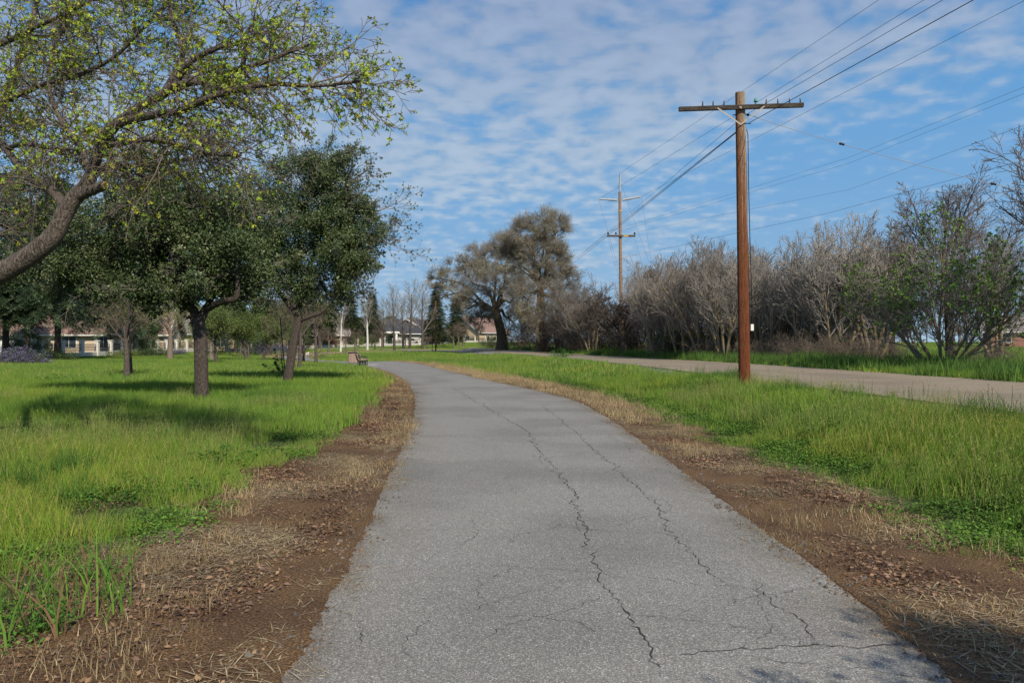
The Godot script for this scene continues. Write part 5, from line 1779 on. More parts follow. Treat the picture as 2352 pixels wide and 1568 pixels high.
func bush(called: String, label: String, px: float, d: float, lobes: Array, mesh: Mesh, tints: Array, group := "", material: Material = null) -> Node3D:
	d = off_road(px, d)
	var t := thing(called, label, "bush", at((px - 1176.0) / 1829.0 * d, d, -0.05), 0.0, group)
	var s := Shape.new()
	for k in 9:
		var l: Array = lobes[k % lobes.size()]
		var foot := Vector3(l[0].x * 0.4 + rf(-0.2, 0.2), 0, rf(-0.2, 0.2))
		var top: Vector3 = l[0] + Vector3(rf(-0.6, 0.6) * l[1].x, rf(-0.2, 0.6) * l[1].y, rf(-0.6, 0.6) * l[1].z)
		limb(s, PackedVector3Array([foot, foot.lerp(top, 0.5) + Vector3(0, 0.1, 0), top]), 0.035, 0.01, 4, 3)
	part("stems", s.commit(), M.twig_dark, t)
	crown(t, lobes, mesh, material if material else M.foliage, tints, 0.75, 1.25, 0.3, 0.0)
	return t

func garden_bushes() -> void:
	rng.seed = 44
	var mauve := [Color(0.15, 0.135, 0.24), Color(0.18, 0.16, 0.27), Color(0.11, 0.11, 0.15), Color(0.08, 0.1, 0.06)]
	var dark := [Color(0.05, 0.085, 0.022), Color(0.07, 0.11, 0.03), Color(0.035, 0.06, 0.018)]
	var bright := [Color(0.14, 0.2, 0.03), Color(0.18, 0.22, 0.04), Color(0.1, 0.15, 0.03)]
	var c := leaf_cloud(30, 0.35, 0.1, 0.06)
	bush("mauve_bush", "mauve flowering bush at the left edge before the wall", 22, 58.0, [[Vector3(0, 0.5, 0), Vector3(2.3, 0.85, 1.0), 240], [Vector3(1.8, 0.3, 0), Vector3(1.2, 0.6, 0.8), 90]], c, mauve)
	bush("mauve_bush", "small mauve flowering bush at the pillar behind the cream barked tree", 407, 104.0, [[Vector3(0, 0.4, 0), Vector3(1.5, 0.6, 0.7), 80]], c, mauve)
	bush("mauve_bush", "mauve flowering bush before the shaded wall between the oaks", 618, 106.0, [[Vector3(0, 0.6, 0), Vector3(3.6, 1.0, 1.0), 220]], c, mauve)
	bush("yellow_green_bush", "yellow-green bush behind the mauve bush at the left edge", 55, 74.0, [[Vector3(0, 1.4, 0), Vector3(2.2, 1.5, 1.0), 240]], c, bright)
	bush("low_bush", "dark low bush round the cedar trunk's foot", 128, 70.5, [[Vector3(-0.6, 0.5, 0), Vector3(1.2, 0.7, 0.8), 80], [Vector3(1.0, 0.5, 0), Vector3(1.1, 0.6, 0.8), 70]], c, dark)
	bush("low_bush", "bright green low bush before the pillars left of the grey tree", 283, 88.0, [[Vector3(0, 0.4, 0), Vector3(2.2, 0.7, 0.8), 130]], c, bright)
	bush("low_bush", "dark green low bush right of the low-boughed grey tree", 322, 90.0, [[Vector3(0, 0.4, 0), Vector3(1.8, 0.7, 0.8), 110]], c, dark)
	bush("low_bush", "dark round low bush left of the cream barked tree", 362, 92.0, [[Vector3(0, 0.45, 0), Vector3(1.9, 0.7, 0.8), 120]], c, dark)
	bush("tall_bush", "tall dark bush over the wall beside the gabled house", 330, 100.0, [[Vector3(0, 2.4, 0), Vector3(2.3, 2.6, 1.3), 330]], c, dark)
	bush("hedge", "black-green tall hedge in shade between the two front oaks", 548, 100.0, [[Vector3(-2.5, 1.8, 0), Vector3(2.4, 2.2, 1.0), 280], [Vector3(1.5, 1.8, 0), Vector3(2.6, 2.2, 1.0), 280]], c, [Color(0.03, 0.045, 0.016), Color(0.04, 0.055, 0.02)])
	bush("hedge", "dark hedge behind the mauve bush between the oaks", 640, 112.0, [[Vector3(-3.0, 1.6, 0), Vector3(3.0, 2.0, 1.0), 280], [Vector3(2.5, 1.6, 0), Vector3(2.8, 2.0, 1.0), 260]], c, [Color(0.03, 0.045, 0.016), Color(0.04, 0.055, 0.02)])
	bush("clipped_bush", "bright green climber over the wall left of the tallest birch", 822, 170.0, [[Vector3(0, 1.4, 0), Vector3(1.8, 1.7, 0.8), 110]], c, bright)
	bush("clipped_bush", "bright green bush just right of the tallest birch behind the wall", 853, 180.0, [[Vector3(0, 1.6, 0), Vector3(1.6, 1.5, 0.8), 90]], c, bright)
	bush("clipped_bush", "brown-red shrub behind the white wall right of the walkers", 768, 165.0, [[Vector3(0, 1.5, 0), Vector3(2.6, 1.3, 0.8), 130]], c, [Color(0.12, 0.06, 0.03), Color(0.15, 0.08, 0.04)])
	bush("clipped_bush", "dark clipped hedge behind the pillars of the tan house", 1108, 275.0, [[Vector3(-3, 1.2, 0), Vector3(3.2, 1.2, 0.8), 110], [Vector3(4, 1.2, 0), Vector3(3.2, 1.2, 0.8), 110]], c, dark)
	bush("clipped_bush", "round green bushes under the porch of the dark roofed house", 903, 205.0, [[Vector3(0, 0.9, 0), Vector3(2.8, 0.9, 0.8), 90]], c, bright)
	bush("clipped_bush", "green bush behind the wall under the gabled house's grey wing", 435, 122.0, [[Vector3(0, 1.3, 0), Vector3(2.4, 1.3, 0.8), 130]], c, bright)
	# broad leaved weeds in the lawn
	var hs := Shape.new()
	hs.colored = true
	for k in 60:
		var az := rf(0, TAU)
		var e := Vector3(cos(az), 0, sin(az)) * 0.42 * sqrt(rng.randf())
		e.y = rf(0.08, 0.32) * (1.0 - e.length())
		hs.tint = [Color(0.08, 0.19, 0.028), Color(0.10, 0.23, 0.035)][k % 2] * rf(0.75, 1.2)
		hs.rod(e * Vector3(0.2, 0, 0.2), e, 0.004, 0.003, 3, false)
		for q in 3:
			hs.leaf(e, Basis(Vector3.UP, az + rf(-1.4, 1.4)) * Basis(Vector3.RIGHT, rf(-0.5, 0.5)), rf(0.04, 0.08), 0.04)
	var herb := hs.commit()
	var list := [[520, 1072, 1.0, "dark broad leaved weed at the verge's edge in the left grass"], [435, 1135, 0.6, "small broad leaved weed in the thin grass left of the path"], [130, 885, 1.6, "dark weed clump in the sunny grass left of the thick oak trunk"], [590, 975, 0.8, "dark weed in the grass behind the sunny verge edge"], [730, 824, 2.6, "round weed clump left of the litter bin"], [1905, 1000, 0.9, "dark green weed patch in the right hand grass near the pole"], [1290, 822, 3.0, "dark green weed patch beside the road below the oaks"], [230, 1325, 0.5, "low leafy weed on the lower left verge"], [90, 1450, 0.5, "leafy weed in the lower left corner"]]
	for w in list:
		var q := spot(w[0], w[1])
		var o := part("weed", herb, M.grass)
		o.position = at(q.x, q.y)
		o.scale = Vector3.ONE * w[2]
		o.rotation.y = w[0]
		tag(o, w[3], "weed", "broad leaved weeds in the grass")
	# the tall grass tuft in the lower left corner
	var tuft := blade_clump(170, 0.5, 0.25, 0.62, 0.013, 0.75, [Color(0.10, 0.21, 0.03), Color(0.14, 0.26, 0.04), Color(0.08, 0.17, 0.025), Color(0.2, 0.12, 0.07)], 5)
	var q := spot(75, 1420)
	var o := part("grass_tuft", tuft, M.grass)
	o.position = at(q.x, q.y)
	tag(o, "tall coarse green grass tuft at the lower left", "grass tuft")
	# the sapling and its stake by the slim oak
	var sp := thing("sapling", "thin leafy sapling at the foot of the slim leaning oak", "sapling", at(spot(650, 872).x, spot(650, 872).y))
	var s := Shape.new()
	var ends := []
	for k in 7:
		var top := Vector3(rf(-0.8, 0.1), rf(0.6, 1.5), rf(-0.4, 0.4))
		limb(s, PackedVector3Array([Vector3.ZERO, top * 0.5 + Vector3(0, 0.15, 0), top]), 0.012, 0.005, 4, 4)
		for j in 6:
			ends.append([top * rf(0.45, 1.0), Vector3.UP])
	part("stems", s.commit(), M.twig_brown, sp)
	sprigs("foliage", sp, ends, rosette(7, 0.12, 0.06), M.foliage, 0.8, 1.4, [Color(0.05, 0.09, 0.025), Color(0.07, 0.12, 0.03)])

# ---------------------------------------------------------------- poles and wires
func wavy_pole(s: Shape, a: Vector3, b: Vector3, r0: float, r1: float, sides: int, n: int) -> void:
	var base := s.v.size()
	var t := (b - a).normalized()
	var u := t.cross(Vector3.BACK).normalized()
	var w := t.cross(u)
	for k in n + 1:
		var f := float(k) / n
		for q in sides:
			var an := TAU * q / sides
			var groove := bump_noise.get_noise_2d(q * 37.0, f * 6.0) * 0.045 + bump_noise.get_noise_2d(q * 11.0 + 200.0, f * 40.0) * 0.02
			var m := u * cos(an) + w * sin(an)
			s.v.append(a.lerp(b, f) + m * lerpf(r0, r1, f) * (1.0 + groove))
			s.n.append(m)
	for k in n:
		for q in sides:
			var q2 := (q + 1) % sides
			var o := base + k * sides
			s.i.append(o + q); s.i.append(o + sides + q); s.i.append(o + q2)
			s.i.append(o + q2); s.i.append(o + sides + q); s.i.append(o + sides + q2)
	var c := s.v.size()
	s.v.append(b + t * 0.012); s.n.append(t)
	for q in sides:
		s.v.append(s.v[base + n * sides + q]); s.n.append(t)
	for q in sides:
		s.i.append(c); s.i.append(c + 1 + (q + 1) % sides); s.i.append(c + 1 + q)

func wire(label: String, pts: Array, r: float, sag: float, material: Material = null, called := "wire", group := "overhead wires") -> Node3D:
	var p := PackedVector3Array()
	for k in pts.size() - 1:
		for q in 14:
			var f := q / 14.0
			var v: Vector3 = (pts[k] as Vector3).lerp(pts[k + 1], f)
			v.y -= sag * 4.0 * f * (1.0 - f)
			p.append(v)
	p.append(pts[pts.size() - 1])
	var rad := PackedFloat32Array()
	rad.resize(p.size())
	rad.fill(r)
	var s := Shape.new()
	s.tube(p, rad, 5)
	var o := part(called, s.commit(), material if material else M.wire)
	tag(o, label, "wire", group)
	return o

func poles() -> void:
	rng.seed = 11
	# the near pole
	var d := 19.5
	var foot := sight(1711, 900, d)
	foot.y = gy(foot.x, d) - 0.1
	var top := sight(1701, 212, d)
	var p := thing("utility_pole", "rust red wooden utility pole with a crossarm, standing in the right hand grass", "utility pole", foot)
	var k0 := top - foot
	var shaft := Shape.new()
	shaft.colored = true
	wavy_pole(shaft, Vector3.ZERO, k0, 0.142, 0.115, 40, 110)
	for q in shaft.v.size():  # the preservative has bleached from the top and the sunny side down
		var f: float = shaft.v[q].y / k0.y
		var m := shaft.n[q]
		var streak := bump_noise.get_noise_2d(atan2(m.z, m.x) * 60.0, f * 9.0) * 0.3 + bump_noise.get_noise_2d(atan2(m.z, m.x) * 200.0, f * 4.0) * 0.25
		var grey := sm(0.64, 1.08, f + streak + 0.24 * m.x)
		var red := Color(0.22, 0.068, 0.028).lerp(Color(0.30, 0.125, 0.058), sm(0.0, 0.9, f + streak))
		shaft.c.append(red.lerp(Color(0.5, 0.4, 0.29), grey))
	part("pole_shaft", shaft.commit(), M.pole_wood, p)
	for q in 26:  # knots
		var f := rf(0.08, 0.95)
		var an := rf(-2.6, -0.5) + PI
		var r := lerpf(0.142, 0.117, f)
		var c := k0 * f + Vector3(cos(an), 0, -sin(an)) * -1.0 * r * 0.985
		c = k0 * f + Vector3(cos(rf(0.2, 2.9)), 0, 0)
		var an2 := rf(0.15, PI - 0.15)
		c = k0 * f + Vector3(cos(an2), 0, sin(an2)) * r * 0.99
		var s := Shape.new()
		var m := Vector3(cos(an2), 0, sin(an2))
		s.tube(PackedVector3Array([c - m * 0.01, c + m * 0.006, c + m * 0.009]), PackedFloat32Array([0.02, 0.015, 0.004]), 8, true)
		part("knot", s.commit(), M.pole_grey, p)
	# crossarm, slightly tilted, bolted to the face of the pole
	var al := sight(1560, 250, d - 0.17) - foot
	var ar := sight(1847, 240.5, d - 0.17) - foot
	var mid := (al + ar) * 0.5
	var ax := (ar - al).normalized()
	var turn := Basis(ax, Vector3.BACK.cross(ax).normalized(), Vector3.BACK).orthonormalized()
	var s2 := Shape.new()
	s2.bevel_box(mid, Vector3(al.distance_to(ar), 0.105, 0.09), 0.008, turn)
	part("crossarm", s2.commit(), M.arm, p)
	for px in [1615.0, 1639.0, 1664.0, 1761.0, 1788.0, 1815.0, 1840.0]:
		var f: float = (px - 1560.0) / 287.0
		var b := al.lerp(ar, f) + turn.y * 0.05
		var pin := Shape.new()
		pin.tube(PackedVector3Array([b, b + Vector3(rf(-0.008, 0.008), 0.06, 0), b + Vector3(rf(-0.012, 0.012), 0.125, 0)]), PackedFloat32Array([0.019, 0.016, 0.009]), 7, true)
		part("wooden_pin", pin.commit(), M.arm, p)
	var gi := al.lerp(ar, (1737.0 - 1560.0) / 287.0) + turn.y * 0.05
	var ins := Shape.new()
	ins.rod(gi, gi + Vector3(0, 0.08, 0), 0.014, 0.014, 6)
	ins.lathe(gi, [[0.022, 0.06], [0.046, 0.065], [0.05, 0.09], [0.035, 0.105], [0.034, 0.13], [0.026, 0.15], [0.0, 0.158]], 12)
	tag(part("glass_insulator", ins.commit(), M.glass, p), "single green glass insulator")
	for e in [[1649.0, 247.0], [1757.0, 243.0]]:
		var a: Vector3 = sight(e[0], e[1], d - 0.22) - foot
		var b: Vector3 = sight(1703, 285, d - 0.16) - foot
		var br := Shape.new()
		var dir := (b - a).normalized()
		br.box((a + b) * 0.5, Vector3(a.distance_to(b), 0.032, 0.008), Basis(dir, Vector3.BACK.cross(dir).normalized(), Vector3.BACK))
		part("brace", br.commit(), M.galv, p)
	var bolt := Shape.new()
	bolt.box(sight(1702, 246, d - 0.225) - foot, Vector3(0.05, 0.05, 0.01))
	bolt.rod(sight(1702, 246, d - 0.22) - foot, sight(1702, 246, d - 0.25) - foot, 0.012, 0.012, 6)
	part("bolt", bolt.commit(), M.galv, p)
	var hook := Shape.new()
	hook.rod(sight(1684, 263, d) - foot, sight(1720, 262, d) - foot, 0.012, 0.012, 6)
	hook.box(sight(1719, 263, d) - foot, Vector3(0.05, 0.05, 0.05))
	hook.rod(sight(1712, 283, d - 0.02) - foot, sight(1726, 283, d - 0.02) - foot, 0.011, 0.011, 6)
	part("through_bolt", hook.commit(), M.black, p)
	# the cable down the pole's side and its white box
	var cab := Shape.new()
	var cp := PackedVector3Array()
	for q in [[1716, 296], [1719, 310], [1720, 400], [1722.5, 520], [1726, 640], [1729, 745]]:
		cp.append(sight(q[0], q[1], d + 0.02) - foot)
	cab.tube(cp, PackedFloat32Array([0.011, 0.011, 0.011, 0.011, 0.011, 0.011]), 5, true)
	part("cable", cab.commit(), M.black, p)
	var cab2 := Shape.new()
	cp = PackedVector3Array()
	for q in [[1713, 300], [1716.5, 420], [1717, 520], [1721, 640], [1724, 745]]:
		cp.append(sight(q[0], q[1], d - 0.02) - foot)
	cab2.tube(cp, PackedFloat32Array([0.009, 0.009, 0.009, 0.009, 0.009]), 5, true)
	part("cable", cab2.commit(), M.wire, p)
	var bx := Shape.new()
	bx.bevel_box(sight(1727.5, 752, d) - foot, Vector3(0.075, 0.16, 0.08), 0.006)
	tag(part("junction_box", bx.commit(), M.white, p), "small white junction box")

	# the far pole with its insulators
	var D := 88.0
	var ff := sight(1428, 700, D)
	ff.y = gy(ff.x, D) - 0.2
	var q2 := thing("utility_pole", "tall far utility pole with grey insulator arms above the thicket", "utility pole", ff)
	var tp := sight(1424, 440, D) - ff
	var s3 := Shape.new()
	wavy_pole(s3, Vector3.ZERO, tp, 0.22, 0.15, 16, 20)
	part("pole_shaft", s3.commit(), M.pole_far, q2)
	var apex := sight(1425, 397, D)
	var ltip := sight(1376, 457, D)
	var rtip := sight(1473.6, 451, D)
	ribbed(q2, tp + Vector3(0, 0.15, 0), apex - ff)
	ribbed(q2, sight(1419, 459, D) - ff, ltip - ff)
	ribbed(q2, sight(1429, 459, D) - ff, rtip - ff)
	var s4 := Shape.new()
	s4.bevel_box(sight(1427, 541.5, D - 0.3) - ff, Vector3(3.15, 0.2, 0.14), 0.015)
	part("crossarm", s4.commit(), M.arm, q2)
	var sg := Shape.new()
	sg.box(sight(1438, 541.5, D - 0.39) - ff, Vector3(0.52, 0.13, 0.01))
	tag(part("sign_plate", sg.commit(), M.yellow, q2), "yellow warning plate")
	var s5 := Shape.new()
	s5.lathe(sight(1425.2, 484, D) - ff, [[0.19, -0.06], [0.19, 0.06]], 14)
	part("band", s5.commit(), M.yellow, q2)
	for px in [1397.0, 1415.0, 1458.0]:
		var s6 := Shape.new()
		s6.lathe(sight(px, 539, D - 0.3) - ff, [[0.03, 0.0], [0.03, 0.06], [0.12, 0.08], [0.12, 0.14], [0.07, 0.17], [0.09, 0.24], [0.03, 0.3], [0.0, 0.3]], 10)
		part("insulator", s6.commit(), M.black, q2)
	for e in [[1408.0, 1422.0], [1450.0, 1434.0]]:
		var s7 := Shape.new()
		s7.rod(sight(e[0], 543, D - 0.32) - ff, sight(e[1], 556, D - 0.2) - ff, 0.025, 0.025, 5)
		part("brace", s7.commit(), M.galv, q2)
	# the plain pole far down the park
	var g := spot(1000.5, 808)
	var pl := thing("wooden_pole", "plain brown wooden pole in the grass beyond the path bend", "pole", at(g.x, g.y))
	var s8 := Shape.new()
	wavy_pole(s8, Vector3(0, -0.1, 0), sight(1000.5, 691, g.y) - pl.position, 0.115, 0.09, 12, 10)
	part("pole_shaft", s8.commit(), M.pole_red, pl)
	var g2 := spot(992.5, 806)
	var s9 := Shape.new()
	s9.rod(Vector3(0, -0.1, 0), Vector3(0.02, 1.75, 0), 0.05, 0.05, 8)
	var po := part("post", s9.commit(), M.black)
	po.position = at(g2.x, g2.y)
	tag(po, "thin dark post beside the plain wooden pole", "post")

	# the wires
	var far := func(a: Vector3, px: float, py: float) -> Vector3:  # runs level from a over the camera's right shoulder
		var dd: float = (a.y - EYE) / ((792.0 - py) / 1829.0)
		var v := sight(px, py, dd)
		return a + (v - a) * 2.2
	wire("top power line from the far pole's apex to above the view", [far.call(apex, 1761, 172), apex], 0.011, 0.0)
	wire("power line from the far pole's left insulator arm", [far.call(ltip, 1841, 172), ltip], 0.011, 0.0)
	wire("power line from the far pole's right insulator arm", [far.call(rtip, 1952.6, 206), rtip], 0.011, 0.0)
	var at1 := sight(1719, 283, d)
	wire("thick black telephone cable rising from the red pole to the right", [at1, sight(2235, 0, 12.5) + (sight(2235, 0, 12.5) - at1) * 1.2], 0.008, 0.0)
	var at2 := sight(1716, 262, d)
	wire("thin telephone wire rising from the red pole's crossarm", [at2, sight(2165, 0, 12.8) + (sight(2165, 0, 12.8) - at2) * 1.2], 0.005, 0.0)
	wire("black telephone cable running left from the red pole to the oaks", [sight(1693, 301, d), sight(1325, 592, 70.0)], 0.010, 0.0)
	wire("lower black telephone cable running left from the red pole to the oaks", [sight(1693, 303, d), sight(1320, 602, 70.0)], 0.010, 0.0)
	wire("thin telephone wire running left from the red pole above the cables", [sight(1690, 283, d), sight(1345, 575, 70.0)], 0.005, 0.0)
	wire("upper wire from the far pole's crossarm to the right", [sight(1397, 533, D), sight(1952, 361, 55.0), sight(2352, 200, 37.0), sight(2700, 40, 28.0)], 0.007, 0.0)
	wire("second wire from the far pole's crossarm to the right", [sight(1415, 533, D), sight(1952, 374, 55.0), sight(2352, 215, 37.0), sight(2700, 57, 28.0)], 0.007, 0.0)
	wire("third wire from the far pole's crossarm to the right", [sight(1458, 533, D), sight(1952, 435, 55.0), sight(2352, 288, 37.0), sight(2700, 150, 28.0)], 0.007, 0.0)
	wire("lowest wire from the far pole to the right over the thicket", [sight(1430, 592, D), sight(1900, 490, 58.0), sight(2352, 368, 41.7), sight(2700, 268, 33.0)], 0.010, 0.0)
	for w in [[1376.0, 460.0, 1428.0, 640.0, "left insulator arm"], [1426.0, 420.0, 1505.0, 640.0, "upright insulator"], [1474.0, 455.0, 1502.0, 640.0, "right insulator arm"], [1397.0, 548.0, 1428.0, 660.0, "crossarm's left end"], [1458.0, 548.0, 1492.0, 660.0, "crossarm's right end"]]:
		wire("thin guy lead slanting down from the far pole's %s" % w[4], [sight(w[0], w[1], D), sight(w[2], w[3], D + 6.0)], 0.008, 0.0, M.wire, "wire", "thin leads below the far pole's arms")
	# the guy wire with its two black strain insulators
	var ga := sight(1719, 262, d)
	var gb := sight(1935, 330, d)
	var gc := sight(2284, 422, d)
	var gd := sight(2700, 500, d)
	wire("pale guy wire from the red pole's top sloping down to the right", [ga, gb, gc, gd], 0.007, 0.02, M.wire_pale)
	for e in [[gb, gc, "black strain insulator on the guy wire nearer the red pole"], [gc, gd, "black strain insulator on the guy wire at the right edge tree"]]:
		var dir: Vector3 = (e[1] - e[0]).normalized()
		var si := Shape.new()
		si.tube(PackedVector3Array([dir * -0.065, dir * -0.06, dir * -0.012, dir * 0.012, dir * 0.06, dir * 0.065]), PackedFloat32Array([0.018, 0.03, 0.032, 0.024, 0.03, 0.018]), 10, true)
		var so := part("strain_insulator", si.commit(), M.black)
		so.position = e[0]
		tag(so, e[2], "insulator", "strain insulators on the guy wire")

func ribbed(parent: Node, a: Vector3, b: Vector3) -> void:
	var s := Shape.new()
	var p := PackedVector3Array()
	var r := PackedFloat32Array()
	var n := 46
	for k in n + 1:
		var f := float(k) / n
		p.append(a.lerp(b, f))
		var base := 0.15 if f < 0.52 else 0.115
		if f < 0.08 or (f > 0.5 and f < 0.56) or f > 0.93:
			r.append(0.085 if f < 0.95 else 0.05)
		else:
			r.append(base if k % 2 == 0 else base * 0.7)
	s.tube(p, r, 10, true)
	part("insulator_arm", s.commit(), M.porcelain, parent)

# ---------------------------------------------------------------- bench, bin, stakes
func furniture() -> void:
	rng.seed = 13
	var pad := Shape.new()
	var c := spot(811, 838.5)
	pad.bevel_box(at(c.x, c.y, -0.02), Vector3(3.4, 0.1, 5.4), 0.01, Basis(Vector3.UP, 0.12))
	tag(part("concrete_pad", pad.commit(), M.concrete), "concrete pad under the benches and the litter bin", "", "", "structure")
	var b1 := bench()
	var s1 := spot(823, 842.5)
	b1.position = at(s1.x, s1.y + 0.9, 0.03)
	b1.rotation.y = deg_to_rad(105.0)
	tag(b1, "slatted park bench at the path's end, nearer of the two", "bench", "park benches at the bend")
	twin(b1, at(s1.x - 0.35, s1.y + 3.7, 0.03), deg_to_rad(105.0), 1.0, "slatted park bench behind the nearer bench, next to the litter bin")
	# litter bin: upright boards round a drum
	var s2 := spot(810, 834.5)
	var bin := thing("litter_bin", "round litter bin of upright pinkish boards behind the benches", "litter bin", at(s2.x, s2.y, 0.02))
	var drum := Shape.new()
	drum.lathe(Vector3.ZERO, [[0.0, 0.05], [0.33, 0.05], [0.33, 0.82], [0.30, 0.82], [0.30, 0.3]], 20)
	part("drum", drum.commit(), M.black, bin)
	var rim := Shape.new()
	rim.lathe(Vector3.ZERO, [[0.30, 0.80], [0.40, 0.80], [0.40, 0.85], [0.36, 0.87], [0.22, 0.88], [0.22, 0.84]], 20)
	part("rim", rim.commit(), M.black, bin)
	for k in 22:
		var a := TAU * k / 22.0
		var b := Shape.new()
		b.bevel_box(Vector3(cos(a) * 0.365, 0.42, sin(a) * 0.365), Vector3(0.035, 0.76, 0.082), 0.006, Basis(Vector3.UP, -a))
		part("board", b.commit(), M.slat, bin)
	# stakes
	var st := Shape.new()
	var g := spot(681, 853)
	st.rod(Vector3(0, -0.05, 0), Vector3(-0.16, 2.5, 0), 0.03, 0.028, 8)
	var stake := thing("tree_stake", "brown wooden stake tied to the young tree right of the slim oak", "stake", at(g.x, g.y))
	part("shaft", st.commit(), M.pole_grey, stake)
	for y in [0.72, 2.05]:
		var tie := Shape.new()
		tie.rod(Vector3(-0.16 * y / 2.5 - 0.03, y, 0.03), Vector3(0.24, y - 0.03, 0.12), 0.014, 0.014, 5)
		part("tie", tie.commit(), M.black, stake)
	var g2 := spot(650, 873)
	var st2 := Shape.new()
	st2.rod(Vector3(0, -0.05, 0), Vector3(-0.28, 2.7, -0.1), 0.022, 0.02, 8)
	var dark := part("tree_stake", st2.commit(), M.black)
	dark.position = at(g2.x, g2.y + 0.4)
	tag(dark, "thin black stake leaning by the sapling at the slim oak", "stake")
	# a nest in the thicket
	rng.seed = 14
	var nest := Shape.new()
	for k in 150:
		var v := rv() * Vector3(0.55, 0.4, 0.55)
		var w := rv().cross(v).normalized() * 0.45
		nest.rod(v - w, v + w, 0.014, 0.012, 3, false)
	var ne := part("nest", nest.commit(), M.twig_dark)
	ne.position = sight(1496, 634, 66.0)
	tag(ne, "dark twig nest high in the thicket right of the far pole", "nest")

func bench() -> Node3D:  # its sitter looks along +z
	var t := thing("park_bench", "", "bench")
	for k in 4:
		var y := 0.52 + k * 0.095
		var s := Shape.new()
		s.bevel_box(Vector3(0, y, -0.24 - k * 0.03), Vector3(1.8, 0.082, 0.036), 0.006, Basis(Vector3.RIGHT, -0.28))
		part("back_slat", s.commit(), M.slat, t)
	for k in 5:
		var s := Shape.new()
		s.bevel_box(Vector3(0, 0.44 + (0.012 if k == 0 else 0.0), -0.18 + k * 0.1), Vector3(1.8, 0.036, 0.085), 0.006)
		part("seat_slat", s.commit(), M.slat, t)
	for x in [-0.72, 0.72]:
		var s := Shape.new()
		s.box(Vector3(x, 0.21, -0.16), Vector3(0.06, 0.42, 0.07), Basis(Vector3.RIGHT, 0.12))
		s.box(Vector3(x, 0.21, 0.2), Vector3(0.06, 0.42, 0.07))
		s.box(Vector3(x, 0.405, 0.02), Vector3(0.055, 0.035, 0.46))
		s.box(Vector3(x, 0.62, -0.29), Vector3(0.055, 0.46, 0.035), Basis(Vector3.RIGHT, -0.28))
		s.box(Vector3(x, 0.02, 0.02), Vector3(0.075, 0.035, 0.5))
		part("leg_frame", s.commit(), M.black, t)
		var a := Shape.new()
		a.tube(PackedVector3Array([Vector3(x, 0.42, 0.22), Vector3(x, 0.60, 0.23), Vector3(x, 0.64, 0.19), Vector3(x, 0.66, -0.05), Vector3(x, 0.67, -0.28)]), PackedFloat32Array([0.016, 0.016, 0.016, 0.016, 0.016]), 8, true)
		part("armrest", a.commit(), M.black, t)
	return t

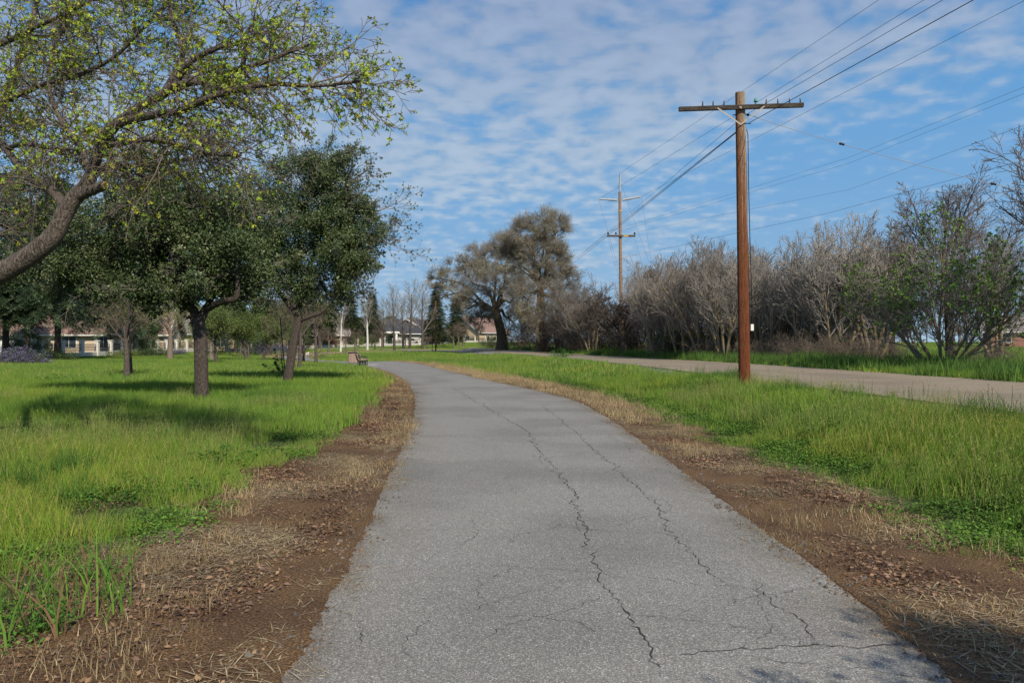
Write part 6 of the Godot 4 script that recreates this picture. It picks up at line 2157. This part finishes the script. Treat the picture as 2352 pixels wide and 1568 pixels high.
# ---------------------------------------------------------------- people and the dog: one skin over a set of tapering bones
func skin(bones: Array, cell: float, k := 26.0) -> Shape:
	var lo := Vector3.ONE * 99.0
	var hi := -lo
	for b in bones:
		var r: float = maxf(b[2], b[3]) + cell * 3.0
		lo = lo.min((b[0] as Vector3).min(b[1]) - Vector3.ONE * r)
		hi = hi.max((b[0] as Vector3).max(b[1]) + Vector3.ONE * r)
	var nx := int((hi.x - lo.x) / cell) + 2
	var ny := int((hi.y - lo.y) / cell) + 2
	var nz := int((hi.z - lo.z) / cell) + 2
	var sum := PackedFloat32Array()
	sum.resize(nx * ny * nz)
	var which := PackedInt32Array()
	which.resize(nx * ny * nz)
	var near := PackedFloat32Array()
	near.resize(nx * ny * nz)
	near.fill(99.0)
	for q in bones.size():
		var b: Array = bones[q]
		var a0: Vector3 = b[0]
		var ab: Vector3 = b[1] - a0
		var ll := maxf(ab.length_squared(), 1e-6)
		var pad: float = maxf(b[2], b[3]) + 0.12
		var l0 := ((a0.min(b[1]) - Vector3.ONE * pad - lo) / cell).floor()
		var l1 := ((a0.max(b[1]) + Vector3.ONE * pad - lo) / cell).ceil()
		for z in range(maxi(int(l0.z), 0), mini(int(l1.z) + 1, nz)):
			for y in range(maxi(int(l0.y), 0), mini(int(l1.y) + 1, ny)):
				for x in range(maxi(int(l0.x), 0), mini(int(l1.x) + 1, nx)):
					var p := lo + Vector3(x, y, z) * cell
					var t := clampf((p - a0).dot(ab) / ll, 0.0, 1.0)
					var dist := p.distance_to(a0 + ab * t) - lerpf(b[2], b[3], t)
					var o := (z * ny + y) * nx + x
					sum[o] += exp(-k * dist)
					if dist < near[o]:
						near[o] = dist
						which[o] = q
	var s := Shape.new()
	s.colored = true
	var id := {}
	for z in nz - 1:
		for y in ny - 1:
			for x in nx - 1:
				var o := (z * ny + y) * nx + x
				var mask := 0
				var c := Vector3.ZERO
				var corner := [o, o + 1, o + nx, o + nx + 1, o + nx * ny, o + nx * ny + 1, o + nx * ny + nx, o + nx * ny + nx + 1]
				for e in 8:
					if sum[corner[e]] > 1.0:
						mask |= 1 << e
				if mask == 0 or mask == 255:
					continue
				var n := 0
				for e in [[0, 1], [2, 3], [4, 5], [6, 7], [0, 2], [1, 3], [4, 6], [5, 7], [0, 4], [1, 5], [2, 6], [3, 7]]:
					var ia: bool = (mask >> e[0]) & 1 == 1
					var ib: bool = (mask >> e[1]) & 1 == 1
					if ia != ib:
						var fa := -log(maxf(sum[corner[e[0]]], 1e-9))
						var fb := -log(maxf(sum[corner[e[1]]], 1e-9))
						var t := fa / (fa - fb)
						var pa := Vector3(e[0] & 1, (e[0] >> 1) & 1, (e[0] >> 2) & 1)
						var pb := Vector3(e[1] & 1, (e[1] >> 1) & 1, (e[1] >> 2) & 1)
						c += pa.lerp(pb, t)
						n += 1
				id[o] = s.v.size()
				s.v.append(lo + (Vector3(x, y, z) + c / n) * cell)
				s.n.append(Vector3.ZERO)
				s.c.append(bones[which[o]][4])
	var add := func(a: int, b: int, c: int, d: int, flip: bool) -> void:
		var ids := [a, b, c, d] if not flip else [d, c, b, a]
		var m := (s.v[ids[2]] - s.v[ids[0]]).cross(s.v[ids[3]] - s.v[ids[1]])
		for q in ids:
			s.n[q] += m
		s.i.append_array(PackedInt32Array([ids[0], ids[2], ids[1], ids[0], ids[3], ids[2]]))
	for z in range(1, nz - 1):
		for y in range(1, ny - 1):
			for x in range(1, nx - 1):
				var o := (z * ny + y) * nx + x
				var inside := sum[o] > 1.0
				if inside != (sum[o + 1] > 1.0):
					add.call(id[o - nx - nx * ny], id[o - nx * ny], id[o], id[o - nx], not inside)
				if inside != (sum[o + nx] > 1.0):
					add.call(id[o - 1 - nx * ny], id[o - 1], id[o], id[o - nx * ny], not inside)
				if inside != (sum[o + nx * ny] > 1.0):
					add.call(id[o - 1 - nx], id[o - nx], id[o], id[o - 1], not inside)
	for q in s.n.size():
		s.n[q] = s.n[q].normalized()
	return s

func person(label: String, where: Vector3, yaw: float, jacket: Color, trousers: Color, calf: Color, hair: Color, shoe: Color, stride: float, size: float, long_hair: bool) -> void:
	var flesh := Color(0.42, 0.24, 0.17)
	var b := []
	var v := func(x: float, y: float, z: float) -> Vector3: return Vector3(x, y, z)
	# the walker faces -z
	for s in [-1.0, 1.0]:
		var hip: Vector3 = v.call(0.09 * s, 0.88, 0.0)
		var sw: float = stride * s
		var knee: Vector3 = v.call(0.095 * s, 0.48, -0.06 - sw * 0.5)
		var ankle: Vector3 = v.call(0.09 * s, 0.09, -sw + 0.03)
		var toe: Vector3 = v.call(0.10 * s, 0.04, -sw - 0.14)
		b.append([hip, knee, 0.092, 0.062, trousers])
		b.append([knee, knee.lerp(ankle, 0.5), 0.06, 0.052, trousers])
		b.append([knee.lerp(ankle, 0.5), ankle, 0.05, 0.04, calf])
		b.append([ankle + Vector3(0, -0.04, 0.03), toe, 0.042, 0.034, shoe])
		var sh: Vector3 = v.call(0.185 * s, 1.33, 0.01)
		var elbow: Vector3 = v.call(0.25 * s, 1.06, 0.05 + sw * 0.2)
		var wrist: Vector3 = v.call(0.24 * s, 0.86, -0.08 + sw * 0.5)
		b.append([sh, elbow, 0.062, 0.05, jacket])
		b.append([elbow, wrist, 0.05, 0.04, jacket])
		b.append([wrist, wrist + Vector3(0, -0.09, -0.03), 0.032, 0.03, flesh])
		for f in 4:
			b.append([wrist + Vector3(-0.024 + f * 0.016, -0.1, -0.03), wrist + Vector3(-0.024 + f * 0.016, -0.165, -0.05), 0.01, 0.008, flesh])
		b.append([wrist + Vector3(-0.03 * s, -0.05, -0.04), wrist + Vector3(-0.045 * s, -0.1, -0.07), 0.011, 0.009, flesh])
	b.append([v.call(-0.08, 0.95, 0), v.call(0.08, 0.95, 0), 0.12, 0.12, jacket])
	b.append([v.call(0, 0.98, 0), v.call(0, 1.22, 0), 0.145, 0.155, jacket])
	b.append([v.call(-0.11, 1.28, 0), v.call(0.11, 1.28, 0), 0.115, 0.115, jacket])
	b.append([v.call(0, 1.34, 0.0), v.call(0, 1.46, -0.01), 0.06, 0.055, flesh])
	b.append([v.call(0, 1.53, -0.03), v.call(0, 1.60, -0.01), 0.082, 0.095, flesh])
	b.append([v.call(0, 1.52, -0.115), v.call(0, 1.49, -0.135), 0.014, 0.018, flesh])
	b.append([v.call(0, 1.57, 0.025), v.call(0, 1.63, 0.0), 0.095, 0.095, hair])
	if long_hair:
		b.append([v.call(0, 1.56, 0.05), v.call(0, 1.42, 0.07), 0.085, 0.07, hair])
	var t := thing("person", label, "person", where, yaw)
	t.scale = Vector3.ONE * size
	part("body", skin(b, 0.024).commit(), M.paint, t)

func walkers() -> void:
	var a := spot(677, 818.5)
	var c := spot(692, 818.5)
	var yaw := 0.1
	person("person in a mauve-grey jacket and dark trousers walking away on the far path", at(a.x, a.y, 0.02), yaw, Color(0.12, 0.10, 0.15), Color(0.03, 0.03, 0.04), Color(0.03, 0.03, 0.04), Color(0.16, 0.12, 0.09), Color(0.2, 0.2, 0.2), 0.18, 0.98, false)
	person("person in a navy jacket with red-brown hair walking away on the far path", at(c.x, c.y, 0.02), yaw, Color(0.022, 0.026, 0.07), Color(0.02, 0.022, 0.03), Color(0.45, 0.27, 0.2), Color(0.15, 0.055, 0.03), Color(0.03, 0.03, 0.04), -0.2, 0.94, true)
	var fur := Color(0.62, 0.55, 0.45)
	var b := []
	for s in [-1.0, 1.0]:
		b.append([Vector3(0.06 * s, 0.22, -0.13), Vector3(0.06 * s, 0.11, -0.12 - 0.03 * s), 0.038, 0.026, fur])
		b.append([Vector3(0.06 * s, 0.11, -0.12 - 0.03 * s), Vector3(0.06 * s, 0.02, -0.14 - 0.03 * s), 0.026, 0.024, fur])
		b.append([Vector3(0.06 * s, 0.22, 0.13), Vector3(0.06 * s, 0.16, 0.09 + 0.02 * s), 0.055, 0.035, fur])
		b.append([Vector3(0.06 * s, 0.16, 0.09), Vector3(0.06 * s, 0.09, 0.16 + 0.02 * s), 0.034, 0.024, fur])
		b.append([Vector3(0.06 * s, 0.09, 0.16 + 0.02 * s), Vector3(0.06 * s, 0.02, 0.14 + 0.02 * s), 0.024, 0.024, fur])
		b.append([Vector3(0.05 * s, 0.40, -0.25), Vector3(0.075 * s, 0.33, -0.25), 0.022, 0.018, fur])
	b.append([Vector3(0, 0.25, 0.13), Vector3(0, 0.255, -0.12), 0.085, 0.105, fur])
	b.append([Vector3(0, 0.28, -0.15), Vector3(0, 0.36, -0.23), 0.065, 0.055, fur])
	b.append([Vector3(0, 0.38, -0.25), Vector3(0, 0.36, -0.34), 0.062, 0.034, fur])
	b.append([Vector3(0, 0.31, 0.19), Vector3(0, 0.42, 0.21), 0.025, 0.02, fur])
	var d := spot(705, 817)
	var dog := thing("dog", "small white dog walking beside the two people", "dog", at(d.x, d.y, 0.02), -0.5)
	part("body", skin(b, 0.018, 40.0).commit(), M.paint, dog)
	var leash := Shape.new()
	var p0 := Vector3(c.x + 0.24, gy(c.x, c.y) + 0.75, -c.y)
	var p1 := at(d.x, d.y, 0.36)
	leash.tube(PackedVector3Array([p0, p0.lerp(p1, 0.5) - Vector3(0, 0.12, 0), p1]), PackedFloat32Array([0.006, 0.006, 0.006]), 4)
	tag(part("leash", leash.commit(), M.black), "thin dark leash between the navy jacketed walker and the dog", "leash")

# ---------------------------------------------------------------- walls and houses
func garden_wall(called: String, label: String, pts: Array, pier_h: float) -> void:
	var t := thing(called, label, "wall", at(pts[0].x, pts[0].y))
	var o := t.position
	var bars := Shape.new()
	for k in pts.size():
		var c := at(pts[k].x, pts[k].y) - o
		var s := Shape.new()
		s.bevel_box(c + Vector3(0, pier_h * 0.5 - 0.15, 0), Vector3(0.42, pier_h + 0.3, 0.42), 0.02)
		s.bevel_box(c + Vector3(0, pier_h + 0.03, 0), Vector3(0.56, 0.07, 0.56), 0.02)
		s.bevel_box(c + Vector3(0, pier_h + 0.09, 0), Vector3(0.46, 0.06, 0.46), 0.02)
		part("pillar", s.commit(), M.plaster, t)
		if k == pts.size() - 1:
			break
		var e := at(pts[k + 1].x, pts[k + 1].y) - o
		var dir := (e - c).normalized()
		var len_ := c.distance_to(e) - 0.42
		var turn := Basis(dir, Vector3.UP, dir.cross(Vector3.UP)).orthonormalized()
		var m := (c + e) * 0.5
		for j in 3:
			var b := Shape.new()
			b.bevel_box(m + Vector3(0, 0.02 + j * 0.25, 0), Vector3(len_, 0.225 if j < 2 else 0.22, 0.20 - 0.02 * (j % 2)), 0.012, turn)
			part("panel", b.commit(), M.plaster, t)
		var core := Shape.new()
		core.box(m + Vector3(0, 0.24, 0), Vector3(len_, 0.72, 0.12), turn)
		part("wall_core", core.commit(), M.plaster, t)
		for y in [0.82, 1.18, 1.5]:
			var r := Shape.new()
			r.box(m + Vector3(0, y, 0), Vector3(len_, 0.045, 0.04), turn)
			part("rail", r.commit(), M.black, t)
		var n := int(len_ / 0.14)
		for q in n:
			bars.box(c.lerp(e, (q + 0.5 + 0.21 / 0.14) / (n + 3.0)) + Vector3(0, 1.17, 0), Vector3(0.018, 0.78, 0.018), turn)
	tag(part("railing_bars", bars.commit(), M.black, t), "", "", "", "stuff")

func house(label: String, x: float, d: float, yaw: float, w: float, l: float, hw: float, rh: float, over: float, wall_m: Material, roof_m: Material, trim: Material, windows: Array, hip := false) -> Node3D:
	# ridge along the house's own x axis; gables at both ends
	var t := thing("house", label, "house", at(x, d), yaw)
	var s := Shape.new()
	var a := w * 0.5
	var b := l * 0.5
	s.box(Vector3(0, hw * 0.5 - 0.3, 0), Vector3(w, hw + 0.6, l))
	if not hip:
		for e in [-1.0, 1.0]:
			var p := Vector3(a * e, hw, -b)
			var q := Vector3(a * e, hw, b)
			var r := Vector3(a * e, hw + rh, 0)
			if e > 0:
				s.tri(q, p, r)
			else:
				s.tri(p, q, r)
	part("wall", s.commit(), wall_m, t)
	var slope := rh / b
	var ra := a + over
	var rb := b + over
	var roof := part("roof", ArrayMesh.new(), roof_m, t)
	var rs := Shape.new()
	var inset := (b * 0.9 if hip else 0.0)
	for e in [-1.0, 1.0]:
		var e0 := Vector3(-ra, hw - over * slope + 0.12, rb * e)
		var e1 := Vector3(ra, hw - over * slope + 0.12, rb * e)
		var r0 := Vector3(-ra + inset, hw + rh + 0.12, 0)
		var r1 := Vector3(ra - inset, hw + rh + 0.12, 0)
		if e > 0:
			rs.quad(e0, e1, r1, r0)
			rs.quad(e1 - Vector3(0, 0.18, 0), e0 - Vector3(0, 0.18, 0), r0 - Vector3(0, 0.18, 0), r1 - Vector3(0, 0.18, 0))
			rs.quad(e0 - Vector3(0, 0.18, 0), e1 - Vector3(0, 0.18, 0), e1, e0)
		else:
			rs.quad(e1, e0, r0, r1)
			rs.quad(e0 - Vector3(0, 0.18, 0), e1 - Vector3(0, 0.18, 0), r1 - Vector3(0, 0.18, 0), r0 - Vector3(0, 0.18, 0))
			rs.quad(e1 - Vector3(0, 0.18, 0), e0 - Vector3(0, 0.18, 0), e0, e1)
	if hip:
		for e in [-1.0, 1.0]:
			var p := Vector3(ra * e, hw - over * slope + 0.12, -rb)
			var q := Vector3(ra * e, hw - over * slope + 0.12, rb)
			var r := Vector3((ra - inset) * e, hw + rh + 0.12, 0)
			if e > 0:
				rs.tri(q, p, r)
			else:
				rs.tri(p, q, r)
	# courses of tiles stand proud of the slope
	if not hip:
		for e in [-1.0, 1.0]:
			var n := int(rb / 0.45)
			for k in n:
				var f := (k + 0.5) / n
				var y := lerpf(hw - over * slope, hw + rh, f) + 0.13
				rs.box(Vector3(0, y, rb * e * (1.0 - f)), Vector3(ra * 2.0, 0.05, 0.07))
	roof.mesh = rs.commit()
	if not hip:
		for e in [-1.0, 1.0]:
			for g in [-1.0, 1.0]:
				var p0 := Vector3((ra + 0.03) * e, hw - over * slope - 0.06, rb * g)
				var p1 := Vector3((ra + 0.03) * e, hw + rh - 0.06, 0)
				var dir := (p1 - p0).normalized()
				var f := Shape.new()
				f.box((p0 + p1) * 0.5, Vector3(0.06, 0.26, p0.distance_to(p1)), Basis(Vector3.RIGHT, dir.cross(Vector3.RIGHT).normalized() * (-1.0), dir).orthonormalized())
				part("bargeboard", f.commit(), trim, t)
	for g in [-1.0, 1.0]:
		var f := Shape.new()
		f.box(Vector3(0, hw - over * slope - 0.1, (rb + 0.04) * g), Vector3(ra * 2.0, 0.2, 0.06))
		part("fascia", f.commit(), trim, t)
	for q in windows:  # [face, along, bottom, width, height, name]
		var face: String = q[0]
		var c: Vector3
		var turn := Basis.IDENTITY
		match face:
			"front": c = Vector3(q[1], 0, b)
			"back": c = Vector3(q[1], 0, -b)
			"right":
				c = Vector3(a, 0, q[1])
				turn = Basis(Vector3.UP, PI * 0.5)
			"left":
				c = Vector3(-a, 0, q[1])
				turn = Basis(Vector3.UP, -PI * 0.5)
		c.y = q[2] + q[4] * 0.5
		var out := turn * Vector3.BACK
		if face == "back":
			out = Vector3.FORWARD
		var fr := Shape.new()
		fr.box(c + out * 0.03 + Vector3(0, q[4] * 0.5 + 0.05, 0), Vector3(q[3] + 0.24, 0.12, 0.08), turn)
		fr.box(c + out * 0.03 - Vector3(0, q[4] * 0.5 + 0.05, 0), Vector3(q[3] + 0.24, 0.12, 0.10), turn)
		for e in [-1.0, 1.0]:
			fr.box(c + out * 0.03 + turn * Vector3(e * (q[3] * 0.5 + 0.06), 0, 0), Vector3(0.1, q[4] - 0.02, 0.07), turn)
		if q[5] == "window":
			fr.box(c + out * 0.045, Vector3(0.05, q[4] - 0.03, 0.04), turn)
		var win := part(q[5], fr.commit(), M.white, t)
		var pn := Shape.new()
		pn.box(c + out * 0.015, Vector3(q[3], q[4], 0.03), turn)
		part("pane" if q[5] == "window" else "panel", pn.commit(), M.pane if q[5] != "garage_door" else M.white, win)
	return t

func town() -> void:
	var X := func(px: float, d: float) -> Vector2: return Vector2((px - 1176.0) / 1829.0 * d, d)
	garden_wall("garden_wall", "low white wall with pillars and black railings at the left, behind the cedar and the mauve bush", [X.call(40, 76), X.call(92, 79), X.call(142, 83), X.call(187, 88), X.call(222, 92), X.call(253, 96), X.call(277, 101), X.call(312, 105)], 1.85)
	garden_wall("garden_wall", "low white wall with close set pillars before the gabled house", [X.call(342, 106), X.call(361, 109), X.call(382, 112), X.call(404.5, 115), X.call(428, 118), X.call(448, 121), X.call(470, 124), X.call(492, 126)], 1.85)
	garden_wall("garden_wall", "white wall behind the walkers and the mauve bush, partly in shade", [X.call(520, 118), X.call(576, 122), X.call(633, 135), X.call(695, 150), X.call(725, 157), X.call(782, 168)], 1.85)
	garden_wall("garden_wall", "long bright white wall beyond the bench with widely spaced pillars", [X.call(786, 169), X.call(822, 178), X.call(873, 189), X.call(903, 196), X.call(934, 206), X.call(964, 214)], 1.85)
	garden_wall("garden_wall", "shaded wall under the cypresses behind the plain pole", [X.call(970, 216), X.call(994, 226), X.call(1016, 235), X.call(1044, 244)], 1.85)
	garden_wall("garden_wall", "white pillared wall before the tan house, right of the cypresses", [X.call(1047, 245), X.call(1066, 252), X.call(1091, 259), X.call(1116, 265), X.call(1140, 271), X.call(1160, 276), X.call(1182, 281), X.call(1215, 288)], 1.85)
	var stucco := mat(lin(0.56, 0.45, 0.33), 0.9)
	var grey_wall := mat(lin(0.42, 0.45, 0.5), 0.9)
	var tile_grey := mat(Color.WHITE, 0.9, ntex(0.05, [[0.0, lin(0.14, 0.125, 0.115)], [1.0, lin(0.34, 0.3, 0.28)]], 256, 4), Vector3.ONE * 0.5)
	var tile_red := mat(Color.WHITE, 0.9, ntex(0.05, [[0.0, lin(0.2, 0.125, 0.105)], [1.0, lin(0.36, 0.25, 0.215)]], 256, 4), Vector3.ONE * 0.5)
	var tile_dark := mat(Color.WHITE, 0.9, ntex(0.05, [[0.0, lin(0.035, 0.037, 0.045)], [1.0, lin(0.08, 0.082, 0.095)]], 256, 4), Vector3.ONE * 0.5)
	var tan_ := mat(lin(0.5, 0.38, 0.25), 0.9)
	var p: Vector2 = X.call(405, 132)
	house("tan and grey house with a grey tiled gable behind the pillared wall", p.x, p.y, 0.85, 15.0, 12.0, 3.2, 3.4, 0.7, stucco, tile_grey, grey_wall, [["front", -3.0, 0.8, 1.6, 1.5, "window"], ["front", 1.0, 0.2, 1.2, 2.2, "door"], ["front", 4.5, 0.8, 1.8, 1.5, "window"], ["right", 0.0, 0.8, 2.0, 1.5, "window"], ["right", 3.5, 0.8, 1.4, 1.5, "window"], ["left", 0.0, 0.8, 2.0, 1.5, "window"], ["left", -3.5, 0.8, 1.2, 1.5, "window"]])
	p = X.call(452, 136)
	house("blue-grey wing beside the tan gabled house", p.x, p.y, 0.35, 9.0, 8.0, 3.1, 2.4, 0.6, grey_wall, tile_grey, M.white, [["front", -2.5, 0.9, 1.5, 1.4, "window"], ["front", 1.5, 0.9, 1.7, 1.4, "window"], ["left", 0.0, 0.9, 1.4, 1.4, "window"]])
	p = X.call(215, 118)
	house("tan house with pink tiled roof behind the left cedar", p.x, p.y, 0.2, 22.0, 12.0, 3.1, 3.6, 0.8, stucco, tile_red, M.white, [["front", -8.0, 0.2, 4.6, 2.3, "garage_door"], ["front", -1.5, 0.8, 1.8, 1.5, "window"], ["front", 3.0, 0.8, 1.8, 1.5, "window"], ["front", 7.5, 0.2, 1.3, 2.2, "door"]])
	p = X.call(905, 225)
	house("pale house with a dark solar-black roof beyond the white wall", p.x, p.y, 0.15, 17.0, 14.0, 3.6, 3.6, 0.9, mat(lin(0.45, 0.42, 0.38), 0.9), tile_dark, M.white, [["front", -5.5, 0.9, 2.0, 1.6, "window"], ["front", -1.0, 0.0, 1.6, 2.6, "door"], ["front", 3.5, 0.9, 2.0, 1.6, "window"]])
	for e in [-2.6, 0.6]:
		var pr := get_child(get_child_count() - 1)
		var col := Shape.new()
		col.bevel_box(Vector3(e, 1.5, 9.4), Vector3(0.55, 3.6, 0.55), 0.03)
		part("porch_column", col.commit(), M.white, pr)
	var porch := Shape.new()
	porch.bevel_box(Vector3(-1.0, 3.4, 8.4), Vector3(5.0, 0.5, 3.0), 0.05)
	part("porch_roof", porch.commit(), M.white, get_child(get_child_count() - 1))
	p = X.call(962, 232)
	house("grey house with a broad pale gable behind the tall bare trees", p.x, p.y, 1.25, 16.0, 15.0, 3.2, 4.2, 0.8, mat(lin(0.36, 0.36, 0.35), 0.9), tile_grey, M.white, [["right", 4.0, 0.8, 1.8, 1.5, "window"], ["front", 0.0, 0.8, 1.8, 1.5, "window"]])
	p = X.call(1095, 292)
	house("tan house with a red tiled roof left of the old oaks", p.x, p.y, 0.95, 18.0, 16.0, 4.0, 5.2, 0.8, tan_, tile_red, M.white, [["front", -4.0, 0.9, 2.0, 1.6, "window"], ["front", 1.0, 0.2, 2.4, 2.2, "window"], ["front", 5.5, 0.9, 2.0, 1.6, "window"], ["left", 3.0, 0.9, 1.6, 1.6, "window"], ["left", -3.0, 0.9, 1.6, 1.6, "window"]])
	p = X.call(700, 185)
	house("tan roofed house hidden behind the trees by the walkers", p.x, p.y, 0.3, 18.0, 12.0, 3.2, 3.8, 0.8, tan_, tile_grey, M.white, [["front", -3.0, 0.9, 2.0, 1.6, "window"], ["front", 3.0, 0.9, 2.0, 1.6, "window"]])
	p = X.call(2345, 150)
	house("small brick pink house across the fields at the right edge", p.x, p.y, -0.5, 12.0, 9.0, 3.2, 2.6, 0.6, mat(lin(0.34, 0.17, 0.13), 0.9), tile_grey, M.white, [["front", -2.5, 0.9, 1.5, 1.4, "window"], ["front", 2.0, 0.9, 1.5, 1.4, "window"]])
	# the white cabinet in the field
	p = X.call(1986, 62)
	var cab := thing("cabinet", "white metal cabinet standing in the field behind the thicket", "cabinet", at(p.x, p.y))
	var cs := Shape.new()
	cs.bevel_box(Vector3(0, 0.75, 0), Vector3(0.6, 1.1, 0.5), 0.02)
	part("body", cs.commit(), M.white, cab)
	var cl := Shape.new()
	cl.box(Vector3(0, 1.33, 0), Vector3(0.68, 0.06, 0.58))
	part("lid", cl.commit(), M.white, cab)
	var cb := Shape.new()
	cb.box(Vector3(-0.2, 0.1, 0), Vector3(0.08, 0.22, 0.3))
	part("foot", cb.commit(), M.galv, cab)
	var cb2 := Shape.new()
	cb2.box(Vector3(0.2, 0.1, 0), Vector3(0.08, 0.22, 0.3))
	part("foot", cb2.commit(), M.galv, cab)
	# the white car behind the wall
	p = X.call(944, 213)
	var car := thing("parked_car", "small white car just showing over the white wall", "car", at(p.x, p.y, 0.45), 0.35)
	var body := Shape.new()
	body.bevel_box(Vector3(0, 0.62, 0), Vector3(4.2, 0.62, 1.72), 0.16)
	part("body", body.commit(), M.white, car)
	var cabin := Shape.new()
	var lo := [Vector3(-1.35, 0.9, 0.8), Vector3(1.1, 0.9, 0.8), Vector3(1.1, 0.9, -0.8), Vector3(-1.35, 0.9, -0.8)]
	var hi := [Vector3(-0.9, 1.45, 0.64), Vector3(0.5, 1.45, 0.64), Vector3(0.5, 1.45, -0.64), Vector3(-0.9, 1.45, -0.64)]
	for k in 4:
		cabin.quad(lo[k], lo[(k + 1) % 4], hi[(k + 1) % 4], hi[k])
	part("window", cabin.commit(), M.pane, car)
	var rf_ := Shape.new()
	rf_.bevel_box(Vector3(-0.2, 1.47, 0), Vector3(1.42, 0.06, 1.3), 0.02)
	part("roof", rf_.commit(), M.white, car)
	for q in [[-1.3, 0.8], [1.35, 0.8], [-1.3, -0.8], [1.35, -0.8]]:
		var wh := Shape.new()
		wh.rod(Vector3(q[0], 0.32, q[1] - 0.1), Vector3(q[0], 0.32, q[1] + 0.1), 0.32, 0.32, 14)
		part("wheel", wh.commit(), M.black, car)
